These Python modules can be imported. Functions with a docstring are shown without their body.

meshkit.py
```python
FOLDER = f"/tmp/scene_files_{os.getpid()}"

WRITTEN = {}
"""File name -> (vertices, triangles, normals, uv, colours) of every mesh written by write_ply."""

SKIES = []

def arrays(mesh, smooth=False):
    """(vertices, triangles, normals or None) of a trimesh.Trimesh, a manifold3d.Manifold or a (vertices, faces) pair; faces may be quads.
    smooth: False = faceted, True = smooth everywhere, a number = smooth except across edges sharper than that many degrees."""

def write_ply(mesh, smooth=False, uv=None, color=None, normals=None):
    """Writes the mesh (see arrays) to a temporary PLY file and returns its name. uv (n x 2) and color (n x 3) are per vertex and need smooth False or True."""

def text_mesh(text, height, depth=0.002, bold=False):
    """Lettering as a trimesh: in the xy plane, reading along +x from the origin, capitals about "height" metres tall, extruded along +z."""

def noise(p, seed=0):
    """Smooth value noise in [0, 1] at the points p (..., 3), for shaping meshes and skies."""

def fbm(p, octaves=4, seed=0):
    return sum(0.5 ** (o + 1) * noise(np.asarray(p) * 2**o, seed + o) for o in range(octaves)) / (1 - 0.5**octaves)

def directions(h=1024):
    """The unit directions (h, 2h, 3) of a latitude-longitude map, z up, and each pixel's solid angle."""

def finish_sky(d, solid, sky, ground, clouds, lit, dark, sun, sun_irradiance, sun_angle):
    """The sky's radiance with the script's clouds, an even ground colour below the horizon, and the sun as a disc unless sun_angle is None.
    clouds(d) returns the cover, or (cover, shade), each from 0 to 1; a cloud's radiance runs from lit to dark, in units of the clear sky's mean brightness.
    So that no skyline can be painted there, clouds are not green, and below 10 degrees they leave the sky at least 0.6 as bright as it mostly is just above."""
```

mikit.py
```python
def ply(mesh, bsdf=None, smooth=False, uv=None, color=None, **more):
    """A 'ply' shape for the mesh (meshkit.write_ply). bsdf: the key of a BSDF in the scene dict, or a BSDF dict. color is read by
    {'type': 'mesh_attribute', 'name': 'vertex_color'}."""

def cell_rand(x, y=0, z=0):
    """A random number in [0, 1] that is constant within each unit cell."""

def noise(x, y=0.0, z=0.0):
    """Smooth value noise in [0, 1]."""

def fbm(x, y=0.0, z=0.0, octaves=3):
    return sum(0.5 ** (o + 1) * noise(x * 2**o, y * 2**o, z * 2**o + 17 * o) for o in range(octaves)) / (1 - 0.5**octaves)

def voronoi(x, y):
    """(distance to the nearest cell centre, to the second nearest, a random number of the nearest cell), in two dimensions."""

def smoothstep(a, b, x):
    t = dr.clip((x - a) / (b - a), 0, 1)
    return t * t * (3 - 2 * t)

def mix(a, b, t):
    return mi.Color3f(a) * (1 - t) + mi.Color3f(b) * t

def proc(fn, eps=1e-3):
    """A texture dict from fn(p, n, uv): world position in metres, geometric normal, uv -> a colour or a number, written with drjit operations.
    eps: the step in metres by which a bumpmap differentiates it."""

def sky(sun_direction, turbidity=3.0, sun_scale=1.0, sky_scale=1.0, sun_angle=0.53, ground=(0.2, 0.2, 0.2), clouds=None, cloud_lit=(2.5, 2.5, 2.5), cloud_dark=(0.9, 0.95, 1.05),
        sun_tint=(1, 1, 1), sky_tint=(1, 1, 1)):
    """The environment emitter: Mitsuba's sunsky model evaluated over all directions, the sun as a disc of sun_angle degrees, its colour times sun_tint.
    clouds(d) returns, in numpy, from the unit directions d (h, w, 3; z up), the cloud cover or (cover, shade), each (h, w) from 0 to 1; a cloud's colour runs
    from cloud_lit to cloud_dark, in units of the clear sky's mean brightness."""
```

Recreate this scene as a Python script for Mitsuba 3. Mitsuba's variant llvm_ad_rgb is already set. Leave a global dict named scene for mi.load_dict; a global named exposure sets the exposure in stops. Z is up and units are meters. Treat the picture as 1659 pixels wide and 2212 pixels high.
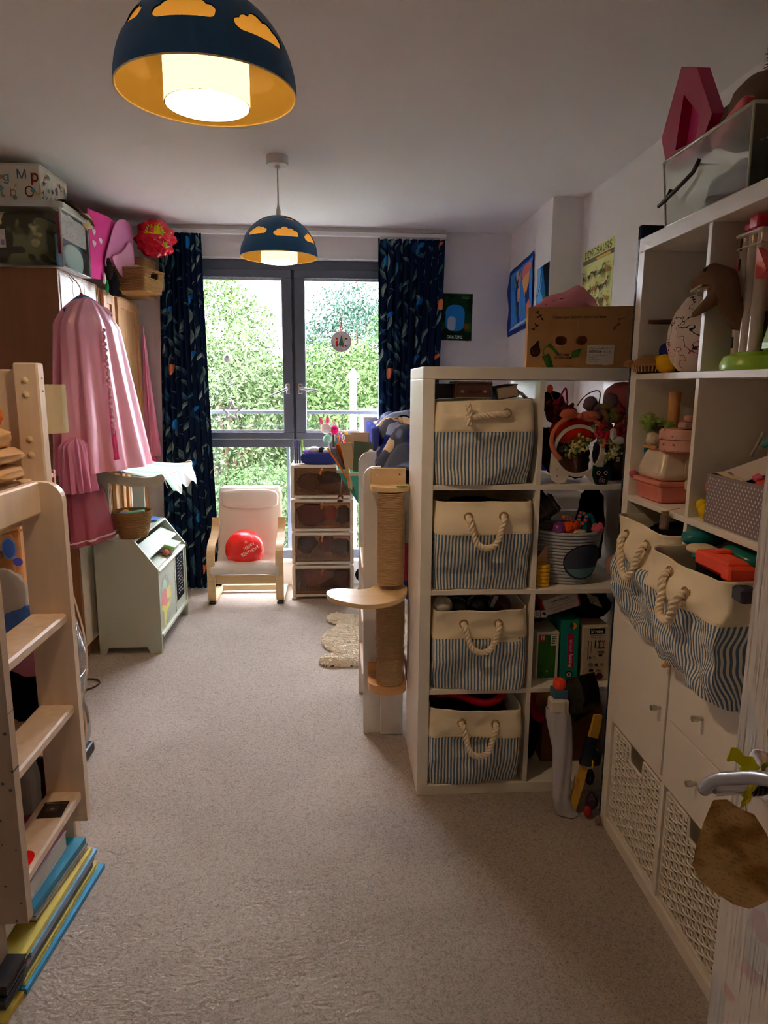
import math, random, numpy as np, trimesh, drjit as dr, mitsuba as mi, mikit, meshkit
import manifold3d as m3
from shapely.geometry import Polygon, Point, box as sbox, LineString
from shapely import affinity
from shapely.ops import unary_union
from mikit import proc, noise, fbm, voronoi, cell_rand, smoothstep, mix
T4 = mi.ScalarTransform4f
scene, labels = {}, {}
random.seed(7); RNG = np.random.default_rng(7)
PI = math.pi

# ---------------------------------------------------------------- camera, sky, exposure
PITCH, YAW, ROLL, CAMZ = .1811, .0647, .0063, 1.404
_F = np.array([math.sin(YAW)*math.cos(PITCH), math.cos(YAW)*math.cos(PITCH), -math.sin(PITCH)])
_R = np.array([math.cos(YAW), -math.sin(YAW), 0]); _U = np.cross(_R, _F)
_UP = -_R*math.sin(ROLL) + _U*math.cos(ROLL)
scene['camera'] = {'type': 'perspective', 'fov': math.degrees(2*math.atan(829.5/1488.6)), 'fov_axis': 'x', 'near_clip': .02, 'far_clip': 500.,
                   'to_world': T4().look_at(origin=[0, 0, CAMZ], target=(np.array([0, 0, CAMZ]) + _F).tolist(), up=_UP.tolist())}
SKY = 46.0
scene['sky'] = mikit.sky((-.35, .8, .75), turbidity=4.0, sun_scale=0.0, sky_scale=SKY, sun_angle=None, ground=(.12, .14, .08),
                         clouds=lambda d: (np.full(d.shape[:2], .94), np.clip(meshkit.fbm(d*3.0, 3)*.5, 0, 1)), cloud_lit=(2.42, 2.5, 2.85), cloud_dark=(1.6, 1.7, 2.0))
LAMP = 1.0            # scale of the two pendant lamps
exposure = 2.0

# ---------------------------------------------------------------- helpers
def S(r, g, b):
    c = np.array([r, g, b])/255.
    return np.where(c <= .04045, c/12.92, ((c+.055)/1.055)**2.4).tolist()
def rgb(c): return {'type': 'rgb', 'value': [float(x) for x in c]}
def M(name, col, rough=None, metal=0., spec=.5, coat=0., bump=None, bscale=1., sheen=0.):
    """A named BSDF: diffuse when rough is None, else principled. col: linear colour, a texture dict."""
    c = col if isinstance(col, dict) else rgb(col)
    if rough is None: b = {'type': 'diffuse', 'reflectance': c}
    else:
        b = {'type': 'principled', 'base_color': c, 'roughness': float(rough), 'metallic': float(metal), 'specular': float(spec)}
        if coat: b['clearcoat'] = float(coat); b['clearcoat_gloss'] = .9
    if bump is not None: b = {'type': 'bumpmap', 'arbitrary': bump, 'scale': float(bscale), 'bsdf': b}
    scene[name] = {'type': 'twosided', 'bsdf': b}
    return name
_cm = {}
def D(r, g, b):
    """A matte material of that sRGB colour."""
    k = f'matte_{r}_{g}_{b}'
    if k not in scene: M(k, S(r, g, b))
    return k
def G(r, g, b, rough=.35, spec=.5):
    """A smooth plastic or lacquer material of that sRGB colour."""
    k = f'gloss_{r}_{g}_{b}_{int(rough*100)}'
    if k not in scene: M(k, S(r, g, b), rough, spec=spec)
    return k
used = {}
def key(name):
    n = used.get(name, 0); used[name] = n+1
    return name if n == 0 else f'{name}_{n:03d}'
def thing(name, label, cat, group=None, kind=None):
    k = key(name); labels[k] = {'label': label, 'category': cat}
    if group: labels[k]['group'] = group
    if kind: labels[k]['kind'] = kind
    return k
def part(parent, name, mesh, mat, smooth=False, label=None, kind=None, uv=None, color=None):
    k = key(parent + '__' + name)
    scene[k] = mikit.ply(mesh, mat, smooth, uv=uv, color=color)
    if label or kind: labels[k] = {**({'label': label} if label else {}), **({'kind': kind} if kind else {})}
    return k
def put(parent, name, ply, m, label=None):
    k = key(parent + '__' + name); scene[k] = {**ply, 'to_world': T4(m)}
    if label: labels[k] = {'label': label}
    return k
def single(name, label, cat, mesh, mat, smooth=False, group=None, kind=None, uv=None, color=None):
    k = thing(name, label, cat, group, kind); scene[k] = mikit.ply(mesh, mat, smooth, uv=uv, color=color); return k
def struct(name, mesh, mat, smooth=False, uv=None, label=None, cat=None):
    scene[name] = mikit.ply(mesh, mat, smooth, uv=uv); used[name] = 1
    labels[name] = {'kind': 'structure', 'label': label or name.replace('_', ' ') + ' of the room', 'category': cat or name.split('_')[0]}
    return name
TM = lambda v, f: trimesh.Trimesh(np.asarray(v, float), np.asarray(f, int), process=False)
def C(ms): return trimesh.util.concatenate([m for m in ms if m is not None])
def mv(m, x=0, y=0, z=0, M4=None, s=None):
    m = m.copy()
    if s is not None: m.apply_scale(s)
    if M4 is not None: m.apply_transform(M4)
    m.apply_translation([x, y, z]); return m
def rot(ax, deg, about=None):
    a = {'x': [1, 0, 0], 'y': [0, 1, 0], 'z': [0, 0, 1]}[ax]
    return trimesh.transformations.rotation_matrix(math.radians(deg), a, about)
def fr(o, ux, uy, uz=None):
    """4x4 of a frame: origin o, axes ux, uy (made unit and square), uz."""
    ux = np.asarray(ux, float); ux = ux/np.linalg.norm(ux)
    uy = np.asarray(uy, float); uy = uy - ux*(ux@uy); uy = uy/np.linalg.norm(uy)
    m = np.eye(4); m[:3, 0], m[:3, 1], m[:3, 2], m[:3, 3] = ux, uy, np.cross(ux, uy), o
    return m
def bx(x0, x1, y0, y1, z0, z1, b=.0):
    """Box, with chamfered edges of size b."""
    x0, x1 = min(x0, x1), max(x0, x1); y0, y1 = min(y0, y1), max(y0, y1); z0, z1 = min(z0, z1), max(z0, z1)
    if b <= 0:
        m = trimesh.creation.box((x1-x0, y1-y0, z1-z0)); m.apply_translation([(x0+x1)/2, (y0+y1)/2, (z0+z1)/2]); return m
    b = min(b, (x1-x0)/2.01, (y1-y0)/2.01, (z1-z0)/2.01)
    v = []
    for X, sx in ((x0, 1), (x1, -1)):
        for Y, sy in ((y0, 1), (y1, -1)):
            for Z, sz in ((z0, 1), (z1, -1)):
                v += [(X, Y+sy*b, Z+sz*b), (X+sx*b, Y, Z+sz*b), (X+sx*b, Y+sy*b, Z)]
    return trimesh.convex.convex_hull(np.array(v))
def rbx(x0, x1, y0, y1, z0, z1, r=.01, n=3):
    """Box with rounded edges: hull of eight spheres."""
    s = trimesh.creation.uv_sphere(r, count=[n*2+2, n*4]).vertices
    v = [s + [x, y, z] for x in (x0+r, x1-r) for y in (y0+r, y1-r) for z in (z0+r, z1-r)]
    return trimesh.convex.convex_hull(np.vstack(v))
def lathe(prof, n=32, c=(0, 0, 0), close=False):
    prof = np.asarray(prof, float); a = np.arange(n)*2*PI/n; k = len(prof)
    v = np.stack([np.outer(prof[:, 0], np.cos(a)), np.outer(prof[:, 0], np.sin(a)), np.repeat(prof[:, 1][:, None], n, 1)], -1).reshape(-1, 3) + np.asarray(c)
    f = []
    for i in range(k-1 + (1 if close else 0)):
        i2 = (i+1) % k
        for j in range(n):
            j2 = (j+1) % n; f += [(i*n+j, i*n+j2, i2*n+j2), (i*n+j, i2*n+j2, i2*n+j)]
    return TM(v, f)
def tube(path, r=.005, n=8, closed=False, cap=True, twist=None):
    """Swept round tube; r number or one per point; twist=(strands, depth, turns per metre) makes a laid rope."""
    P = np.asarray(path, float); k = len(P); R = np.broadcast_to(np.asarray(r, float), (k,))
    t = np.gradient(P, axis=0) if not closed else np.roll(P, -1, 0) - np.roll(P, 1, 0)
    t /= np.linalg.norm(t, axis=1, keepdims=True) + 1e-12
    u = np.cross(t[0], [0, 0, 1.0]); 
    if np.linalg.norm(u) < .1: u = np.cross(t[0], [0, 1.0, 0])
    u /= np.linalg.norm(u); us = []
    for i in range(k):
        u = u - t[i]*(u@t[i]); u /= np.linalg.norm(u); us.append(u)
    us = np.array(us); ws = np.cross(t, us); a = np.arange(n)*2*PI/n
    L = np.concatenate([[0], np.cumsum(np.linalg.norm(np.diff(P, axis=0), axis=1))])
    rr = np.repeat(R[:, None], n, 1)
    if twist: rr = rr*(1 + twist[1]*np.abs(np.cos(twist[0]/2*(a[None]) - twist[2]*L[:, None]*2*PI*twist[0]/2/1.0)) - twist[1]*.6)
    v = (P[:, None] + rr[..., None]*(np.cos(a)[None, :, None]*us[:, None] + np.sin(a)[None, :, None]*ws[:, None])).reshape(-1, 3)
    f = []
    for i in range(k-1 + (1 if closed else 0)):
        i2 = (i+1) % k
        for j in range(n):
            j2 = (j+1) % n; f += [(i*n+j, i*n+j2, i2*n+j2), (i*n+j, i2*n+j2, i2*n+j)]
    if cap and not closed:
        v = np.vstack([v, P[0], P[-1]])
        for j in range(n): f += [(k*n, (j+1) % n, j), (k*n+1, (k-1)*n+j, (k-1)*n+(j+1) % n)]
    return TM(v, f)
def spline(pts, n=40, closed=False):
    from scipy.interpolate import CubicSpline
    p = np.asarray(pts, float)
    if closed: p = np.vstack([p, p[:1]])
    s = np.concatenate([[0], np.cumsum(np.linalg.norm(np.diff(p, axis=0), axis=1))])
    q = CubicSpline(s, p, bc_type='periodic' if closed else 'natural')(np.linspace(0, s[-1], n+1 if closed else n))
    return q[:-1] if closed else q
def grid(P, thick=0., wrap=False):
    """Surface from a (n, m, 3) grid; thick > 0 makes it a closed sheet of that thickness."""
    P = np.asarray(P, float); n, m = P.shape[:2]
    idx = np.arange(n*m).reshape(n, m); mm = m if wrap else m-1
    f = []
    a, b = idx[:-1, :mm], np.roll(idx, -1, 1)[:-1, :mm]; c, d = np.roll(idx, -1, 1)[1:, :mm], idx[1:, :mm]
    f = np.concatenate([np.stack([a, b, c], -1).reshape(-1, 3), np.stack([a, c, d], -1).reshape(-1, 3)])
    if thick <= 0: return TM(P.reshape(-1, 3), f)
    du, dv = np.gradient(P, axis=1), np.gradient(P, axis=0)
    nn = np.cross(du, dv); nn /= np.linalg.norm(nn, axis=-1, keepdims=True) + 1e-12
    Q = P + nn*thick; v = np.vstack([P.reshape(-1, 3), Q.reshape(-1, 3)]); o = n*m
    fs = [f[:, ::-1], f + o]
    def rim(e):
        e = np.asarray(e); fs.append(np.stack([e[:-1], e[1:], e[1:]+o], -1)); fs.append(np.stack([e[:-1], e[1:]+o, e[:-1]+o], -1))
    rim(idx[0]); rim(idx[-1][::-1])
    if not wrap: rim(idx[:, 0][::-1]); rim(idx[:, -1])
    return TM(v, np.concatenate(fs))
def guv(n, m, w, h):
    """uv of a grid's vertices, in metres."""
    u, v = np.meshgrid(np.linspace(0, w, m), np.linspace(0, h, n)); return np.stack([u.ravel(), v.ravel()], 1)
def prism(poly, d, m4=None):
    """Extruded shapely polygon (or list of points): local xy outline, thickness d along local z."""
    p = poly if hasattr(poly, 'geom_type') else Polygon(poly)
    m = C([trimesh.creation.extrude_polygon(g, d, engine='earcut') for g in (p.geoms if hasattr(p, 'geoms') else [p])])
    if m4 is not None: m.apply_transform(m4)
    return m
def strip(path, w, th, m4):
    """Bent strip: path in local xy, thickness th, width w along local z."""
    return prism(LineString(path).buffer(th/2, cap_style=2, join_style=1), w, m4)
def blob(c, r, amp=.1, freq=3., seed=0, sub=3, M4=None, power=1.):
    """Lumpy ellipsoid (power < 1 makes it boxier)."""
    m = trimesh.creation.icosphere(sub); v = m.vertices.copy()
    if power != 1.:
        v = np.sign(v)*np.abs(v)**power
    v = v*(1 + amp*(meshkit.fbm(m.vertices*freq + 20 + seed*7.3, 3, seed)[:, None] - .5)*2)
    v = v*np.asarray(r)
    if M4 is not None: v = v@np.asarray(M4)[:3, :3].T
    return TM(v + np.asarray(c), m.faces)
def ell(w, h, n=24, x=0, y=0): return affinity.translate(affinity.scale(Point(0, 0).buffer(1, quad_segs=n//4), w, h), x, y)
def rrect(x0, y0, x1, y1, r): return sbox(x0+r, y0+r, x1-r, y1-r).buffer(r, quad_segs=5)
def flat(p):
    p = p.buffer(0)
    return C([TM(np.column_stack([v, np.zeros(len(v))]), f) for v, f in (trimesh.creation.triangulate_polygon(g, engine='earcut') for g in (p.geoms if hasattr(p, 'geoms') else [p]) if g.area > 1e-9)])
def txt(s, h, x=0, y=0, bold=False, ang=0, center=False, wide=1.):
    m = meshkit.text_mesh(s, h, .00012, bold); m = TM(m.vertices, m.faces)
    m.apply_transform(np.diag([wide, 1, 1, 1]))
    if center: m.apply_translation([-(m.bounds[0][0]+m.bounds[1][0])/2, 0, 0])
    m.apply_transform(rot('z', ang)); m.apply_translation([x, y, 0]); return m
M('ink', {'type': 'mesh_attribute', 'name': 'vertex_color'})
M('ink_gloss', {'type': 'mesh_attribute', 'name': 'vertex_color'}, .3)
def decal(parent, name, m4, items, step=.00025, mat='ink', label=None, bend=None):
    """Flat print in the local xy plane, ONE mesh: items are (polygon or text mesh, sRGB colour), each a hair above the last."""
    ms, cs = [], []
    for i, (p, c) in enumerate(items):
        m = flat(p) if hasattr(p, 'geom_type') else p
        if m is None or not len(m.faces): continue
        m = mv(m, z=step*(i+1)); ms.append(m); cs.append(np.tile(S(*c), (len(m.vertices), 1)))
    m = C(ms)
    if bend: m = TM(bend(m.vertices), m.faces)
    m.apply_transform(m4)
    return part(parent, name, m, mat, False, label, color=np.vstack(cs))
def vcol(meshes_cols):
    """One mesh with a colour per piece."""
    return C([m for m, _ in meshes_cols]), np.vstack([np.tile(S(*c), (len(m.vertices), 1)) for m, c in meshes_cols])
def hull(*ms): return trimesh.convex.convex_hull(np.vstack([m.vertices for m in ms]))
def cyl(p0, p1, r, n=16): return tube([p0, p1], r, n)
def ball(c, r, sub=2): m = trimesh.creation.icosphere(sub, r); m.apply_translation(c); return m

# ---------------------------------------------------------------- materials
def carpet_c(p, n, uv):
    a = fbm(p.x*2.2, p.y*2.2, 0., 3); f = noise(p.x*260, p.y*260, 3.); g = noise(p.x*420, p.y*420, 5.); s = noise(p.x*120+9, p.y*120, 1.)
    c = mix(S(156, 145, 133), S(180, 168, 155), smoothstep(.3, .7, a)*.45 + .55*smoothstep(.2, .8, f))
    c = c*(1 - .30*smoothstep(.62, .9, g)) * (1 - .14*smoothstep(.66, .85, s))
    return c
def carpet_b(p, n, uv): return noise(p.x*330, p.y*330, 0.)*.5 + noise(p.x*150, p.y*150, 4.)*.7 + fbm(p.x*9, p.y*9, 0., 2)*1.6
M('carpet', proc(carpet_c), bump=proc(carpet_b, 1.5e-3), bscale=.0032)
def paint_c(p, n, uv):
    a = fbm(p.x*5+3, p.y*5, p.z*5, 3); d = noise(p.x*23, p.y*23+5, p.z*23); s = noise(p.x*60, p.y*60, p.z*60+2)
    return mi.Color3f(S(237, 234, 233))*(1 - .05*a - .45*smoothstep(.93, .97, d)*smoothstep(.6, .75, s))
M('wall_paint', proc(paint_c))
M('ceiling_paint', S(240, 238, 236))
M('trim_white', S(228, 228, 226), .4)
def wood(c1, c2, sc, ax):
    """Grain along axis ax."""
    def fn(p, n, uv):
        q = [p.x, p.y, p.z]; a = q[ax]; b, c = [q[i] for i in range(3) if i != ax]
        w = noise(b*14*sc + 3, c*14*sc, a*1.3)*2.2; g = noise((b + w*.02)*90*sc, c*90*sc, a*3.5); h = noise(b*260*sc, c*260*sc, a*9)
        return mix(c1, c2, .62*g + .22*h + .16*noise(b*6, c*6, a*2))
    return proc(fn)
M('oak_z', wood(S(176, 124, 72), S(205, 158, 103), 1., 2), .45)
M('brown_wood', wood(S(118, 74, 42), S(140, 92, 54), .6, 2), .5)
M('pine_z', wood(S(218, 194, 168), S(233, 213, 190), .8, 2), .42)
M('birch', wood(S(214, 180, 128), S(232, 204, 158), .9, 0), .35)
M('orange_pine', wood(S(196, 134, 74), S(222, 164, 100), .8, 0), .4)
M('melamine', S(234, 230, 221), .38, spec=.45)
M('white_wood', S(228, 224, 217), .45)
M('canvas', S(236, 222, 194))
M('rope', S(238, 222, 196))
M('chrome', S(205, 205, 210), .12, 1.)
M('steel', S(190, 186, 178), .28, 1.)
M('brass', S(196, 172, 128), .25, 1.)
M('anthracite', S(72, 78, 88), .45)
M('black', S(18, 18, 20), .5)
scene['pane'] = {'type': 'thindielectric', 'int_ior': 1.33}
scene['clear_plastic'] = {'type': 'blendbsdf', 'weight': .13, 'a': {'type': 'thindielectric', 'int_ior': 1.4, 'specular_transmittance': rgb((.9, .94, .88))}, 'b': {'type': 'twosided', 'bsdf': {'type': 'diffuse', 'reflectance': rgb((.62, .66, .58))}}}
scene['tub_plastic'] = {'type': 'thindielectric', 'int_ior': 1.35, 'specular_transmittance': rgb((.93, .95, .92))}
scene['smoke_plastic'] = {'type': 'thindielectric', 'int_ior': 1.4, 'specular_transmittance': rgb((.80, .62, .44))}
def stripe_c(p, n, uv):
    s = dr.abs(dr.sin(uv.x*PI/.0108)); w = smoothstep(.62, .80, s); q = noise(uv.x*900, uv.y*900)
    return mix(S(236, 230, 214), S(86, 114, 142), w)*(.92 + .12*q)
M('ticking', proc(stripe_c))
def leaf_c(p, n, uv):
    col = mi.Color3f(S(14, 26, 48))
    for k, (cw, ch, L, W) in enumerate(((.085, .135, .062, .0095), (.078, .115, .052, .008), (.11, .15, .066, .0095))):
        x, y = uv.x/cw + .37*k, uv.y/ch + .53*k
        y = y + .5*(dr.floor(x) - 2*dr.floor(dr.floor(x)/2))
        cx, cy = dr.floor(x), dr.floor(y); r1, r2, r3 = cell_rand(cx, cy, 11+k), cell_rand(cx, cy, 21+k), cell_rand(cx, cy, 31+k)
        dx, dy = (x - cx - .5 - .22*(r1-.5))*cw, (y - cy - .5 - .22*(r2-.5))*ch
        an = (r3 - .5)*1.5; a, b = dx*dr.sin(an) + dy*dr.cos(an), dx*dr.cos(an) - dy*dr.sin(an)
        b = b + (a*a - .0007)*(14*(r1-.5)); t = a/L
        inside = smoothstep(.0012, -.0006, dr.abs(b) - W*(1 - t*t)) * dr.select(dr.abs(t) < 1, 1., 0.) * dr.select(cell_rand(cx, cy, 41+k) < .74, 1., 0.)
        lc = mix(mix(S(40, 96, 112), S(150, 172, 160), r2), mix(S(24, 64, 110), S(96, 128, 120), r1), dr.select(r3 > .5, 1., 0.))
        vein = smoothstep(.0012, .0004, dr.abs(b)); half = dr.select(b > 0, 1., .55)
        col = mix(col, lc*half*(1 - .5*vein), inside*.9)
    x, y = uv.x/.27, uv.y/.36; cx, cy = dr.floor(x), dr.floor(y + .5*cell_rand(dr.floor(x), 0, 77)); yy = y + .5*cell_rand(cx, 0, 77)
    dx, dy = (x - cx - .3 - .4*cell_rand(cx, cy, 5))*.27, (yy - cy - .5)*.36
    bird = smoothstep(.003, 0., dr.sqrt(dx*dx*1.4 + (dy + dx*.5)**2*5) - .032); wing = smoothstep(.003, 0., dr.sqrt((dx+.02)**2*6 + (dy-.02)**2) - .034)
    hot = dr.select(cell_rand(cx, cy, 9) < .45, 1., 0.)
    col = mix(col, mix(S(28, 92, 158), S(196, 92, 62), hot), bird); col = mix(col, mix(S(34, 110, 180), S(206, 120, 84), hot), wing)
    return col
M('leaf_print', proc(leaf_c))
# ---------------------------------------------------------------- the room
XL, XR, YB, YW, ZC = -1.95, 1.325, -.12, 4.80, 2.41
struct('floor', bx(XL-.1, XR+.1, YB-1.3, YW+.05, -.12, 0), 'carpet', cat='carpet', label='beige speckled cut-pile carpet covering the bedroom floor')
struct('ceiling', bx(XL-.1, XR+.1, YB-1.3, YW+.2, ZC, ZC+.15), 'ceiling_paint', label='plain white bedroom ceiling')
struct('wall_right', bx(XR, XR+.12, YB-1.3, YW+.2, 0, ZC), 'wall_paint', label='white wall behind the tall cube shelving')
struct('wall_riser', bx(1.155, XR-.0005, 3.885, YW-.0005, 0.0005, ZC-.0005), 'wall_paint', label='boxed-in projection of the white wall near the window')
struct('wall_left', bx(XL-.12, XL, YB-1.3, YW+.2, 0, ZC), 'wall_paint', label='white wall behind the wardrobes')
WX0, WX1, WZ0, WZ1 = -1.02, .38, .165, 2.225
struct('wall_window', C([bx(XL, WX0, YW, YW+.28, 0, ZC), bx(WX1, XR, YW, YW+.28, 0, ZC), bx(WX0, WX1, YW, YW+.28, WZ1, ZC), bx(WX0, WX1, YW, YW+.28, 0, WZ0)]), 'wall_paint', label='white end wall around the tall window')
DX0, DX1 = -.33, .455
struct('wall_back', C([bx(XL, DX0, YB-.12, YB, 0, ZC), bx(DX1, XR, YB-.12, YB, 0, ZC), bx(DX0, DX1, YB-.12, YB, 2.03, ZC)]), 'wall_paint', label='white wall with the doorway the room is seen from')
struct('wall_hall', bx(XL, XR, YB-1.3, YB-1.2, 0, ZC), 'wall_paint', label='white wall of the hallway outside the door')
struct('trim_1', C([bx(WX0-.05, WX1+.05, YW-.012, YW-.0005, WZ1+.002, WZ1+.028), bx(WX0-.04, WX1+.04, YW-.022, YW+.05, WZ0+.0005, WZ0+.012)]), 'trim_white', cat='trim', label='white trim above and below the window opening')
struct('baseboard_right', bx(XR-.016, XR-.0005, 2.6, 3.884, .0005, .1, .004), 'trim_white', cat='baseboard', label='white skirting board along the wall')

# window: dark grey french doors over fixed lights
FY0, FY1 = 4.86, 4.93
struct('window_1', C([bx(WX0+.001, WX1-.001, FY0, FY1, 2.16, WZ1-.001), bx(WX0+.001, WX0+.05, FY0, FY1, WZ0+.012, 2.16), bx(WX1-.05, WX1-.001, FY0, FY1, WZ0+.012, 2.16),
       bx(WX0+.05, WX1-.05, FY0, FY1, WZ0+.012, .238), bx(WX0+.05, WX1-.05, FY0, FY1, .978, 1.035), bx(-.345, -.275, FY0, FY1, .238, .978), bx(-.335, -.285, FY0+.02, FY1, 1.035, 2.16)]), 'anthracite', cat='window', label='dark grey framed window with two opening leaves over fixed panes')
def leaf(x0, x1, sL, sR):
    f = C([bx(x0, x1, FY0-.018, FY1-.01, 2.108, 2.162, .004), bx(x0, x1, FY0-.018, FY1-.01, 1.033, 1.083, .004), bx(x0, x0+sL, FY0-.018, FY1-.01, 1.083, 2.108, .004), bx(x1-sR, x1, FY0-.018, FY1-.01, 1.083, 2.108, .004)])
    return f
for x0, x1, sL, sR, hx, sg in ((-.972, -.318, .06, .068, -.352, -1), (-.302, .332, .072, .06, -.268, 1)):
    w = part('window_1', 'leaf_frame', leaf(x0, x1, sL, sR), 'anthracite')
    part('window_1', 'bead', C([bx(x0+sL, x1-sR, FY0+.01, FY0+.022, 1.083, 1.096), bx(x0+sL, x1-sR, FY0+.01, FY0+.022, 2.096, 2.108)]), 'trim_white')
    part('window_1', 'pane', mv(grid(np.array([[[x0+sL, 4.885, 1.083], [x1-sR, 4.885, 1.083]], [[x0+sL, 4.885, 2.108], [x1-sR, 4.885, 2.108]]]))), 'pane')
    h = part('window_1', 'handle', C([rbx(hx-.014, hx+.014, FY0-.03, FY0-.018, 1.345, 1.415, .006), cyl([hx, FY0-.02, 1.383], [hx, FY0-.065, 1.383], .010), tube([[hx, FY0-.062, 1.383], [hx+sg*.02, FY0-.068, 1.381 if sg > 0 else 1.372], [hx+sg*.115, FY0-.07, 1.371 if sg > 0 else 1.331]], [.0095, .0095, .007], 10)]), 'chrome', 40)
for x0, x1 in ((-.97, -.345), (-.275, .33)):
    part('window_1', 'pane', grid(np.array([[[x0, 4.895, .238], [x1, 4.895, .238]], [[x0, 4.895, .978], [x1, 4.895, .978]]])), 'pane')

# ---------------------------------------------------------------- outside
M('leaf_a', S(66, 84, 48)); M('leaf_b', S(56, 76, 44)); M('leaf_c', S(46, 64, 52)); M('leaf_d', S(74, 88, 58)); M('bark', S(92, 78, 62)); M('lawn', S(96, 98, 84)); M('paving', S(150, 146, 140))
struct('ground_outside', bx(-30, 30, 5.2, 60, -3.3, -3.0), 'lawn', cat='lawn', label='grass below the window outside')
def tree(x, y, z0, zc, rx, rz, n, mat, name, label, seed, size=.09):
    g = np.random.default_rng(seed); t = thing(name, label, 'tree' if 'tree' in name else 'shrub', 'greenery outside the window')
    d = g.normal(size=(n, 3)); d /= np.linalg.norm(d, axis=1, keepdims=True)
    rad = g.uniform(.45, 1., n)**.5 * (.72 + .5*meshkit.fbm(d*2.3 + seed, 3, seed))
    c = d*rad[:, None]*[rx, rx*.8, rz] + [x, y, zc]
    a = g.normal(size=(n, 3)); a /= np.linalg.norm(a, axis=1, keepdims=True); b = np.cross(a, g.normal(size=(n, 3))); b /= np.linalg.norm(b, axis=1, keepdims=True)
    s = size*g.uniform(.6, 1.4, (n, 1)); P = np.stack([c - a*s, c + b*s*.42, c + a*s, c - b*s*.42], 1).reshape(-1, 3); i = np.arange(n)[:, None]*4
    part(t, 'crown', TM(P, np.concatenate([i+[0, 1, 2], i+[0, 2, 3]])), mat, kind='stuff')
    br = [tube([[x, y, z0], [x+.05, y, (z0+zc)/2], [x, y, zc]], [.12, .10, .06], 7)] + [tube([[x, y, zc-rz*.4], [x+d[k, 0]*rx*.6, y+d[k, 1]*rx*.5, zc+abs(d[k, 2])*rz*.6]], [.05, .015], 5) for k in range(6)]
    part(t, 'trunk', C(br), 'bark', True)
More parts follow.
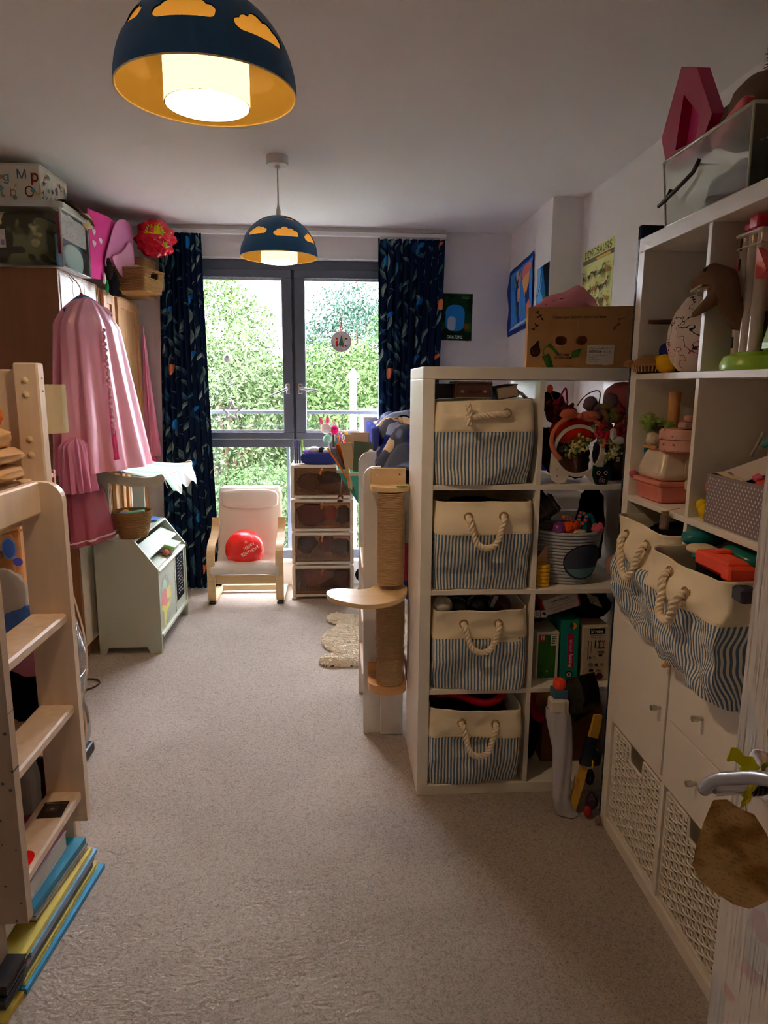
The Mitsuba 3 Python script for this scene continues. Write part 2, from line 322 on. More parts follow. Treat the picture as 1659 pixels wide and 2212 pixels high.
TL = ['tall pale green tree filling the window beside the left curtain', 'broad bright green tree behind the hanging star', 'yellow-green tree seen just left of the window mullion', 'dark blue-green tree rising above the others in the right leaf',
      'bright bushy tree behind the round ornament', 'pale leafy tree at the right curtain edge', 'light green shrub below the railing at left', 'round shrub low behind the chair', 'dense low shrub beside the grey mullion', 'leafy shrub behind the pen pots', 'far grey-green tree behind the gap in the crowns', 'low shrub seen through the bottom pane near the drawers']
for i, a in enumerate([(-2.5, 12, -3, 1.25, 1.6, 2.5, 9000, 'leaf_a', 'tree'), (-1.75, 10.5, -3, .55, 1.25, 1.75, 8000, 'leaf_d', 'tree'), (-1.0, 13, -3, .2, 1.25, 1.75, 7000, 'leaf_a', 'tree'), (.35, 15, -3, 1.4, 1.55, 2.3, 9000, 'leaf_c', 'tree'),
      (.1, 10.5, -3, .35, 1.2, 1.75, 8000, 'leaf_a', 'tree'), (1.5, 12, -3, .7, 1.5, 2.4, 8000, 'leaf_b', 'tree'), (-1.9, 8.2, -3, -.75, 1.1, 1.15, 8000, 'leaf_d', 'shrub'), (-.9, 8.6, -3, -.7, 1.0, 1.1, 8000, 'leaf_b', 'shrub'), (-.15, 9, -3, -.5, 1.0, 1.2, 7000, 'leaf_a', 'shrub'),
      (.7, 8.6, -3, -.6, 1.0, 1.1, 6000, 'leaf_d', 'shrub'), (-1.2, 22, -3, -.3, 3.2, 2.2, 7000, 'leaf_c', 'tree'), (-1.1, 7.4, -3, -1.7, 1.4, 1.0, 7000, 'leaf_d', 'shrub')]):
    tree(*a[:6], int(a[6]*2.8), *a[7:], TL[i], 40+i, .038 if a[8] == 'tree' else .030)
# balcony rail and glass, flue
bal = thing('balcony_rail', 'dark handrail with a glass sheet just outside the window', 'railing')
part(bal, 'handrail', mv(bx(-1.9, 1.3, 5.28, 5.33, 1.19, 1.218, .005), M4=None), 'anthracite')
part(bal, 'post', bx(-.405, -.382, 5.285, 5.325, -.1, 1.19), 'anthracite'); part(bal, 'glass_sheet', grid(np.array([[[-1.9, 5.305, .0], [1.3, 5.305, .0]], [[-1.9, 5.305, 1.19], [1.3, 5.305, 1.19]]])), 'pane')
part(bal, 'deck_edge', bx(-1.9, 1.3, 5.09, 5.36, -.16, -.08), 'anthracite')
fl = thing('flue_pipe', 'white flue pipe with a flat cap standing outside the right leaf', 'pipe')
part(fl, 'pipe', cyl([.128, 6.5, -3], [.128, 6.5, 1.48], .032), G(225, 228, 230)); part(fl, 'cap', lathe([(0, 1.47), (.055, 1.475), (.06, 1.50), (.03, 1.53), (.012, 1.56), (0, 1.565)], 20, (.128, 6.5, 0)), G(225, 228, 230), 40)
single('meter_cabinet', 'pale grey cabinet beside the white flue pipe outside', 'cabinet', C([bx(.19, .36, 6.4, 6.6, .2, 1.17, .01), bx(.18, .37, 6.39, 6.61, 1.17, 1.19)]), G(214, 220, 226))

# ---------------------------------------------------------------- curtains and their rail
def curtain(name, label, x0t, x1t, x0b, x1b, nf, yc, z1, seed, lean=0.):
    g = np.random.default_rng(seed); n, m = 60, nf*14; u = np.linspace(0, 1, m); P = np.zeros((n, m, 3)); ph = g.uniform(-.5, .5, nf*2+4)
    wob = np.interp(u*nf*2, np.arange(nf*2+4), ph); am = np.interp(u*nf, np.arange(nf+3), g.uniform(.55, 1.2, nf+3))
    for i in range(n):
        s = i/(n-1); z = z1*(1-s) + .015*s
        a = .030*(.5 + .6*min(1, s*5))*am; w = u*nf*2*PI + wob*(.6 + .5*s) + .8*math.sin(2.2*s + seed)
        e = s**1.3 if lean == 0 else s
        P[i, :, 0] = (x0t*(1-e) + x0b*e)*(1-u) + (x1t*(1-e) + x1b*e)*u + .012*np.sin(w*1.0+1.2) ; P[i, :, 1] = yc + a*np.sin(w) + .008*np.sin(3.1*w + 4*s); P[i, :, 2] = z + .004*np.cos(w)
    W = 1.55*max(x1b-x0b, x1t-x0t)
    k = thing(name, label, 'curtain')
    part(k, 'cloth', grid(P, .002), 'leaf_print', True, uv=np.vstack([guv(n, m, W, z1)]*2))
    part(k, 'heading_tape', grid(P[:3] + [0, .004, 0], .002), D(210, 206, 200), True)
    hk = [mv(tube([[P[0, int(q*(m-1)), 0], P[0, int(q*(m-1)), 1], z1+.012], [P[0, int(q*(m-1)), 0], yc, z1-.02]], .003, 5)) for q in np.linspace(.02, .98, nf*2)]
    part(k, 'hook', C(hk), D(225, 225, 225), kind='stuff')
    return k
curtain('curtain', 'navy leaf and bird print curtain left of the window, down to the floor', -1.150, -.885, -1.205, -.825, 8, 4.705, 2.352, 3)
curtain('curtain', 'navy leaf print curtain right of the window beside the small poster', .250, .685, .262, .60, 9, 4.705, 2.338, 5)
rl = thing('curtain_rail', 'white curtain track under the ceiling across the window wall', 'curtain rail')
part(rl, 'track', bx(-1.22, .70, 4.695, 4.725, 2.352, 2.376, .003), 'trim_white'); part(rl, 'fascia', bx(-1.22, .70, 4.725, 4.797, 2.385, 2.409), D(196, 192, 188))

# ---------------------------------------------------------------- cube shelving
t_, d_, c_ = .038, .016, .335
def cells(n): return [t_ + i*(c_+d_) for i in range(n)]
A0, AY0, AY1 = .260, 2.172, 2.562
HA = 2*t_ + 4*c_ + 3*d_
def shelf_unit(label, cols, rows, T):
    k = thing('cube_shelf', label, 'shelf unit'); W = 2*t_ + cols*c_ + (cols-1)*d_; H = 2*t_ + rows*c_ + (rows-1)*d_; dp = .39
    add = lambda nm, m: part(k, nm, mv(m, M4=T), 'melamine')
    add('top_panel', bx(0, W, 0, dp, H-t_, H, .0012)); add('bottom_panel', bx(0, W, 0, dp, 0, t_, .0012))
    add('side_panel', bx(0, t_, 0, dp, t_+.0004, H-t_-.0004, .0012)); add('side_panel', bx(W-t_, W, 0, dp, t_+.0004, H-t_-.0004, .0012))
    zs = cells(rows)
    for i in range(1, rows): add('shelf', bx(t_+.0003, W-t_-.0003, .002, dp-.002, zs[i]-d_, zs[i], .0008))
    for j in range(1, cols):
        x = t_ + j*(c_+d_) - d_
        for i in range(rows): add('divider', bx(x, x+d_, .003, dp-.003, zs[i]+.0003, zs[i]+c_-.0003, .0008))
    return k
TA = np.eye(4); TA[:3, 3] = [A0, AY0, 0]
shA = shelf_unit('white two by four cube shelf standing across the room under the cardboard box', 2, 4, TA)
BX, BY = .848, 2.000
TB = np.eye(4); TB[:3, :3] = np.array([[0, 1, 0], [-1, 0, 0], [0, 0, 1.]]); TB[:3, 3] = [BX, BY, 0]      # local x runs toward the camera (-y), local y into the wall (+x)
shB = shelf_unit('tall white cube shelf along the right wall with doors and drawers', 5, 5, TB)
HB = 2*t_ + 5*c_ + 4*d_
zB = cells(5); yB = [BY - q for q in cells(5)]                     # yB[j]: far side of column j
part(shB, 'catch', hull(bx(BX-.012, BX-.002, 1.615, 1.632, .700, .712, .002), bx(BX-.022, BX-.014, 1.622, 1.632, .694, .700, .001)), 'oak_z')
def knob(par, x, y, z): part(par, 'knob', C([cyl([x, y, z], [x-.016, y, z], .005, 10), cyl([x-.012, y, z], [x-.026, y, z], .0075, 14)]), 'steel', 40)
b = .0015
dr1 = part(shB, 'door', bx(BX-.002, BX+.016, yB[0]-.002, yB[0]-c_+.003, zB[1]+.002, zB[1]+c_-.002, b), 'melamine'); knob(dr1, BX-.002, 1.656, .568)
zm = zB[1] + c_/2 + .002
for z0, z1, kz, ky in ((zm+.0015, zB[1]+c_-.002, .642, 1.443), (zB[1]+.002, zm-.0015, .474, 1.462)):
    d = part(shB, 'drawer', bx(BX-.002, BX+.016, yB[1]-.002, yB[1]-c_+.003, z0, z1, b), 'melamine'); knob(d, BX-.002, 1.4515, (z0+z1)/2)

# ---------------------------------------------------------------- pendant lamps
CLOUD = unary_union([rrect(-.30, -.10, .30, .03, .06), Point(-.17, .03).buffer(.085), Point(-.03, .075).buffer(.105), Point(.13, .045).buffer(.09), Point(.24, .0).buffer(.07), Point(-.255, -.02).buffer(.07)])
def dome_pt(ph, th, R): return np.stack([R*np.cos(ph)*np.cos(th)*1.0, R*np.sin(ph)*np.cos(th), R*1.02*np.sin(th)], -1)
def dome_mesh(R, holes, nph=84, nth=22, th0=0., th1=1.50):
    hole = unary_union(holes); ms = []; ph, th = np.linspace(0, 2*PI, nph+1), np.linspace(th0, th1, nth+1)
    from shapely.prepared import prep
    pr = prep(hole); v, f = [], []
    for i in range(nph):
        for j in range(nth):
            q = sbox(ph[i], th[j], ph[i+1], th[j+1])
            if not pr.intersects(q): o = len(v); v += [(ph[i], th[j]), (ph[i+1], th[j]), (ph[i+1], th[j+1]), (ph[i], th[j+1])]; f += [(o, o+1, o+2), (o, o+2, o+3)]
            elif not pr.contains(q):
                m = flat(q.difference(hole))
                if m is not None and len(m.faces): o = len(v); v += [tuple(x[:2]) for x in m.vertices]; f += [tuple(x+o) for x in m.faces]
    v = np.array(v); return v, np.array(f)
def sph_cloud(ph, th, s, flip=1): return affinity.translate(affinity.scale(CLOUD, s*flip/math.cos(th), s, origin=(0, 0)), ph, th)
def wrap_holes(hs): return hs + [affinity.translate(h, 2*PI) for h in hs] + [affinity.translate(h, -2*PI) for h in hs]
M('lamp_blue', S(22, 84, 132), .45); M('lamp_cream', S(250, 226, 170), .5)
scene['lamp_liner'] = {'type': 'principledthin', 'base_color': rgb(S(255, 206, 110)), 'roughness': .6, 'diff_trans': 1.15, 'spec_trans': 0.0, 'eta': 1.3}
def lamp(label, c, turn, holes):
    k = thing('pendant_lamp', label, 'lamp', None); R = .175; cx, cy, cz = c
    v, f = dome_mesh(R, wrap_holes(holes)); P = dome_pt(v[:, 0]+turn, v[:, 1], R) + c; Q = dome_pt(v[:, 0]+turn, v[:, 1], R-.0025) + c
    n = dome_pt(v[:, 0]+turn, v[:, 1], 1.)
    sh = part(k, 'shade', TM(np.vstack([P, Q]), np.vstack([f, f[:, ::-1] + len(P)])), 'lamp_blue', True, 'blue dome with cloud shaped openings')
    a = np.linspace(0, PI/2*.97, 26); part(sh, 'liner', lathe([(math.cos(q)*(R-.004), (R-.004)*1.02*math.sin(q)) for q in a], 64, c), 'lamp_liner', True, 'cream translucent liner showing through the clouds')
    part(sh, 'rim', tube([[cx+(R-.002)*math.cos(q), cy+(R-.002)*math.sin(q), cz] for q in np.arange(72)*2*PI/72], .0022, 6, closed=True), 'lamp_cream', True)
    z0, z1, rc = cz-.022, cz+.075, .083
    dk = key(k + '__diffuser'); scene[dk] = mikit.ply(C([lathe([(rc, z0), (rc, z1)], 48, (cx, cy, 0))]), 'lamp_cream', True, emitter={'type': 'area', 'radiance': rgb(np.array([1.05, .74, .30])*.62*LAMP)})
    part(k, 'diffuser_inner', lathe([(rc-.002, z0), (rc-.002, z1), (.012, z1+.004)], 48, (cx, cy, 0)), 'lamp_cream', 40)
    bk = key(k + '__bulb'); scene[bk] = mikit.ply(mv(trimesh.creation.icosphere(2, .030), cx, cy, cz+.028), 'lamp_cream', True, emitter={'type': 'area', 'radiance': rgb(np.array([1., .69, .42])*125*LAMP)})
    part(k, 'lamp_holder', lathe([(0, cz+.055), (.018, cz+.055), (.018, cz+.12), (.01, cz+.19), (.011, cz+.2), (.004, cz+.222)], 20, (cx, cy, 0)), G(235, 233, 228), 40)
    part(k, 'cord', cyl([cx, cy, cz+.2], [cx, cy, ZC-.03], .0032, 8), G(200, 186, 172)); part(k, 'ceiling_rose', lathe([(0, ZC-.052), (.012, ZC-.052), (.012, ZC-.04), (.046, ZC-.038), (.049, ZC-.034), (.049, ZC-.0005), (0, ZC-.0005)], 32, (cx, cy, 0)), G(220, 216, 210), 40)
ringc = [sph_cloud(.898*i, (.46, .40, .50, .42, .48, .40, .52)[i], (1.02, 1.0, .95, 1.0, 1.0, .95, .92)[i]) for i in range(7)] + [sph_cloud(q, 1.0, .55) for q in (.42, 1.9, 3.6, 5.1)]
lamp('blue dome lamp with glowing clouds hanging close to the camera at the top', (-.257, 1.505, 1.968), -1.63, ringc)
lamp('blue dome lamp with glowing clouds hanging on a cord before the window', (-.272, 3.34, 1.980), -1.27, ringc)
# ---------------------------------------------------------------- striped storage bags
def rr_perim(w, d, r, n):
    """n points and arc lengths around a rounded rectangle, from the middle of the front side."""
    p = rrect(-w/2, 0, w/2, d, r).exterior; L = p.length; s0 = p.project(Point(0, d)); ss = np.linspace(0, L, n)
    return np.array([p.interpolate((s0+s) % L).coords[0] for s in ss]), ss
def bag(label, T, w=.312, d=.33, h=.295, col=.10, seed=0, lean=0., sag=0., rope=((-.056, 0), (.056, 0)), drop=.10, knot=False, group='striped storage bags with rope handles', bulge=.010, tuck=0., rim=None):
    k = thing('storage_bag', label, 'storage bag', group); N = 121
    g = np.random.default_rng(seed); pts, ss = rr_perim(w, d, .028, N); cen = np.array([0, d/2])
    def surf(z0, z1, n, off=0.):
        P = np.zeros((n, N, 3))
        for i, z in enumerate(np.linspace(z0, z1, n)):
            v = z/h; q = pts - cen
            ln = np.linalg.norm(q, axis=1, keepdims=True); s = 1 + (bulge*math.sin(PI*min(1, v*1.05)) + off)/ln*1.0
            p = q*s + cen
            front = np.clip(1 - p[:, 1]/.16, 0, 1)
            nz = meshkit.fbm(np.column_stack([pts*7 + seed*3.1, np.full(N, z*9 + seed)]), 3, seed) - .5
            p[:, 1] -= front*(.075*nz + .010*math.sin(9*v+seed)*np.exp(-((pts[:, 0]+.10*math.cos(seed*1.7))/.06)**2)*(v < .62) + lean*v + .012*math.sin(PI*v)); p[:, 0] = np.clip(p[:, 0] + .012*nz*(1-front), -.163-off, .163+off)
            p[:, 0] = np.clip(p[:, 0]*(1 - tuck*max(0, .35-v)), -.159-off, .159+off)
            dz = (rim(p[:, 0]/w) if rim else 0)*v**3 - sag*front*v**3*(1 - (p[:, 0]/(w*.62))**2)
            P[i, :, 0], P[i, :, 1], P[i, :, 2] = p[:, 0], p[:, 1], z + dz
        return P
    zc = h - col
    P = surf(.001, zc+.012, 30); gm = grid(P[:, ::-1], 0)
    uv = np.column_stack([np.tile(ss[::-1], 30), np.repeat(np.linspace(0, zc, 30), N)])
    part(k, 'body', mv(gm, M4=T), 'ticking', True, 'blue and white ticking stripes', uv=uv)
    P2 = surf(zc, h, 16, .0022); P3 = surf(h-.002, h-.16, 8, -.003); P2b = np.concatenate([P2, P3])
    part(k, 'collar', mv(grid(P2b[:, ::-1]), M4=T), 'canvas', True, 'cream canvas band')
    seam = surf(zc+.006, zc+.006, 1, .0034)[0]; part(k, 'seam', mv(C([tube([seam[i], seam[i+1]*.62+seam[i]*.38], .0007, 4) for i in range(0, N-1, 1) if pts[i, 1] < .12 and pts[i+1, 1] < .12]), M4=T), 'canvas', kind='stuff')
    Q = surf(.004, .004, 1, -.004)[0]; part(k, 'base', mv(TM(np.vstack([Q[:-1], [[0, d/2, .004]]]), [(i, (i+1) % (N-1), N-1) for i in range(N-1)]), M4=T), 'canvas')
    def on_front(x, z):
        P = surf(z, z, 1, .003)[0]; f = P[P[:, 1] < d*.4]; i = np.argmin(abs(f[:, 0]-x)); return np.array([x, f[i, 1], f[i, 2]])
    ex = [on_front(x, h-.046+dz) for x, dz in rope]
    for e in ex:
        part(k, 'eyelet', mv(tube([[e[0]+.0125*math.cos(a), e[1]-.002, e[2]+.0125*math.sin(a)] for a in np.arange(24)*2*PI/24], .0034, 7, closed=True), M4=T), 'brass', True, 'metal eyelet')
    a, b = ex; mid = (a+b)/2
    if knot:
        path = spline([a+[-.012, .006, -.002], a+[0, -.008, 0], mid+[0, -.012, .001], b+[0, -.010, 0], b+[.002, .006, 0]], 110); tail = [spline([a+[0, -.006, .0], a+[-.008, -.018, .02], a+[-.014, -.016, .042]], 24), spline([a+[0, -.006, .0], a+[-.012, -.02, -.006], a+[-.006, -.022, -.024]], 18)]
        ms = [tube(path, .0084, 18, twist=(3, .5, 24))] + [tube(t, .0084, 18, twist=(3, .5, 24)) for t in tail]
    else:
        pp = [a+[.0, .008, 0], a+[0, -.010, -.002], a+[.012, -.022, -.045], mid+[-.022, -.026, -drop*.93], mid+[0, -.026, -drop], mid+[.022, -.026, -drop*.93], b+[-.012, -.022, -.045], b+[0, -.010, -.002], b+[0, .008, 0]]
        ms = [tube(spline(pp, 170), .0090, 18, twist=(3, .5, 24))]
    part(k, 'rope_handle', mv(C(ms), M4=T), 'rope', True, 'twisted cream rope')
    return k
def TAa(x, y, z): m = np.eye(4); m[:3, 3] = [x, y, z]; return m
def TBb(x, y, z): m = TB.copy(); m[:3, 3] = [x, y, z]; return m
zA = cells(4); xA = [A0 + q for q in cells(2)]; xc = xA[0] + c_/2
bag('striped bag with a knotted rope handle, books heaped on it, in the low shelf', TAa(xc-.008, AY0+.010, zA[3]+.001), h=.270, col=.098, seed=1, rope=((-.05, -.006), (.066, .004)), knot=True, lean=.01, rim=lambda u: .012*u)
bag('striped bag second from the top of the low shelf with a stiff folded rim', TAa(xc, AY0+.006, zA[2]+.001), h=.298, col=.103, seed=4, rope=((-.056, 0), (.060, 0)), drop=.098, lean=.012)
bag('striped bag third from the top of the low shelf, a white ball showing inside', TAa(xc, AY0+.006, zA[1]+.001), h=.286, col=.098, seed=9, rope=((-.058, 0), (.057, 0)), drop=.092, lean=.012, rim=lambda u: .006*u)
bag('striped bag in the bottom row of the low shelf holding red plush', TAa(xc-.006, AY0+.006, zA[0]+.001), h=.284, col=.096, seed=12, rope=((-.050, 0), (.064, -.002)), drop=.108, lean=.016, tuck=-.05)
yc1, yc2 = yB[0]-c_/2, yB[1]-c_/2
bag('striped bag in the far cube of the tall shelf above the white door', TBb(BX-.018, yc1, zB[2]+.001), w=.318, h=.298, col=.105, seed=21, rope=((-.045, .005), (.068, .0)), drop=.102, lean=.014)
bag('bulging striped bag pushed out over the drawers of the tall shelf', TBb(BX-.058, yc2, zB[2]+.002), w=.325, h=.288, col=.100, seed=26, rope=((-.060, .012), (.040, -.012)), drop=.085, lean=.02, bulge=.022, sag=.022)

# white woven baskets in the bottom row of the tall shelf
M('weave_white', S(226, 220, 208), .6); M('dark_inside', S(40, 34, 30))
def weave_panel(w, h, slot, ns, nw, rr):
    """Upright stakes with strands woven over and under; the slot near the top stays open."""
    ms = []
    for i in range(ns):
        x = -w/2 + w*(i+.5)/ns
        for o in (-.0022, .0022):
            inside = slot and abs(x) < slot
            ms.append(tube([[x+o, 0, .004], [x+o, 0, h-(.052 if inside else .004)]], rr*.8, 4, cap=False))
    for j in range(nw):
        z = .006 + (h-.012)*(j+.5)/nw; xs = np.linspace(-w/2, w/2, ns*3+1); amp = .0034*(1 if j % 2 else -1)
        P = np.column_stack([xs, amp*np.cos((xs+w/2)/w*ns*PI + PI/2*0 + PI*.5*1), np.full(len(xs), z) + .0012*np.sin(xs*90 + j)])
        if slot and h-.05 < z < h-.012:
            ms += [tube(P[xs < -slot], rr, 4), tube(P[xs > slot], rr, 4)]
        else: ms.append(tube(P, rr, 4))
    return C(ms)
def woven(label, y):
    k = thing('woven_basket', label, 'basket', 'white woven baskets at the bottom of the tall shelf'); w, h, d = .318, .315, .34; T = TBb(BX+.012, y, zB[0]+.001)
    part(k, 'front_weave', mv(weave_panel(w, h, .045, 13, 22, .0029), M4=T), 'weave_white', kind='stuff')
    part(k, 'rim', mv(C([tube([[-w/2, 0, h], [-.047, 0, h]], .0055, 6), tube([[.047, 0, h], [w/2, 0, h]], .0055, 6), tube([[-.047, 0, h], [-.043, 0, h-.05], [.043, 0, h-.05], [.047, 0, h]], .005, 6), tube([[-w/2, 0, 0], [-w/2, 0, h]], .0055, 6), tube([[w/2, 0, 0], [w/2, 0, h]], .0055, 6), tube([[-w/2, .001, .006], [w/2, .001, .006]], .0055, 6)]), M4=T), 'weave_white', True)
    part(k, 'tub', mv(C([bx(-w/2, -w/2+.004, .006, d, .002, h-.01), bx(w/2-.004, w/2, .006, d, .002, h-.01), bx(-w/2, w/2, d-.004, d, .002, h-.01), bx(-w/2, w/2, .006, d, 0, .004)]), M4=T), 'weave_white')
woven('white woven basket below the white cupboard door', yc1); woven('white woven basket below the two drawers, nearest the paper tag', yc2)

# ---------------------------------------------------------------- in and on the low shelf
def book(label, x0, x1, y0, y1, z0, z1, cover, pages=(225, 215, 195), spine='x0', M4=None, cat='book', group=None, r=.0012):
    """Closed book lying flat: cover boards, spine and page block."""
    k = thing('book', label, cat, group); t = min(.003, (z1-z0)*.2); mm = lambda m: mv(m, M4=M4)
    bs = [bx(x0, x1, y0, y1, z0, z0+t), bx(x0, x1, y0, y1, z1-t, z1)]
    bs.append({'x0': bx(x0, x0+t, y0, y1, z0, z1), 'x1': bx(x1-t, x1, y0, y1, z0, z1), 'y0': bx(x0, x1, y0, y0+t, z0, z1), 'y1': bx(x0, x1, y1-t, y1, z0, z1)}[spine])
    part(k, 'cover', mm(C(bs)), cover if isinstance(cover, str) else G(*cover, .45))
    part(k, 'pages', mm(bx(x0+(.0 if spine != 'x0' else t)+.003, x1-(.0 if spine != 'x1' else t)-.003, y0+.003, y1-.003, z0+t, z1-t)), D(*pages)); return k
zt = zA[3] + .262
book('black book lying on the left of the heap on the top striped bag', .302, .366, 2.24, 2.42, 1.366, 1.412, (24, 22, 24), spine='y0', M4=rot('z', 4, [.33, 2.3, 0]))
book('thick black book with pale page edges right of the small brown case', .498, .572, 2.20, 2.36, 1.366, 1.406, (22, 20, 22), (176, 150, 124), 'x0', M4=rot('y', -10, [.53, 2.2, 1.38]))
cs = thing('suitcase_box', 'small dark brown suitcase shaped box in the middle of the top striped bag', 'box')
part(cs, 'body', rbx(.366, .486, 2.196, 2.33, 1.366, 1.419, .004), G(74, 40, 26, .45)); part(cs, 'binding', C([tube([[.369, 2.195, 1.369], [.483, 2.195, 1.369], [.483, 2.195, 1.416], [.369, 2.195, 1.416]], .0016, 5, closed=True)]), G(150, 120, 88, .5))
part(cs, 'clasp', bx(.383, .394, 2.1925, 2.197, 1.384, 1.392), 'brass'); part(cs, 'clasp', bx(.456, .467, 2.1925, 2.197, 1.384, 1.392), 'brass'); part(cs, 'handle', tube([[.407, 2.194, 1.389], [.41, 2.186, 1.386], [.442, 2.186, 1.386], [.445, 2.194, 1.389]], .0022, 6), 'black')
single('paper_fan', 'crumpled clear wrapper at the right end of the book heap', 'wrapper', grid(np.array([[[.566+.012*j+.004*math.sin(i*2.), 2.22+.01*i, 1.372+.02*math.exp(-((j-1.2)**2))*(i % 3)/2+.006*j*(3-j)/2] for j in range(5)] for i in range(6)]), .001), G(190, 190, 188, .2), True)
for i, (x, y, z, r, c, n) in enumerate([(.345, 2.225, .672, .034, (205, 200, 196), 'white ball in the third striped bag'), (.40, 2.25, .655, .036, (30, 30, 34), 'black ball in the third striped bag'), (.47, 2.26, .66, .035, (24, 22, 26), 'dark toy car body in the third striped bag'), (.55, 2.26, .662, .036, (52, 24, 30), 'dark red ball in the third striped bag')]):
    single('toy_ball', n, 'ball', blob((x, y, z), (r, r, r), .03 if i < 2 else .2, 3, i, 3), G(*c, .25), True)
single('toy_propeller', 'small pale wing of a toy in the third striped bag', 'toy part', hull(bx(.505, .515, 2.205, 2.21, .67, .675), bx(.518, .532, 2.205, 2.21, .706, .709)), G(150, 150, 150))
rp = thing('plush_loop', 'red plush loops spilling over the bottom striped bag', 'plush toy')
part(rp, 'body', C([tube(spline([[.335, 2.24, .345], [.40, 2.215, .352], [.47, 2.185, .338], [.54, 2.19, .345], [.565, 2.23, .357], [.50, 2.25, .352], [.42, 2.25, .356]], 60), .0135, 10), tube(spline([[.32, 2.26, .34], [.38, 2.24, .352], [.43, 2.25, .355]], 20), .013, 10)]), D(150, 22, 38), True)
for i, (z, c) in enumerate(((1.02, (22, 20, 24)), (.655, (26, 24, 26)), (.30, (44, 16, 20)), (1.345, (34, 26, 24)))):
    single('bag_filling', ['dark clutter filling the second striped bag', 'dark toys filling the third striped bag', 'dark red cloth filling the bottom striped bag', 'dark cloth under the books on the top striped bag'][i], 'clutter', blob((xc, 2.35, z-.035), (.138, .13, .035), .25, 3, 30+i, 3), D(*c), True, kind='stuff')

# accessories in the top right cube
x2 = xA[1]
ring = thing('visor_frame', 'white ring shaped toy visor frame with two pointed feet among the headbands', 'toy'); cxr, czr, yr = .775, 1.200, 2.205
part(ring, 'frame', mv(prism(unary_union([ell(.085, .085, 64).difference(ell(.074, .074, 64)), Polygon([(-.085, -.01), (-.07, -.045), (-.035, -.082), (-.04, -.10), (-.062, -.106), (-.08, -.095), (-.088, -.06)]).buffer(.003), Polygon([(.03, -.075), (.07, -.05), (.085, .01), (.082, -.05), (.08, -.095), (.066, -.107), (.05, -.10)]).buffer(.003)]), .012), M4=fr((cxr, yr, czr), (1, 0, 0), (0, 0, 1))), G(222, 216, 208, .3), False)
part(ring, 'window', mv(prism(ell(.074, .074, 48), .001), M4=fr((cxr, yr+.001, czr), (1, 0, 0), (0, 0, 1))), 'tub_plastic')
part(ring, 'rivet', C([ball((cxr+x, yr-.012, czr+z), .003, 1) for x, z in ((-.07, -.06), (-.068, -.082), (-.03, -.083), (.035, -.08), (.07, -.06))]), 'brass')
def arc(c, rx, rz, a0, a1, y, n=30, yb=0.): return np.array([[c[0]+rx*math.cos(q), y + yb*math.sin((q-a0)/(a1-a0)*PI), c[1]+rz*math.sin(q)] for q in np.linspace(a0, a1, n)])
hb = thing('headband', 'orange and pink floral headband with a bow hanging in front of the visor frame', 'headband')
part(hb, 'band', tube(arc((.770, 1.235), .088, .078, -.3, 4.05, 2.19), np.linspace(.006, .008, 30), 8), D(214, 120, 92), True)
part(hb, 'bow', C([blob((.735, 2.19, 1.318), (.030, .012, .018), .25, 3, 2), blob((.805, 2.19, 1.312), (.032, .012, .017), .25, 3, 3), blob((.770, 2.186, 1.312), (.010, .010, .010), .1, 3, 4, 2)]), D(196, 104, 80), True)
single('sun_hat', 'bright red cap behind the floral headband', 'cap', blob((.775, 2.245, 1.262), (.085, .05, .045), .12, 2.5, 6), D(196, 42, 26), True)
gl = thing('flower_garland', 'garland of small white and green flowers beside the visor frame', 'garland'); fl_, fc = [], []
gp = np.vstack([arc((.84, 1.215), .055, .055, -.9, 1.9, 2.195, 46), np.column_stack([np.linspace(.80, .74, 22), np.full(22, 2.19), np.linspace(1.232, 1.195, 22)])]); gg = np.random.default_rng(5)
for p in gp:
    for _ in range(3):
        o = p + gg.normal(0, [.011, .006, .012]); c = [(222, 214, 170), (120, 140, 70), (196, 184, 110), (90, 112, 58)][gg.integers(4)]
        m = trimesh.creation.icosphere(1, 1); m.apply_scale([.006*gg.uniform(.6, 1.3), .004, .006*gg.uniform(.6, 1.3)]); fl_.append((mv(m, *o), c))
m, c = vcol(fl_); part(gl, 'blossom', m, 'ink', True, kind='stuff', color=c); part(gl, 'wire', tube(gp[:46], .0015, 5), D(84, 96, 50), True)
ow = thing('owl_pouch', 'dark teal owl shaped felt pouch at the foot of the garland', 'pouch'); T = fr((.852, 2.192, 1.120), (1, 0, 0), (0, 0, 1))
part(ow, 'body', mv(prism(Polygon([(-.026, .032), (-.018, .026), (.018, .026), (.026, .032), (.027, 0), (.016, -.027), (-.016, -.027), (-.027, 0)]).buffer(.002), .012), M4=T), D(18, 44, 50))
decal(ow, 'face', T@np.array(mi.ScalarTransform4f().translate([0, 0, .0121]).matrix, float), [(Polygon([(-.02, .02), (.02, .02), (.016, -.026), (-.016, -.026)]), (34, 18, 24)), (ell(.0065, .0065, 20, -.012, .010).difference(ell(.0045, .0045, 20, -.012, .010)), (205, 200, 200)), (ell(.0065, .0065, 20, .012, .010).difference(ell(.0045, .0045, 20, .012, .010)), (205, 200, 200)), (unary_union([ell(.005, .005, 20, q, z).difference(ell(.0037, .0037, 20, q, z)) for q, z in ((-.005, -.016), (.006, -.016), (0, -.006))]), (190, 180, 180))])
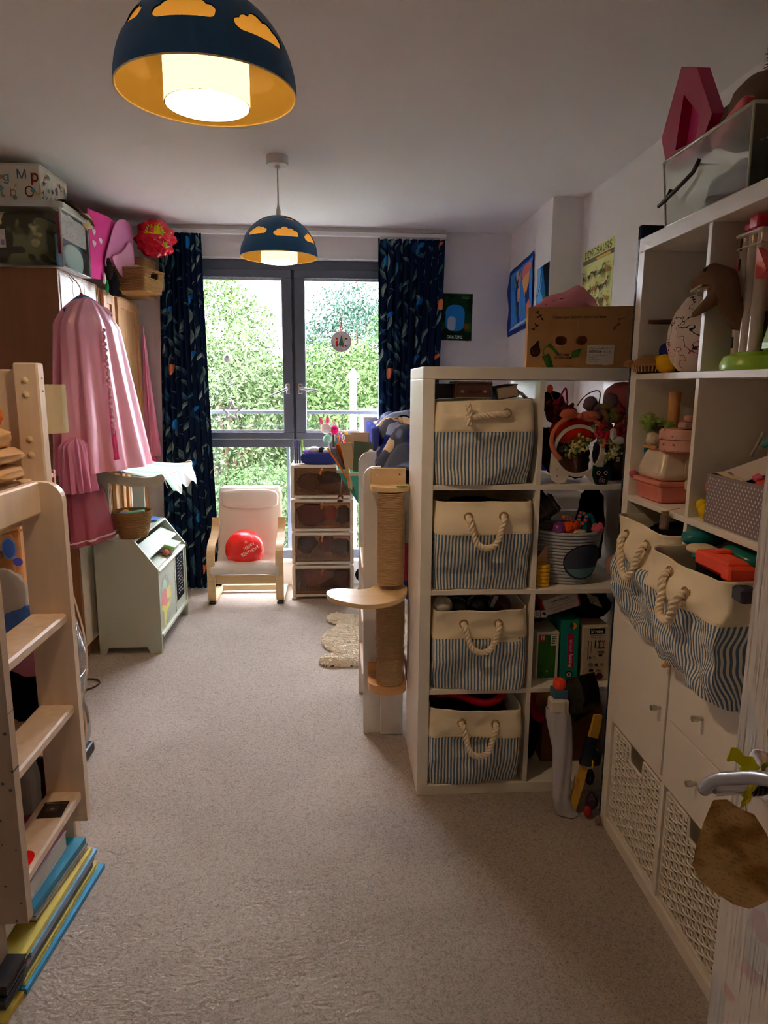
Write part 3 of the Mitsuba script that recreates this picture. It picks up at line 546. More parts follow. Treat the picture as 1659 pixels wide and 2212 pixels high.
def flowers(name, label, pts, cols, r, seed, cat='flower wreath'):
    k = thing(name, label, cat); g = np.random.default_rng(seed); it = []
    for p in pts:
        c = cols[g.integers(len(cols))]; s = r*g.uniform(.7, 1.25)
        for a in range(5):
            m = trimesh.creation.icosphere(1, 1); m.apply_scale([s*.6, s*.22, s*.34]); m.apply_transform(rot('y', a*72 + g.uniform(0, 50))); q = a*72*PI/180
            it.append((mv(m, p[0]+s*.55*math.cos(q), p[1]+g.uniform(-.3, .3)*s, p[2]+s*.55*math.sin(q)), tuple(int(np.clip(x*g.uniform(.75, 1.1), 0, 255)) for x in c)))
    m, c = vcol(it); part(k, 'petal', m, 'ink', True, kind='stuff', color=c); return k
flowers('flower_wreath', 'pink and red fabric flower wreath at the right of the accessory cube', [(.885+.055*math.cos(a)*s_, 2.21+.02*math.sin(a*3), 1.285+.05*math.sin(a)*s_) for a in np.linspace(0, 6.1, 14) for s_ in (1, .6)], [(176, 50, 66), (150, 36, 48), (196, 88, 96), (120, 120, 60)], .026, 3)
flowers('flower_wreath', 'dark rose coloured fabric flowers at the upper left of the accessory cube', [(.69+.02*(i % 4), 2.215+.008*(i % 3), 1.315+.016*(i//4)) for i in range(10)], [(96, 30, 44), (128, 44, 58), (70, 26, 34)], .022, 8)
scr = [blob((.842+.011*i*math.cos(i), 2.215, 1.318+.0095*i), (.021, .018, .018), .25, 3, i, 2) for i in range(5)]
single('hair_scrunchie', 'grey mauve gathered hair scrunchie below the pink balloon toy', 'scrunchie', C(scr + [blob((.872, 2.20, 1.358), (.026, .02, .028), .2, 3, 9, 2)]), D(112, 92, 98), True)
pb = thing('plush_ball', 'round dusky pink plush with a green and yellow patch above the flower wreath', 'plush toy')
part(pb, 'body', blob((.928, 2.235, 1.372), (.064, .05, .050), .05, 2, 4), D(176, 98, 92), True); part(pb, 'patch', mv(C([prism(ell(.016, .02, 24).difference(ell(.009, .013, 24)), .003), ]), M4=fr((.945, 2.190, 1.368), (1, .1, 0), (0, 0, 1))), D(20, 116, 86)); part(pb, 'patch', mv(prism(Polygon([(0, 0), (.014, .012), (.018, -.008), (.005, -.016)]), .004), M4=fr((.951, 2.189, 1.366), (1, .1, 0), (0, 0, 1))), D(214, 176, 60))
for i, (pp, c, n) in enumerate([([[.70, 2.20, 1.35], [.712, 2.20, 1.385], [.722, 2.20, 1.40], [.728, 2.20, 1.375], [.732, 2.20, 1.352]], (140, 26, 60), 'dark pink wire ear of a headband sticking up'), ([[.768, 2.21, 1.345], [.80, 2.21, 1.382], [.836, 2.21, 1.392], [.838, 2.21, 1.352]], (60, 44, 50), 'thin dark wire headband arching over the flowers')]):
    single('wire_ear' if i == 0 else 'wire_headband', n, 'headband', tube(spline(pp, 30), .0028 if i == 0 else .0018, 6), D(*c), True)
single('pin_flag', 'orange heart topped stick at the left of the accessory cube', 'decoration', C([blob((.672, 2.20, 1.398), (.010, .004, .014), .05, 2, 1, 2), tube([[.672, 2.20, 1.388], [.695, 2.205, 1.35]], .0012, 5)]), D(214, 82, 34), True)
single('black_hat', 'black felt hat behind the flowers', 'hat', blob((.70, 2.27, 1.355), (.042, .05, .036), .06, 2, 2), D(20, 18, 20), True)
single('white_feather', 'white felt wing tip among the red flowers', 'decoration', C([blob((.882, 2.185, 1.255), (.013, .006, .020), .05, 2, 3, 2), blob((.902, 2.187, 1.235), (.022, .006, .014), .05, 2, 4, 2)]), D(222, 214, 204), True)
for i, (x, z) in enumerate(((.70, 1.205), (.74, 1.17), (.80, 1.16), (.91, 1.18), (.955, 1.15), (.93, 1.12))):
    single('dark_scarf', ['dark scarf bunched at the left behind the visor frame', 'dark net bunched behind the window of the visor frame', 'dark ribbon behind the visor frame feet', 'black lace bow right of the garland', 'brown ribbon hanging at the right of the accessory cube', 'dark pouch on the shelf behind the owl'][i], 'scarf', blob((x, 2.30, z), (.045, .05, .062 if i < 5 else .03), .3, 3, 50+i, 3), D(*((40, 22, 24), (34, 30, 32), (46, 20, 24), (34, 26, 30), (62, 46, 38), (30, 26, 28))[i]), True)
single('hair_comb', 'silver wire hair piece glinting through the visor window', 'hair accessory', C([tube(spline([[.735, 2.23, 1.255], [.76, 2.22, 1.262], [.80, 2.225, 1.25], [.83, 2.23, 1.245]], 20), .003, 6)] + [tube(spline([[.738+.016*i, 2.235, 1.25], [.735+.016*i, 2.225, 1.22], [.728+.015*i, 2.235, 1.195]], 10), .0012, 5) for i in range(5)]), 'chrome', True)

# toy basket cube
kb = thing('rope_basket', 'light grey coiled rope basket full of toys in the low shelf', 'basket'); bcx, bcy, bz = .787, 2.315, zA[2]+.001
prof = [(0.0, .002), (.086, .002), (.094, .01), (.103, .06), (.113, .12), (.122, .183), (.120, .186), (.116, .18), (.107, .12), (.097, .06), (.088, .012), (0, .01)]
co = []
for i in range(16):
    z = .006 + i*.0115; r = .090 + .030*(z/.183) ; co.append(tube([[bcx+r*math.cos(a), bcy+r*math.sin(a), bz+z] for a in np.arange(56)*2*PI/56], .0060, 7, closed=True))
part(kb, 'coil', C(co), M('rope_grey', S(172, 174, 176)), True, kind='stuff'); part(kb, 'base', lathe([(0, .001), (.09, .001), (.09, .006), (0, .006)], 40, (bcx, bcy, bz)), 'rope_grey')
hd = [tube(spline([[bcx-.118, bcy-.03, bz+.16], [bcx-.148, bcy-.035, bz+.12], [bcx-.128, bcy-.035, bz+.08], [bcx-.108, bcy-.03, bz+.10]], 24), .006, 7)]
def bend_b(z0=.0):
    def f(v):
        a = -PI/2 + .12 + v[:, 0]/.118; r = .098 + .028*((v[:, 1]+.095)/.183) + .0055 + v[:, 2]; return np.column_stack([bcx + r*np.cos(a), bcy + r*np.sin(a), bz + .095 + v[:, 1]])
    return f
def dense(p, s=.006):
    x0, y0, x1, y1 = p.bounds; ms = []
    for i in range(int((x1-x0)/s)+1):
        q = p.intersection(sbox(x0+i*s, y0-1, x0+(i+1)*s, y1+1))
        if q.area > 1e-9: ms.append(flat(q))
    return C([m for m in ms if m is not None])
ov = ell(.074, .060, 40, .022, -.012); decal(kb, 'oval_patch', np.eye(4), [(dense(ov.buffer(.003)), (14, 16, 22)), (dense(ov), (66, 72, 88)), (dense(ov.intersection(sbox(-1, -1, 1, -.030)).buffer(-.004)), (96, 138, 146))], step=.0006, bend=bend_b(), label='plain dark blue and teal oval patch')
bt = bz + .186
single('toy_ball', 'purple ball at the left of the rope basket', 'ball', ball((.735, 2.23, bt+.006), .026, 3), G(120, 56, 128, .25), True)
sn = thing('snap_chain', 'orange and blue snap chain toy curled on top of the rope basket', 'toy'); path = spline([[.742, 2.21, bt+.052], [.772, 2.215, bt+.042], [.80, 2.22, bt+.022], [.822, 2.22, bt+.052], [.808, 2.225, bt+.062], [.798, 2.22, bt+.04], [.79, 2.22, bt+.02], [.782, 2.215, bt+.004]], 34)
for col, nm, o in (((228, 96, 36), 'orange_bead', 0), ((36, 84, 140), 'blue_bead', 1)): part(sn, nm, C([rbx(p[0]-.0055, p[0]+.0055, p[1]-.005, p[1]+.005, p[2]-.005, p[2]+.005, .0025, 2) for i, p in enumerate(path) if i % 2 == o]), G(*col, .35), True, kind='stuff')
single('toy_figure', 'orange knobbly rubber toy in the rope basket', 'toy', C([blob((.768, 2.222, bt+.012), (.020, .018, .026), .3, 3, 3), blob((.785, 2.22, bt+.018), (.014, .014, .02), .3, 3, 4)]), D(226, 84, 30), True)
single('toy_band', 'teal rubber cuff standing in the rope basket', 'toy', tube(spline([[.824, 2.23, bt-.01], [.825, 2.228, bt+.034], [.838, 2.232, bt+.05], [.852, 2.236, bt+.03], [.858, 2.24, bt-.01]], 30), .010, 8), D(22, 106, 122), True)
single('soft_toy', 'pink knobbly soft toy at the right of the rope basket', 'plush toy', C([blob((.868, 2.232, bt+.006), (.022, .018, .016), .15, 3, 5), blob((.858, 2.23, bt+.018), (.009, .009, .009), .1, 2, 6, 2), blob((.876, 2.23, bt+.02), (.009, .009, .009), .1, 2, 7, 2)]), D(226, 112, 132), True)
single('sea_shell', 'cream toy at the front rim of the rope basket', 'toy', blob((.80, 2.212, bt-.002), (.024, .012, .010), .25, 4, 8), D(206, 184, 150), True)
jr = thing('lantern', 'dark glass lantern lying behind the purple ball', 'lantern'); TJ = fr((.692, 2.30, 1.005), (.72, 0, -.7), (0, 1, 0)); part(jr, 'glass', mv(lathe([(0, -.05), (.034, -.05), (.036, -.02), (.036, .02), (.03, .04), (0, .042)], 28), M4=fr((.700, 2.27, 1.0), (.6, .2, -.75), (.1, 1, .2))), G(34, 32, 34, .12), 40); part(jr, 'ring', mv(C([tube([[.037*math.cos(a), .037*math.sin(a), z] for a in np.arange(28)*2*PI/28], .0022, 6, closed=True) for z in (-.045, -.01, .03)]), M4=fr((.700, 2.27, 1.0), (.6, .2, -.75), (.1, 1, .2))), G(90, 84, 78, .3), True)
yl = thing('spring_toy', 'yellow stacked ring toy standing left of the rope basket', 'toy')
for i in range(6): part(yl, 'ring', tube([[.682+.017*math.cos(a), 2.215+.017*math.sin(a), zA[2]+.0075+.0125*i] for a in np.arange(28)*2*PI/28], .0072, 8, closed=True), G(232, 178, 22, .35), True)
single('greeting_card', 'pale peach card leaning at the left of the rope basket', 'card', mv(bx(-.035, .035, -.001, .001, 0, .115), M4=fr((.690, 2.245, .80), (.8, .1, -.5), (-.1, 1, .1))), D(206, 162, 132))
single('soft_toy', 'pale pink plush foot squeezed at the right of the rope basket', 'plush toy', blob((.93, 2.235, .805), (.024, .025, .036), .2, 2.5, 11), D(176, 136, 124), True)
single('soft_toy', 'dark furry toys heaped behind the rope basket', 'plush toy', C([blob((.92, 2.44, .90), (.05, .05, .15), .25, 3, 13), blob((.72, 2.47, .88), (.06, .05, .16), .25, 3, 14)]), D(24, 18, 22), True)

# games cube
def print_box(name, label, cat, x0, x1, y0, y1, z0, z1, col, items, M4=None, side=None, r=.0015):
    """Cardboard box with its printed front (local xy on the front face, origin at its lower left)."""
    k = thing(name, label, cat); m = bx(x0, x1, y0, y1, z0, z1, r); m = mv(m, M4=M4) if M4 is not None else m
    part(k, 'carton', m, D(*col)); T = fr((x0, y0-.0002, z0), (1, 0, 0), (0, 0, 1)); T = (M4 @ T) if M4 is not None else T
    decal(k, 'print', T, items); return k
g0 = zA[1]+.001; w1, h1 = .079, .178
print_box('game_box', 'green and white game box standing at the left in the games cube', 'game box', .680, .680+w1, 2.236, 2.49, g0, g0+h1, (206, 198, 184), [(sbox(.006, .008, .069, .168), (58, 104, 44)), (rrect(.008, .144, .030, .168, .005), (190, 36, 34)), (sbox(.0145, .148, .018, .164), (232, 226, 214)), (sbox(.0225, .148, .0255, .164), (232, 226, 214)), (sbox(.049, .128, .067, .166), (226, 220, 208))] + [(sbox(.0515, .134+.0042*i, .0645, .134+.0042*i+(.0016 if i % 2 else .003)), (30, 30, 28)) for i in range(7)] + [(sbox(.009+.003*(i % 3), .012+.006*i, .026, .0135+.006*i), (34, 66, 28)) for i in range(8)] + [(sbox(.048, .012+.006*i, .064, .0135+.006*i), (34, 66, 28)) for i in range(8)] + [(txt('CE', .006, .036, .012), (24, 40, 22)), (ell(.004, .004, 12, .038, .036), (150, 170, 130))])
print_box('craft_box', 'teal pottery wheel box standing in the middle of the games cube', 'game box', .768, .768+.062, 2.230, 2.47, g0, g0+.222, (32, 118, 104), [(sbox(.023, .045, .045, .172), (172, 24, 66)), (txt('Pottery', .0105, .0385, .050, True, 90), (232, 220, 224)), (txt('WHEEL', .0105, .0385, .104, False, 90), (226, 186, 200)), (ell(.013, .013, 28, .030, .022), (26, 34, 36)), (ell(.009, .009, 24, .030, .022), (196, 196, 190)), (sbox(.0265, .017, .0335, .027), (60, 64, 64)), (ell(.009, .012, 20, .044, .200), (214, 156, 40)), (ell(.007, .010, 20, .035, .201), (56, 58, 60))], M4=rot('y', -1.5, [.80, 2.2, g0]))
xk = .843; kn = [(sbox(.022, .172, .076, .192), (22, 22, 24)), (txt("k'nex", .0125, .0255, .1755, True), (232, 228, 222)), (txt('Included Parts', .0042, .026, .1655), (60, 56, 56)), (txt('Pieces incluses', .0042, .026, .158), (60, 56, 56)), (sbox(.016, .080, .0185, .150), (74, 24, 46)), (sbox(.027, .104, .0292, .150), (150, 78, 40)), (sbox(.040, .120, .0432, .150), (34, 30, 34))]
for q, c in ((.056, (44, 58, 48)), (.070, (166, 30, 46))): kn += [(unary_union([sbox(q-.0015, .122, q+.0015, .146), ell(.006, .005, 12, q, .147).difference(ell(.003, .006, 12, q, .151)), ell(.006, .005, 12, q, .121).difference(ell(.003, .006, 12, q, .117))]), c)]
kn += [(sbox(.052, .104, .074, .110), (110, 60, 40)), (sbox(.055, .092, .068, .099), (60, 30, 50)), (ell(.009, .006, 16, .028, .062), (150, 120, 80)), (Polygon([(.042, .055), (.054, .055), (.052, .068), (.047, .062), (.043, .067)]), (120, 30, 40)), (Polygon([(.060, .057), (.074, .057), (.068, .068)]), (120, 100, 60)), (ell(.009, .005, 16, .030, .040), (40, 40, 60)), (ell(.010, .005, 16, .056, .039), (140, 108, 70)), (unary_union([sbox(.014, .002, .034, .006), sbox(.014, .026, .034, .030), sbox(.0175, .004, .0305, .028)]), (92, 110, 128)), (ell(.013, .013, 28, .059, .017), (62, 32, 34)), (ell(.004, .005, 12, .024, .088), (70, 40, 60)), (ell(.003, .005, 12, .038, .090), (160, 130, 60))]
print_box('construction_set_box', 'beige construction toy box printed with its parts, at the right in the games cube', 'game box', xk, xk+.093, 2.222, 2.47, g0, g0+.198, (196, 178, 152), kn, M4=rot('y', -1.2, [.88, 2.2, g0]))
TK = fr((.668, 2.215, .642), (.968, 0, .25), (0, 1, 0)); TK2 = np.eye(4)
nk = thing('kit_box', 'white nature kit box with red ends lying upside down and tilted on the game boxes', 'game box'); R_ = fr((.700, 2.224, .628), (.955, 0, .296), (0, 1, 0))   # local x along, y deep, z up
part(nk, 'carton', mv(bx(.006, .126, 0, .2, 0, .056, .001), M4=R_), D(206, 200, 192)); part(nk, 'end_cap', mv(bx(0, .006, 0, .2, -.0004, .0564, .001), M4=R_), D(176, 52, 32)); part(nk, 'end_cap', mv(bx(.126, .132, 0, .2, -.0004, .0564, .001), M4=R_), D(176, 52, 32))
TF = R_ @ fr((.126, -.0002, .056), (-1, 0, 0), (0, 0, -1)); decal(nk, 'print', TF, [(txt('NATURE EXPLORER', .0072, .060, .030, False, 0, True), (180, 110, 84)), (txt('TRACKING KIT', .0072, .060, .041, False, 0, True), (180, 110, 84)), (txt('Learn & scratch', .0066, .060, .0105, True, 0, True), (40, 36, 36)), (sbox(.025, .0225, .054, .0236), (40, 36, 36)), (sbox(.066, .0225, .095, .0236), (40, 36, 36))])
for i, x in enumerate((.672, .694)):
    k = thing('picture_tile', ['white picture tile with dark dashes at the left of the games cube', 'white picture tile with a black blot beside the kit box'][i], 'tile'); T = fr((x, 2.218, .640), (1, 0, .05), (0, 0, 1)); part(k, 'tile', mv(bx(-.0095, .0095, -.013, .013, 0, .003, .001), M4=T), D(206, 202, 196))
    decal(k, 'print', T@fr((0, 0, .003), (1, 0, 0), (0, 1, 0)), [(unary_union([sbox(-.005+a*.006, -.006+b_*.006, -.002+a*.006, -.004+b_*.006) for a in range(2) for b_ in range(3)]) if i == 0 else unary_union([ell(.006, .0045, 12, 0, .002), ell(.003, .003, 12, .004, -.003)]), (26, 24, 26))])
bd = thing('printed_cloth', 'spotted white cloth hanging out right of the kit box', 'cloth'); part(bd, 'cloth', grid(np.array([[[.838+.007*j+.004*i, 2.222+.003*math.sin(j*2+i), .712-.0075*i-.003*j] for j in range(7)] for i in range(6)]), .002), D(170, 160, 146), True); decal(bd, 'spots', fr((.838, 2.2175, .712), (.9, 0, -.35), (.5, 0, -1)), [(ell(.0018, .0016, 8, .006+.008*a+.004*(b_ % 2), .006+.008*b_), (70, 60, 56)) for a in range(5) for b_ in range(4)])
single('storage_bag_dark', 'dark blue bag stuffed behind the construction toy box', 'bag', blob((.90, 2.37, .635), (.075, .1, .062), .2, 3, 17), D(18, 22, 36), True)
single('dark_box', 'black boxes lying behind the kit box', 'box', mv(bx(-.11, .11, 0, .25, -.02, .02, .002), M4=fr((.76, 2.29, .655), (.97, 0, .22), (0, 1, 0))), D(26, 24, 26))
single('brown_bag', 'brown paper bag squashed under the picture tiles', 'bag', blob((.69, 2.33, .61), (.04, .07, .028), .25, 3, 19), D(58, 38, 28), True)

# bottom right cube: toys leaning out
dk = thing('ghost_toy', 'long white toy launcher with an orange cap leaning out of the bottom cube', 'toy'); 
part(dk, 'cap', lathe([(0, -.002), (.018, -.001), (.0215, .006), (.021, .022), (.018, .029), (.012, .030), (.010, .025), (0, .025)], 28, (.726, 2.112, .417)), G(236, 62, 30, .4), 40, 'orange cap')
part(dk, 'neck', rbx(.702, .752, 2.09, 2.14, .385, .416, .006), G(40, 84, 104, .4)); part(dk, 'block', C([bx(.690, .738, 2.072, 2.12, .345, .388, .004), bx(.738, .752, 2.08, 2.13, .30, .385, .003)]), G(206, 196, 180, .5))
cv = [(.684, .752, .352), (.682, .762, .32), (.690, .765, .27), (.700, .766, .22), (.702, .764, .16), (.706, .762, .11), (.706, .758, .06), (.712, .775, .02), (.720, .79, .004)]
P = np.zeros((len(cv)*4-3, 25, 3)); L_, R2, Z_ = [np.interp(np.linspace(0, len(cv)-1, len(P)), np.arange(len(cv)), [q[i] for q in cv]) for i in range(3)]
for i in range(len(P)):
    for j in range(25):
        a = j/24*2*PI; s = i/(len(P)-1); P[i, j] = [(L_[i]+R2[i])/2 + (R2[i]-L_[i])/2*math.cos(a)*(1+.10*math.sin(3*a+5*s)), 2.10 - .06*s + .026*math.sin(a)*(1+.15*math.sin(5*a+9*s)), Z_[i]]
part(dk, 'cover', grid(P[::-1], .0012), D(176, 172, 172), True, 'gauzy white cover')
sw = thing('toy_sword', 'toy sword with yellow grip pieces leaning in the corner by the tall shelf', 'toy sword'); Pa, Pb = np.array([.762, 2.045, .012]), np.array([.872, 2.12, .345]); dv = (Pb-Pa)/np.linalg.norm(Pb-Pa); TS = fr(Pa, np.cross([0, 1, 0], dv), dv)
part(sw, 'grip', mv(prism(Polygon([(-.013, .02), (.012, .0), (.014, .10), (.012, .155), (-.010, .160), (-.009, .12), (-.016, .11), (-.010, .08)]).buffer(.002), .014), M4=TS), G(206, 158, 58, .4)); part(sw, 'guard', mv(prism(Polygon([(-.014, .158), (.018, .16), (.018, .25), (-.014, .25)]).buffer(.003), .018), M4=TS), G(20, 30, 46, .4)); part(sw, 'grip', mv(prism(Polygon([(-.010, .25), (.016, .255), (.014, .30), (.010, .33), (-.012, .325)]).buffer(.002), .014), M4=TS), G(206, 158, 58, .4)); part(sw, 'stud', mv(C([ball((x, y, .017), .003, 1) for x, y in ((-.004, .15), (-.010, .105), (.008, .32), (-.006, .262))]), M4=TS), 'brass')
bp = thing('black_package', 'shiny black plastic package leaning in the bottom cube behind the sword', 'package'); cA, cB, cC, cD = [np.array(q) for q in ((.742, 2.135, .432), (.852, 2.150, .455), (.880, 2.130, .350), (.790, 2.165, .265))]; PQ = np.array([[(cD*(1-u)+cC*u)*(1-v)+(cA*(1-u)+cB*u)*v + [0, -.012*math.sin(PI*u)*math.sin(PI*v), 0] for u in np.linspace(0, 1, 18)] for v in np.linspace(0, 1, 18)]); PQ[:, :, 1] += .009*(meshkit.fbm(PQ*45, 3)-.5); part(bp, 'film', grid(PQ, .012), G(20, 18, 16, .12), 30)
single('cardboard_sheet', 'brown cardboard box at the back of the bottom cube', 'box', bx(.735, .955, 2.30, 2.52, zA[0]+.001, .26, .002), D(104, 66, 36))
single('black_tube', 'black bag standing at the back left of the bottom cube', 'bag', blob((.695, 2.34, .15), (.035, .06, .110), .12, 2, 21), D(14, 12, 14), True)
single('feather_boa', 'crimson feather boa hanging down in the bottom cube', 'boa', tube(spline([[.68, 2.25, .36], [.672, 2.23, .31], [.682, 2.22, .27], [.712, 2.23, .245]], 40), .013 + .004*np.sin(np.arange(40)*2.1), 10), D(140, 12, 44), True)
for i, (x, y, z, r, c, n) in enumerate([(.862, 2.10, .165, .030, (26, 26, 34), 'dark toy gun body behind the sword'), (.83, 2.03, .05, .030, (40, 22, 40), 'dark purple shiny toy on the floor by the sword'), (.812, 2.015, .022, .020, (150, 22, 26), 'small red toy on the floor in the corner'), (.832, 1.975, .018, .016, (120, 96, 70), 'beige figurine on the floor beside the tall shelf'), (.84, 2.09, .10, .026, (24, 30, 40), 'dark blue toy on the floor in the corner')]):
    single('corner_toy', n, 'toy', blob((x, y, z+.002), (r*.62, r*.62, r), .25, 3.5, 60+i), G(*c, .35), True)
single('yellow_tag', 'small yellow tag hanging in the corner beside the sword', 'tag', bx(.835, .836, 2.055, 2.068, .155, .18), G(226, 190, 40))

# cardboard box on the low shelf
M('cardboard', proc(lambda p, n, uv: mix(S(178, 134, 88), S(164, 120, 76), .6*noise(p.x*9, p.y*9, p.z*30) + .4*noise(p.x*160, p.y*160, p.z*500))))
kc = thing('cardboard_box', 'brown vegetable delivery box with two oval hand holes on top of the low shelf', 'box'); bw, bh, bd_ = .325, .188, .20; X0, Y0, Z0 = .602, 2.238, HA+.0005; KR = rot('z', -13, [X0, Y0, 0])
fp = sbox(0, 0, bw, bh).difference(unary_union([rrect(.0875+.0, .071, .1235, .0985, .0135), rrect(.150, .071, .1862, .0985, .0135), rrect(.117, -.01, .1485, .007, .006)]))
part(kc, 'front_panel', mv(prism(fp, .004), M4=KR@fr((X0, Y0+.004, Z0), (1, 0, 0), (0, 0, 1))), 'cardboard')
part(kc, 'wall_panel', mv(bx(X0, X0+.004, Y0+.0042, Y0+bd_, Z0, Z0+bh), M4=KR), 'cardboard'); part(kc, 'wall_panel', mv(bx(X0+bw-.004, X0+bw, Y0+.0042, Y0+bd_, Z0, Z0+bh), M4=KR), 'cardboard'); part(kc, 'wall_panel', mv(bx(X0+.004, X0+bw-.004, Y0+bd_-.004, Y0+bd_, Z0, Z0+bh), M4=KR), 'cardboard'); part(kc, 'bottom', mv(bx(X0+.004, X0+bw-.004, Y0+.0042, Y0+bd_-.004, Z0, Z0+.004), M4=KR), 'cardboard')
part(kc, 'corner_flap', mv(bx(X0+.004, X0+.048, Y0-.0014, Y0-.0002, Z0+bh-.068, Z0+bh-.003), M4=KR), 'cardboard'); part(kc, 'corner_flap', mv(bx(X0+bw-.050, X0+bw-.003, Y0-.0014, Y0-.0002, Z0+bh-.070, Z0+bh+.001), M4=KR), 'cardboard')
ink = (52, 30, 24); lf = lambda x, y, a, s: affinity.translate(affinity.rotate(Polygon([(0, 0), (.35*s, .28*s), (s, 0), (.35*s, -.28*s)]).buffer(s*.06), a, origin=(0, 0)), x, y); ln = lambda pts, w: LineString(pts).buffer(w/2)
pt = [(txt('Please give this box back next time', .0072, .158, .153, True, 0, True), ink), (ln([(.155, .0), (.155, .152)], .0022), (188, 140, 90)), (unary_union([ell(.0165, .0185, 28, .026, .052), Polygon([(.018, .066), (.030, .082), (.037, .085), (.036, .075), (.040, .062)])]), (46, 28, 24)), (ln([(.018, .055), (.020, .044)], .0012), (110, 84, 74)), (ln([(.032, .062), (.034, .046)], .0012), (110, 84, 74)), (Polygon([(.050, .034), (.068, .042), (.074, .030), (.084, .001), (.067, .001), (.058, .018)]).buffer(.002), (44, 84, 36)), (ln([(.055, .038), (.050, .052), (.056, .064), (.066, .068)], .0036), (92, 110, 52)), (unary_union([lf(.064+.006*i, .068-.0035*i, 20-18*i, .014) for i in range(6)]), (54, 96, 40)), (unary_union([ell(.0012, .0012, 8, .062+.003*(i % 4), .006+.006*(i//2)) for i in range(10)]), (120, 160, 80)), (txt('push here', .0068, .090, .038, True), ink), (txt('to fold box', .0068, .088, .0285, True), ink), (ln([(.122, .040), (.130, .036)], .0015), ink), (ell(.004, .004, 14, .136, .0305), (70, 30, 26)), (lf(.141, .034, 42, .036), (50, 96, 40)), (lf(.144, .037, 42, .024), (60, 110, 46))]
lx, ly = .187, .010; pt += [(sbox(lx, ly, lx+.082, ly+.061), (214, 204, 192)), (txt('Central LondonEnza 142', .0045, lx+.005, ly+.0485), (44, 42, 44)), (txt('MERS4', .0082, lx+.005, ly+.0365, True), (30, 30, 32)), (txt('Box 2 of 2', .0052, lx+.046, ly+.037), (44, 42, 44)), (txt('Mr Lawrence Ballantine', .0040, lx+.004, ly+.0275), (70, 66, 66)), (txt('Apartment 2', .0040, lx+.004, ly+.0205), (70, 66, 66)), (txt('3 Union Road', .0040, lx+.004, ly+.0135), (70, 66, 66)), (txt('LW1V 3YR', .0040, lx+.004, ly+.0065), (70, 66, 66)), (sbox(lx+.048, ly-.0025, lx+.068, ly+.0005), (206, 198, 188))]
decal(kc, 'print', KR@fr((X0, Y0-.0002, Z0), (1, 0, 0), (0, 0, 1)), pt, .00018)
fl2 = [(unary_union([lf(.026, .168, 60, .010), lf(.030, .168, 120, .009), lf(.034, .160, 30, .010), lf(.033, .158, 190, .008), lf(.040, .154, -40, .010), ln([(.028, .172), (.044, .150)], .0010)]), (44, 26, 22)), (unary_union([ln([(.008, .122), (.018, .122), (.030, .134)], .0012), lf(.024, .128, 30, .010), lf(.026, .132, 130, .008), ell(.004, .003, 10, .018, .120)]), (44, 26, 22)), (unary_union([ln([(.304, .172), (.303, .156), (.292, .152), (.284, .150), (.276, .140), (.272, .128)], .0014), lf(.272, .130, 30, .014), lf(.270, .128, 240, .014), ell(.004, .003, 10, .280, .149)]), (150, 60, 30))]
decal(kc, 'flap_print', KR@fr((X0, Y0-.00145, Z0), (1, 0, 0), (0, 0, 1)), fl2, .00015)
pc = thing('pink_cloth', 'pink patterned cloth heaped in the open cardboard box', 'cloth'); cb = blob((0, 0, 0), (.105, .075, .062), .16, 2.2, 31, 4); cb.vertices[:, 2] += .028*np.exp(-((cb.vertices[:, 0]-.035)/.03)**2)*(cb.vertices[:, 2] > 0)
part(pc, 'cloth', mv(mv(cb, x=X0+.125, y=Y0+.10, z=Z0+bh-.008), M4=KR), D(214, 138, 142), True); part(pc, 'motif', C([mv(mv(blob((0, 0, 0), (.006, .004, .003), .2, 3, i, 1), x=X0+.06+.022*i, y=Y0+.055-.012*math.sin(i*.55), z=Z0+bh+.012+.020*math.sin(i*.55)), M4=KR) for i in range(7)]), D(176, 66, 84), True, kind='stuff')
# ---------------------------------------------------------------- in and on the tall shelf
z5, z4, z3 = zB[4]+.001, zB[3]+.001, zB[2]+.001
tu = thing('wooden_turtle', 'carved wooden turtle rattle at the far end of the top row', 'ornament'); tx, ty = .872, 1.925
part(tu, 'shell', lathe([(0, .052), (.02, .050), (.040, .038), (.052, .022), (.050, .018), (0, .018)], 28, (tx, ty, z5)), D(150, 108, 70), 40); part(tu, 'underside', lathe([(.046, .018), (.044, .006), (.03, .001), (0, .001)], 28, (tx, ty, z5)), D(92, 66, 46), 40)
part(tu, 'ribs', C([tube([[tx+.049*math.cos(a), ty+.049*math.sin(a), z5+.019], [tx+.044*math.cos(a), ty+.044*math.sin(a), z5+.004]], .0018, 4) for a in np.arange(30)*2*PI/30]), D(196, 160, 118), kind='stuff'); part(tu, 'head', blob((tx-.040, ty+.052, z5+.028), (.014, .022, .011), .05, 2, 2), D(150, 108, 70), True)
du = thing('toy_duck', 'yellow toy duck with a dark blue wing in the top row', 'toy'); part(du, 'body', C([blob((.888, 1.862, z5+.026), (.026, .040, .027), .06, 2, 3), blob((.884, 1.89, z5+.030), (.02, .02, .02), .05, 2, 4)]), D(216, 164, 34), True); part(du, 'wing', blob((.882, 1.868, z5+.058), (.007, .030, .022), .08, 2, 5), D(30, 36, 92), True)
eg = thing('paper_egg', 'egg shaped paper lantern scribbled with marker on white and pink', 'lantern'); M('scribble', proc(lambda p, n, uv: mix(mix(S(232, 214, 200), S(222, 130, 150), smoothstep(1.53, 1.46, p.z)*smoothstep(.42, .6, fbm(p.y*9, p.z*9, 2.))), mix(S(40, 34, 40), S(176, 40, 60), dr.select(p.z < 1.50, 1., 0.)), smoothstep(.026, .012, dr.abs(fbm(p.y*52+4, p.z*44, 1.) - .5)))))
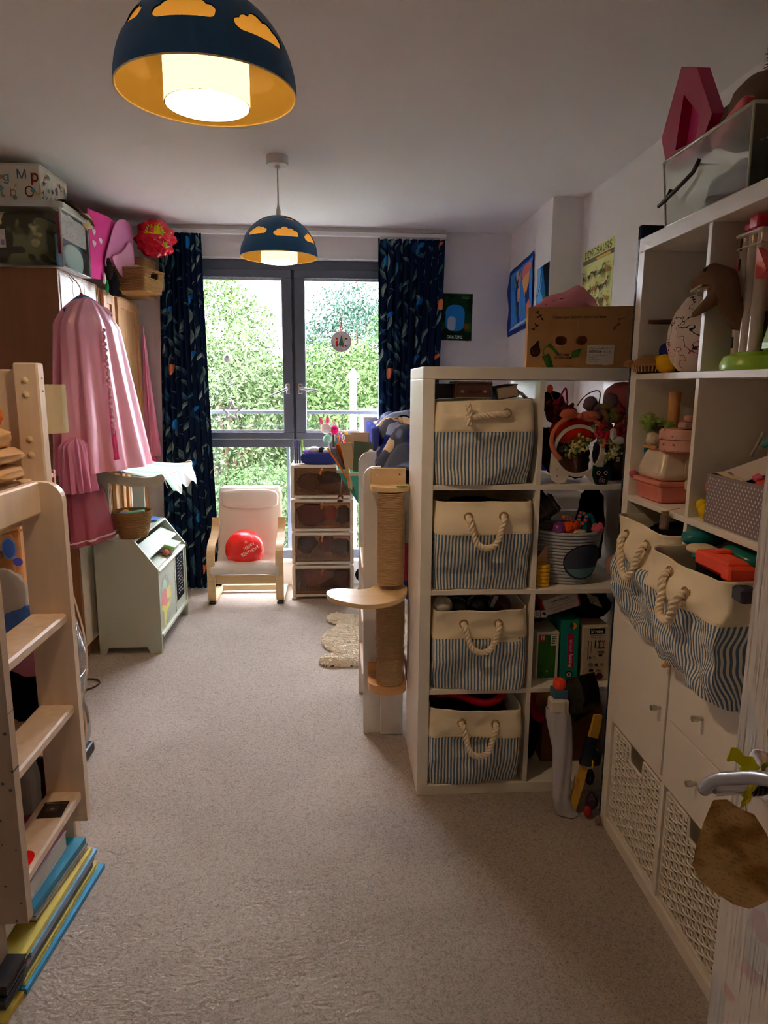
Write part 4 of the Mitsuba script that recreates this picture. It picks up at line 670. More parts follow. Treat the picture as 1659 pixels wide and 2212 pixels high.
part(eg, 'paper', lathe([(0, 0), (.03, .004), (.052, .03), (.064, .07), (.062, .11), (.046, .155), (.022, .188), (0, .197)], 32, (.915, 1.782, z5)), 'scribble', True); part(eg, 'loop', tube([[.915, 1.78, z5+.195], [.915, 1.785, z5+.21], [.915, 1.78, z5+.197]], .001, 5), 'black')
rb = thing('toy_drill', 'dark toy robot with a red drill nose pointing away, in the top row', 'toy'); part(rb, 'body', C([rbx(.94, 1.0, 1.885, 1.925, z5, z5+.10, .01), blob((.965, 1.91, z5+.12), (.035, .030, .03), .2, 3, 3)]), G(30, 28, 38, .35), True)
part(rb, 'nose', tube([[.866, 1.945, z5+.142], [.905, 1.935, z5+.140]], .0055, 10), G(110, 34, 30)); part(rb, 'barrel', lathe([(0, 0), (.006, .0), (.007, .06), (.016, .062), (.020, .075), (.016, .08), (.020, .095), (.018, .11), (0, .11)], 16, (0, 0, 0)).apply_transform(fr((.875, 1.940, z5+.141), (0, 0, 1), (-.24, -1, 0))), G(60, 30, 28, .4), 40); part(rb, 'band', C([tube([[.965+.036*math.cos(a), 1.91+.031*math.sin(a), z5+.11+.02*q] for a in np.arange(28)*2*PI/28], .003, 6, closed=True) for q in range(2)]), G(140, 130, 110), True)
single('toy_plane', 'dark red toy biplane wings behind the paper egg', 'toy', C([bx(1.02, 1.08, 1.93, 2.06, z5+.205, z5+.209, .001), bx(1.03, 1.07, 1.92, 2.02, z5+.165, z5+.200, .004), bx(1.02, 1.08, 1.95, 2.05, z5+.155, z5+.159, .001)]).apply_transform(rot('y', 0)).apply_translation([0, -.10, 0]), G(96, 30, 28, .45))
# dinosaur: open-jawed head on a neck, body behind the tower
tr = thing('toy_dinosaur', 'brown toy tyrannosaurus with open jaws behind the toy tower', 'toy'); c0 = np.array([.985, 1.905, 1.655])
def chain(js):
    """Joined hulls of spheres along joints (x, y, z, r), smoothed: one body."""
    mm = None
    for a, b in zip(js[:-1], js[1:]):
        if b is None or a is None: continue
        h_ = hull(ball(a[:3], a[3], 2), ball(b[:3], b[3], 2)); q = m3.Manifold(m3.Mesh(np.asarray(h_.vertices, np.float32), np.asarray(h_.faces, np.uint32))); mm = q if mm is None else mm + q
    mm = mm.refine_to_length(.008); me = mm.to_mesh(); t = trimesh.Trimesh(me.vert_properties[:, :3], me.tri_verts, process=True); trimesh.smoothing.filter_taubin(t, iterations=6); return t
body = chain([(.838, 1.648, 1.640, .010), (.838, 1.610, 1.650, .017), (.840, 1.570, 1.655, .024), (.846, 1.530, 1.638, .027), (.875, 1.548, 1.585, .024), (.945, 1.555, 1.535, .040), (1.02, 1.51, 1.525, .050), (1.06, 1.42, 1.53, .03), (1.10, 1.36, 1.545, .012), None, (.845, 1.548, 1.610, .018), (.838, 1.590, 1.588, .012), (.837, 1.632, 1.575, .007), None, (.95, 1.53, 1.51, .032), (.93, 1.55, 1.475, .016), (.95, 1.54, 1.455, .013), (.92, 1.55, 1.451, .009), None, (.98, 1.45, 1.51, .032), (.97, 1.43, 1.475, .016), (.98, 1.44, 1.455, .013), (.95, 1.44, 1.451, .009)])
part(tr, 'body', body, D(92, 70, 54), True); part(tr, 'teeth', C([lathe([(.0024, 0), (0, -.007)], 5, (.838+.006*s*(1+q/8), 1.650-.008*q, 1.631+.0008*q)) for q in range(8) for s in (-1, 1)] + [lathe([(.0024, 0), (0, .007)], 5, (.838+.006*s, 1.636-.007*q, 1.580+.003*q)) for q in range(7) for s in (-1, 1)]), D(226, 214, 186), kind='stuff'); part(tr, 'eye', C([ball((.818, 1.565, 1.664), .005, 1), ball((.862, 1.565, 1.664), .005, 1)]), 'black', kind='stuff')
# marble run tower
mt = thing('toy_tower', 'clear tubed toy tower with pink top and lime green foot, in the top row', 'toy'); my = 1.52
part(mt, 'foot', C([lathe([(0, 0), (.080, 0), (.082, .012), (.074, .030), (.05, .040), (0, .040)], 32, (.935, my-.005, z5))]), G(150, 196, 48, .3), 40, 'lime green foot')
part(mt, 'green_arm', hull(bx(.90, .96, 1.43, 1.46, z5+.04, z5+.06, .004), bx(.92, .94, 1.435, 1.45, z5+.15, z5+.16, .004)), G(130, 176, 40, .3))
for q, (x, y) in enumerate(((.905, my+.035), (.905, my+.005), (.905, my-.028))): part(mt, 'tube', lathe([(.0145, z5+.036), (.0145, z5+.295)], 20, (x, y, 0)), G(206, 192, 178, .12), True)
part(mt, 'slot', C([bx(.889, .8915, my+.032, my+.038, z5+.05+.042*i, z5+.075+.042*i) for i in range(6)]), 'black', kind='stuff'); part(mt, 'collar', C([bx(.885, .93, my-.045, my+.053, z5+.287, z5+.296, .003), bx(.888, .93, my-.043, my+.05, z5+.262, z5+.267, .002)]), G(222, 214, 206, .2))
part(mt, 'top', C([rbx(.885, .955, my-.03, my+.005, z5+.297, z5+.325, .006), rbx(.89, .95, my+.006, my+.032, z5+.297, z5+.315, .006)]), G(188, 26, 46, .3), 40, 'red top'); part(mt, 'chute', hull(bx(.892, .90, my+.04, my+.044, z5+.24, z5+.245), bx(.892, .94, my+.075, my+.08, z5+.178, z5+.184), bx(.892, .94, my+.045, my+.05, z5+.18, z5+.20)), G(226, 96, 96, .2)); part(mt, 'chute', hull(bx(.885, .895, my-.04, my-.036, z5+.25, z5+.254), bx(.885, .94, my-.075, my-.07, z5+.20, z5+.206), bx(.885, .94, my-.044, my-.04, z5+.19, z5+.21)), G(226, 96, 96, .2))
single('toy_backdrop', 'dark pink toy panel at the back of the near top cube', 'toy', bx(1.02, 1.03, 1.30, 1.60, z5, z5+.30, .003), D(150, 60, 72))
# second row
lu = thing('lunch_box', 'cream lidded salmon pink play box in the far cube of the second row', 'box'); Lx0, Lx1, Ly0, Ly1 = .866, 1.10, 1.800, 1.946
def taper(x0, x1, y0, y1, z0, z1, r, s): return hull(*[ball((x, y, z), r, 2) for x in (x0+r, x1-r) for y in (y0+r, y1-r) for z in (z0+r,)] + [ball((x, y, z1-r), r, 2) for x in (x0+r-s, x1-r+s) for y in (y0+r-s, y1-r+s)])
part(lu, 'base', taper(Lx0, Lx1, Ly0, Ly1, z4, z4+.053, .012, .004), G(214, 122, 104, .3), 40, 'salmon pink base'); part(lu, 'rim', rbx(Lx0-.010, Lx1+.010, Ly0-.010, Ly1+.010, z4+.048, z4+.060, .005), G(220, 132, 114, .3)); part(lu, 'lid', taper(Lx0-.004, Lx1+.004, Ly0-.004, Ly1+.004, z4+.060, z4+.142, .020, -.012), G(222, 206, 184, .3), 40, 'cream lid'); part(lu, 'clasp', rbx(.93, .965, Ly0-.018, Ly0-.006, z4+.040, z4+.066, .004), G(222, 206, 184, .3))
tn = thing('tin', 'round speckled pink tin standing on the play box', 'tin'); zt4 = z4+.1425
part(tn, 'base', lathe([(0, 0), (.056, 0), (.060, .004), (.060, .030), (.062, .032)], 40, (.928, 1.815, zt4)), M('speckle', proc(lambda p, n, uv: mix(S(216, 158, 138), S(140, 80, 70), smoothstep(.78, .84, noise(p.x*130, p.y*130, p.z*130)))), .4), 40); part(tn, 'lid', lathe([(.062, .033), (.062, .054), (.057, .060), (0, .061)], 40, (.928, 1.815, zt4)), 'speckle', 40)
single('toy_block', 'pink grey toy pieces heaped on the speckled tin', 'toy', C([rbx(.90, .955, 1.76, 1.80, zt4+.062, zt4+.080, .006), rbx(.905, .945, 1.75, 1.782, zt4+.081, zt4+.098, .007)]), D(186, 138, 122))
single('wooden_tube', 'upright orange brown wooden tube behind the green pompoms', 'tube', lathe([(0, 0), (.0165, 0), (.0165, .158), (.013, .158), (.013, .145), (0, .145)], 24, (.946, 1.918, zt4)), 'orange_pine', 40)
def fuzz(name, label, cat, cs, col, n, L, seed, r=.0009):
    g = np.random.default_rng(seed); ms = [blob(c[:3], (c[3]*.8,)*3, .15, 3, seed, 2) for c in cs]
    for c in cs:
        d = g.normal(size=(n, 3)); d /= np.linalg.norm(d, axis=1, keepdims=True)
        for q in d: e = np.array(c[:3]) + q*c[3]*.75; ms.append(tube([e, e+q*L+[0, 0, -L*.1]], [r, r*.4], 3, cap=False))
    k = thing(name, label, cat); part(k, 'pile', C(ms), col, kind='stuff'); return k
fuzz('pompom_garland', 'fluffy lime green pompoms behind the speckled tin', 'pompoms', [(.880, 1.928, z4+.218, .022), (.902, 1.918, z4+.205, .023), (.922, 1.900, z4+.200, .020), (.905, 1.940, z4+.190, .018)], D(150, 176, 90), 240, .010, 4, .0011)
single('sheep_toy', 'small cream crocheted sheep with a black cap beside the tin', 'toy', C([blob((.895, 1.918, zt4+.024), (.022, .024, .024), .15, 4, 2)]), D(202, 184, 152), True); single('toy_car', 'small black toy car on the crocheted sheep', 'toy car', C([rbx(.882, .917, 1.892, 1.928, zt4+.050, zt4+.064, .004), rbx(.887, .912, 1.90, 1.92, zt4+.064, zt4+.072, .003)]), G(26, 30, 40, .3))
single('wooden_stick', 'small flat wooden stick lying on the play box', 'stick', bx(.870, .882, 1.865, 1.94, zt4, zt4+.008, .003), 'orange_pine'); single('teal_toy', 'dark teal toy squeezed beside the play box lid', 'toy', blob((.905, 1.950, zt4-.012), (.022, .010, .03), .2, 3, 5), D(22, 84, 100), True); single('pink_toy', 'dusty pink doll foot hanging out by the play box', 'toy', blob((.862, 1.964, z4+.062), (.014, .010, .012), .15, 3, 6), D(196, 112, 124), True); single('paper_note', 'cream paper corner standing behind the play box clasp', 'paper', mv(bx(-.03, .03, -.001, .001, 0, .06), M4=fr((.90, 1.700, z4+.075), (.3, -1, 0), (1, .3, 0))) if False else bx(.925, .965, 1.785, 1.7865, z4+.075, z4+.125), D(206, 188, 160))
for i, (r, l) in enumerate((((.012, .0), 'small glass vial with a cork hanging from the shelf edge'),)):
    vi = thing('glass_vial', l, 'vial'); part(vi, 'glass', lathe([(0, 0), (.0115, 0), (.0125, .004), (.0125, .034), (.010, .037), (.010, .040)], 20, (.833, 1.690, 1.045)), 'clear_plastic', True); part(vi, 'filling', C([blob((.833, 1.690, 1.053), (.010, .010, .007), .2, 3, 1, 2), blob((.835, 1.688, 1.064), (.005, .005, .007), .2, 3, 2, 2)]), D(170, 90, 80), True); part(vi, 'cork', lathe([(0, .036), (.009, .036), (.0105, .046), (0, .046)], 16, (.833, 1.690, 1.045)), D(150, 112, 78), 40); part(vi, 'cord', tube([[.833, 1.690, 1.091], [.846, 1.672, 1.10], [.85, 1.65, 1.107]], .0012, 5), D(190, 150, 110))
db = thing('storage_box', 'grey box with white polka dots, its lid propped open at the back', 'box'); Dx, Dy0, Dy1 = .862, 1.292, 1.556; dots = []
part(db, 'carton', C([bx(Dx, Dx+.004, Dy0, Dy1, z4, z4+.115), bx(Dx+.004, Dx+.20, Dy0, Dy0+.004, z4, z4+.115), bx(Dx+.004, Dx+.20, Dy1-.004, Dy1, z4, z4+.115), bx(Dx+.196, Dx+.20, Dy0+.004, Dy1-.004, z4, z4+.115), bx(Dx+.004, Dx+.196, Dy0+.004, Dy1-.004, z4, z4+.004)]), D(138, 124, 126))
decal(db, 'dots', fr((Dx-.0003, Dy1, z4), (0, -1, 0), (0, 0, 1)), [(unary_union([ell(.0021, .0027, 10, .007+.0125*a+(.00625 if b_ % 2 else 0), .008+.0088*b_) for a in range(21) for b_ in range(12) if .007+.0125*a+(.00625 if b_ % 2 else 0) < .258]), (222, 212, 206))])
LT = fr((Dx+.03, Dy1-.006, z4+.115), (0, -1, .33), (1, 0, .25)); part(db, 'lid', mv(C([bx(0, .262, 0, .17, .0, .003), bx(0, .262, -.001, .003, -.0, -.034)]), M4=LT), D(214, 200, 184)); decal(db, 'lid_print', LT@fr((0, -.0013, 0), (1, 0, 0), (0, 0, -1)), [(ell(.016, .012, 18, .03, .014), (150, 136, 150)), (ell(.014, .010, 18, .078, .018), (132, 118, 132)), (ell(.008, .008, 16, .13, .016).difference(ell(.005, .005, 16, .13, .016)), (196, 156, 70)), (ell(.014, .010, 18, .18, .018), (150, 136, 150))])
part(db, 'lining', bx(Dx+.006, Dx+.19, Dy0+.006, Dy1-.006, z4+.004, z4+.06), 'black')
for i, (x, y, z, r, c) in enumerate([(.90, 1.39, .10, .028, (196, 88, 60)), (.93, 1.50, .085, .03, (120, 80, 56)), (.92, 1.45, .125, .018, (214, 150, 110)), (.90, 1.415, .122, .014, (206, 96, 120))]): single('trinket', ['orange trinket in the polka dot box', 'brown trinket in the polka dot box', 'peach trinket on top in the polka dot box', 'pink trinket at the near corner of the polka dot box'][i], 'trinket', blob((x, y, z4+z), (r, r, r*.7), .25, 3, 70+i, 2), D(*c), True)
single('ruler', 'small white ruler sticking out of the polka dot box', 'ruler', mv(bx(0, .10, -.008, .008, 0, .002), M4=fr((.885, 1.545, z4+.118), (.0, -1, -.12), (1, 0, .1))), D(214, 196, 160))
for i, (a, b_, r, c, n) in enumerate([((1.0, 1.57, z4+.18), (1.02, 1.50, z4+.235), .009, (70, 140, 136), 'teal tube of glitter behind the polka dot box'), ((.99, 1.60, z4+.15), (1.0, 1.575, z4+.21), .004, (160, 150, 140), 'grey pen behind the polka dot box')]): single('craft_tube', n, 'tube', tube([a, b_], r, 12), G(*c, .3), True)
single('toy_heap', 'dark red toys piled at the back of the second row behind the polka dot box', 'toys', C([blob((1.08, 1.50-.06*i, z4+.19+.012*(i % 2)), (.05, .05, .045), .25, 3, 80+i) for i in range(4)] + [blob((1.10, 1.46, z4+.08), (.09, .14, .08), .2, 3, 85)]), D(92, 34, 40), True, kind='stuff')
single('toy_balloon', 'red shiny toy at the right behind the box lid', 'toy', blob((1.0, 1.40, z4+.20), (.03, .03, .03), .08, 2, 8), G(196, 54, 48, .3), True)
ch = thing('toy_chick', 'small yellow toy chick beside the polka dot box', 'toy'); part(ch, 'body', C([blob((.878, 1.576, z4+.020), (.018, .020, .020), .04, 2, 3), blob((.872, 1.589, z4+.034), (.013, .015, .014), .04, 2, 4)]), D(220, 186, 32), True); part(ch, 'beak', lathe([(.0035, 0), (0, .008)], 8).apply_transform(fr((.866, 1.602, z4+.034), (0, 0, 1), (1, 0, 0))), D(230, 110, 50)); part(ch, 'eye', ball((.860, 1.594, z4+.039), .0016, 1), 'black')
single('orange_toy', 'orange toy peeping out beside the polka dot box', 'toy', blob((.90, 1.612, z4+.075), (.012, .006, .016), .1, 2, 5), G(228, 120, 90, .3), True)
# toys over the near bag
for i, (x, y, z, r, c, n) in enumerate([(.875, 1.575, 1.047, (.05, .034, .020), (22, 110, 116), 'teal plastic toy at the far end of the bulging bag'), (.835, 1.50, 1.037, (.032, .036, .011), (214, 196, 160), 'cream plastic toy on the rim of the bulging bag'), (.90, 1.42, 1.040, (.05, .07, .020), (28, 118, 104), 'green plastic toy behind the orange one')]):
    single('plastic_toy', n, 'toy', blob((x, y, z), r, .04, 2, 90+i, power=.8), G(*c, .3), True)
single('plastic_toy', 'dark teal end of the cream toy', 'toy', blob((.822, 1.478, 1.026), (.022, .014, .009), .04, 2, 95), G(14, 96, 106, .3), True)
ot = thing('toy_blaster', 'bright orange angular toy blaster lying on the bulging bag', 'toy'); part(ot, 'body', C([hull(bx(.79, .84, 1.315, 1.45, 1.02, 1.050, .004), bx(.80, .83, 1.33, 1.43, 1.012, 1.056, .003)), bx(.785, .845, 1.30, 1.335, 1.015, 1.045, .004), bx(.80, .84, 1.38, 1.41, 1.045, 1.062, .004)]), G(232, 66, 24, .35)); part(ot, 'grip', C([bx(.785, .82, 1.25, 1.33, .985, 1.016, .005)]), G(20, 24, 44, .35))
single('bag_filling', 'dark toys filling the bulging bag', 'clutter', blob((.96, yc2, .985), (.15, .14, .04), .2, 3, 35, 3), D(26, 24, 30), True, kind='stuff'); single('bag_filling', 'black filler raised to imitate shade inside the far bag of the tall shelf', 'clutter', blob((1.0, yc1, .995), (.15, .14, .045), .2, 3, 36, 3), D(14, 13, 16), True, kind='stuff')  # far bag: near-black filler set high, its colour stands in for shade inside
# on top of the tall shelf
zt5 = HB+.0008; ct = thing('plastic_tub', 'clear plastic tub with black swing handles on top of the tall shelf', 'tub'); cx0, cx1, cy0, cy1 = .862, 1.20, 1.50, 1.872
fx = lambda y0, y1, z0, z1, x0, x1: None
def wallq(a, b, h_, s): return grid(np.array([[[a[0], a[1], zt5], [b[0], b[1], zt5]], [[a[0]+s[0], a[1]+s[1], zt5+h_], [b[0]+s[2], b[1]+s[3], zt5+h_]]]))
part(ct, 'wall', C([wallq((cx0, cy1), (cx0, cy0), .165, (-.012, .014, -.012, -.014)), wallq((cx0, cy1), (cx1, cy1), .165, (-.012, .014, .012, .014)), wallq((cx1, cy1), (cx1, cy0), .165, (.012, .014, .012, -.014)), wallq((cx0, cy0), (cx1, cy0), .165, (-.012, -.014, .012, -.014))]), 'clear_plastic'); part(ct, 'base', bx(cx0, cx1, cy0, cy1, zt5, zt5+.003), G(190, 196, 176, .3))
part(ct, 'rim', C([tube([[cx0-.012, cy1+.014, zt5+.165], [cx1+.012, cy1+.014, zt5+.165], [cx1+.012, cy0-.014, zt5+.165], [cx0-.012, cy0-.014, zt5+.165]], .0045, 6, closed=True), tube([[cx0-.001, cy1, zt5+.004], [cx0-.001, cy0, zt5+.004]], .003, 6), tube([[cx0-.001, cy1, zt5+.004], [cx0-.012, cy1+.014, zt5+.165]], .003, 6), tube([[cx0-.001, cy0, zt5+.004], [cx0-.012, cy0-.014, zt5+.165]], .003, 6)]), G(206, 210, 196, .2), True)
part(ct, 'handle', tube([[cx0-.010, 1.70, zt5+.120], [cx0-.016, 1.715, zt5+.095], [cx0-.024, 1.78, zt5+.072], [cx0-.030, 1.86, zt5+.052]], .0048, 8), 'black', True); part(ct, 'handle', tube([[cx0-.010, 1.838, zt5+.088], [cx0-.020, 1.845, zt5+.060]], .0048, 8), 'black', True)
for i, (x, y, z, r, c) in enumerate([(.97, 1.56, .065, (.08, .05, .06), (30, 34, 36)), (1.06, 1.64, .07, (.09, .07, .065), (40, 32, 40)), (1.0, 1.78, .06, (.08, .06, .055), (92, 84, 76)), (.95, 1.66, .06, (.05, .05, .05), (120, 100, 92))]): single('tub_toy', ['dark toy low in the clear tub', 'dark purple toy at the back of the clear tub', 'grey brown toy at the far end of the clear tub', 'beige toy in the middle of the clear tub'][i], 'toy', blob((x, y, zt5+z+.004), r, .2, 3, 100+i), D(*c), True)
pf = thing('pink_tray', 'deep pink plastic toy tray standing tilted in the clear tub', 'toy tray'); Q = np.array([[.93, 2.05, 2.10], [.93, 2.045, 2.085], [.93, 2.00, 2.00], [.93, 1.84, 2.0], [.93, 1.79, 2.065], [.93, 1.885, 2.205], [.93, 1.965, 2.239]])
poly = Polygon([(-q[1], q[2]) for q in Q]).buffer(.006); inn = Polygon([(-1.965, 2.04), (-1.86, 2.03), (-1.845, 2.08), (-1.94, 2.165)]).buffer(.002); TP = fr((.905, 0, 0), (.12, -1, 0), (0, 0, 1)); TP[:3, 3] += [-.22, 0, 0]
TP = np.array([[0, 0, -1., .95], [-1., 0, 0, 0], [0, 1., 0, 0], [0, 0, 0, 1]]); part(pf, 'rim', mv(prism(poly.difference(inn), .035), M4=TP), G(158, 10, 60, .35)); part(pf, 'panel', mv(prism(inn, .006), M4=TP), G(206, 70, 130, .35))
single('coral_toy', 'coral pink plastic toy part leaning over the clear tub', 'toy', hull(bx(.87, .895, 1.655, 1.69, 1.955, 1.985, .004), bx(.87, .895, 1.56, 1.585, 1.998, 2.022, .004)), G(206, 84, 92, .35))
bb = thing('teddy_bear', 'brown soft teddy lying on top of the clear tub', 'plush toy'); part(bb, 'body', C([blob((1.0, 1.80, 2.045), (.06, .055, .06), .08, 2.5, 3), blob((1.0, 1.715, 2.06), (.07, .068, .072), .08, 2.5, 4), blob((1.01, 1.83, 2.095), (.03, .025, .025), .05, 2, 5, 2)]), D(122, 100, 82), True)
fuzz('fluffy_toy', 'dusty rose fluffy toy at the right end above the tub', 'plush toy', [(.97, 1.555, 2.10, .055), (.98, 1.50, 2.155, .06), (.99, 1.47, 2.06, .06)], D(140, 74, 78), 260, .02, 6, .0012)
single('black_toy', 'large black soft toy beside the clear tub on the tall shelf', 'plush toy', C([blob((1.0, 1.42, zt5+.075), (.12, .075, .085), .12, 2.5, 7), blob((1.0, 1.40, zt5+.16), (.11, .08, .075), .1, 2.5, 8)]), D(16, 14, 16), True)
for i, (y, z) in enumerate(((1.41, .115), (1.372, .02))): single('yellow_beak', ['yellow beak of a toy at the right edge on the tall shelf', 'small yellow foot of a toy on the tall shelf edge'][i], 'toy part', blob((.875, y-.01, zt5+z+.01), (.012, .02, .022 if i == 0 else .016), .05, 2, 9), D(220, 172, 50), True)
pfz = thing('folder', 'dark navy portfolio case standing between the tall shelf and the wall', 'folder'); part(pfz, 'case', C([bx(1.25, 1.30, 1.72, 2.024, .02, HB+.02, .004), bx(.852, 1.25, 2.004, 2.024, .02, HB+.040, .003)]), D(32, 42, 60)); part(pfz, 'zip', bx(.8505, .852, 2.008, 2.018, 1.0, HB+.0), 'black')

# ---------------------------------------------------------------- posters
def poster(name, label, T, w, h, bg, items, wave=0.): 
    k = thing(name, label, 'poster'); part(k, 'paper', mv(bx(0, w, 0, h, 0, .0008), M4=T), D(*bg)); decal(k, 'print', T@np.array([[1, 0, 0, 0], [0, 1, 0, 0], [0, 0, 1, .0008], [0, 0, 0, 1.]]), items, .0002); return k
W_ = .227; T = fr((.674, YW-.0012, 1.712), (1, 0, -.01), (0, 0, 1)); g = np.random.default_rng(3)
blobs = unary_union([ell(g.uniform(.015, .04), g.uniform(.012, .03), 14, g.uniform(0, W_), g.uniform(.12, .3)) for _ in range(26)]).intersection(sbox(0, 0, W_, .308))
poster('name_poster', 'small dark green poster with a name in white capitals beside the right curtain', T, W_, .308, (22, 40, 30), [(blobs, (26, 56, 34)), (sbox(0, .06, W_, .12), (40, 74, 34)), (ell(.075, .022, 24, .105, .066).intersection(sbox(0, 0, W_, .3)), (20, 34, 24)), (rrect(.045, .062, .175, .235, .05), (44, 122, 196)), (rrect(.06, .066, .115, .16, .026), (178, 196, 214)), (sbox(.17, .075, .21, .11), (108, 66, 38)), (sbox(0, 0, W_, .046), (20, 38, 26)), (txt('DRATINI', .020, W_/2-.002, .013, True, 0, True, .92), (232, 232, 228)), (txt('POKEMON', .008, .176, .284, True, 0, True), (90, 110, 60)), (sbox(.150, .276, .205, .279), (120, 140, 110))])
MT = fr((1.155-.001, 4.775, 1.735), (0, -1, .06), (0, .015, 1)); Wm, Hm = .60, .425
land = [([(.07, .30), (.10, .34), (.16, .35), (.19, .30), (.155, .26), (.13, .21), (.105, .24), (.08, .27)], (120, 150, 96)), ([(.14, .20), (.19, .19), (.21, .15), (.175, .09), (.16, .04), (.15, .10), (.135, .16)], (92, 140, 96)), ([(.235, .27), (.30, .29), (.345, .25), (.35, .21), (.335, .20), (.325, .14), (.295, .08), (.278, .13), (.272, .19), (.24, .20), (.225, .235)], (206, 160, 130)), ([(.275, .20), (.33, .20), (.325, .14), (.295, .08), (.278, .13)], (110, 160, 110)), ([(.245, .30), (.255, .345), (.30, .36), (.335, .32), (.31, .295), (.28, .30), (.26, .285)], (198, 150, 110)), ([(.335, .32), (.36, .37), (.45, .385), (.53, .375), (.555, .35), (.50, .33), (.46, .32), (.40, .31)], (206, 116, 120)), ([(.345, .30), (.40, .31), (.46, .32), (.50, .33), (.50, .27), (.47, .235), (.45, .20), (.435, .235), (.405, .20), (.38, .25), (.35, .27)], (220, 166, 110)), ([(.46, .13), (.505, .16), (.55, .13), (.555, .09), (.52, .07), (.47, .085)], (214, 124, 96)), ([(.20, .375), (.24, .385), (.245, .34), (.215, .32)], (206, 200, 196))]
wm = thing('world_map', 'blue world map poster with curling edges on the boxed-in wall', 'poster'); u, v = np.meshgrid(np.linspace(0, Wm, 31), np.linspace(0, Hm, 21)); wv = lambda x, y: .004*np.sin(x*14+y*7)**2 + .012*np.exp(-x/.02)*(.5+.5*np.sin(y*26)) + .010*np.exp(-(Wm-x)/.02)*(.5+.5*np.sin(y*21+1))
part(wm, 'paper', mv(grid(np.stack([u, v + .0*u, wv(u, v)+.0006], -1), .0006), M4=MT), D(44, 60, 128), True)
def bw(v): q = v.copy(); q[:, 2] += wv(v[:, 0], v[:, 1])+.0016; return q
decal(wm, 'print', MT, [(dense(sbox(.028, .03, Wm-.012, Hm-.028), .02), (66, 134, 208))] + [(dense(Polygon(p).buffer(.004).intersection(sbox(.03, .03, Wm-.02, Hm-.03)), .02), c) for p, c in land] + [(dense(Polygon([(.05, .035), (.2, .055), (.4, .052), (.54, .075), (.55, .05), (.3, .034)]), .02), (196, 206, 220))], .0003, bend=bw)
BT = fr((1.154, 4.123, 1.72), (0, -1, .03), (0, 0, 1)); poster('blue_poster', 'narrow blue and black abstract poster right of the world map', BT, .238, .355, (40, 92, 148), [(Polygon([(.11, .355), (.238, .355), (.238, .17), (.19, .16), (.15, .26)]), (26, 32, 40)), (Polygon([(0, .355), (.06, .355), (.10, .28), (.06, .20), (0, .22)]), (110, 168, 210)), (Polygon([(.0, .19), (.08, .22), (.15, .16), (.20, .10), (.14, .0), (0, 0)]), (86, 150, 200)), (LineString([(0, .10), (.06, .15), (.13, .14), (.18, .07), (.2, 0)]).buffer(.005), (22, 50, 92)), (LineString([(.04, .22), (.08, .27), (.07, .31)]).buffer(.004), (24, 54, 96)), (LineString([(.0, .05), (.08, .09), (.14, .05)]).buffer(.004), (190, 214, 228)), (Polygon([(.12, .20), (.16, .22), (.18, .17), (.14, .15)]), (44, 96, 92))])
DT = fr((1.3242, 3.842, 1.60), (0, -1, .0), (0, 0, 1)); Wd, Hd = .43, .52; di = [(sbox(0, Hd-.075, Wd, Hd-.052), (120, 118, 92)), (sbox(.20, Hd-.073, .40, Hd-.060), (206, 186, 96)), (sbox(.20, Hd-.060, .40, Hd-.055), (176, 84, 60)), (sbox(.39, Hd-.075, .415, Hd-.055), (110, 110, 150)), (txt('DINOSAURS', .036, Wd/2, Hd-.045, False, 0, True, 1.28), (74, 84, 66))]
gd = np.random.default_rng(9); dino = unary_union([ell(.020, .010, 14), Polygon([(-.015, .002), (-.045, -.004), (-.016, -.007)]), LineString([(.014, .004), (.024, .022), (.034, .022)]).buffer(.0045), LineString([(-.006, -.006), (-.009, -.022)]).buffer(.0035), LineString([(.008, -.006), (.010, -.022)]).buffer(.0035)])
for r in range(6):
    for q in range(5):
        cx, cy = .045+.083*q+gd.uniform(-.008, .008), .035+.068*r+gd.uniform(-.007, .007); s = gd.uniform(.75, 1.2)
        di.append((affinity.translate(affinity.rotate(affinity.scale(dino, s*(1 if gd.random() < .5 else -1), s*gd.uniform(.9, 1.3), origin=(0, 0)), gd.uniform(-25, 25), origin=(0, 0)), cx, cy).intersection(sbox(.01, .01, Wd-.01, Hd-.08)), [(92, 76, 52), (66, 58, 48), (120, 92, 50), (150, 110, 60), (84, 90, 64)][gd.integers(5)])); di.append((sbox(cx+.01, cy+.026*s, cx+.03, cy+.0285*s), (90, 84, 66)))
poster('dinosaur_poster', 'yellow dinosaur chart on the wall above the cardboard box', DT, Wd, Hd, (220, 222, 150), di)

# ---------------------------------------------------------------- the open door
def door_c(p, n, uv):
    a = noise(p.y*420, 0., p.z*9.) ; b_ = noise(p.y*160, 3., p.z*4.); st = smoothstep(.62, .74, a)*(.35+.65*b_)
    c = mix(S(214, 206, 198), S(150, 142, 136), st*.75); red = smoothstep(.74, .80, noise(p.y*30+7, 2., p.z*11))*smoothstep(.55, .65, noise(p.y*90, 8., p.z*30)); blu = smoothstep(.72, .82, noise(p.y*16+2, 5., p.z*6))
    return mix(mix(c, S(196, 120, 116), red*.5), S(150, 168, 184), blu*.35)
M('door_skin', proc(door_c), .4, bump=proc(lambda p, n, uv: noise(p.y*420, 0., p.z*9.), 1e-3), bscale=.0012)
DXp = .45; struct('door_1', bx(DXp, DXp+.04, YB+.03, .700, .008, 1.99, .0015), 'door_skin', cat='door', label='open white wood grain door at the right edge')
hd_ = thing('door_handle', 'chrome lever handle of the open door', 'handle') if False else None
hy, hz = .640, 1.002; HP = key('door_1__handle')
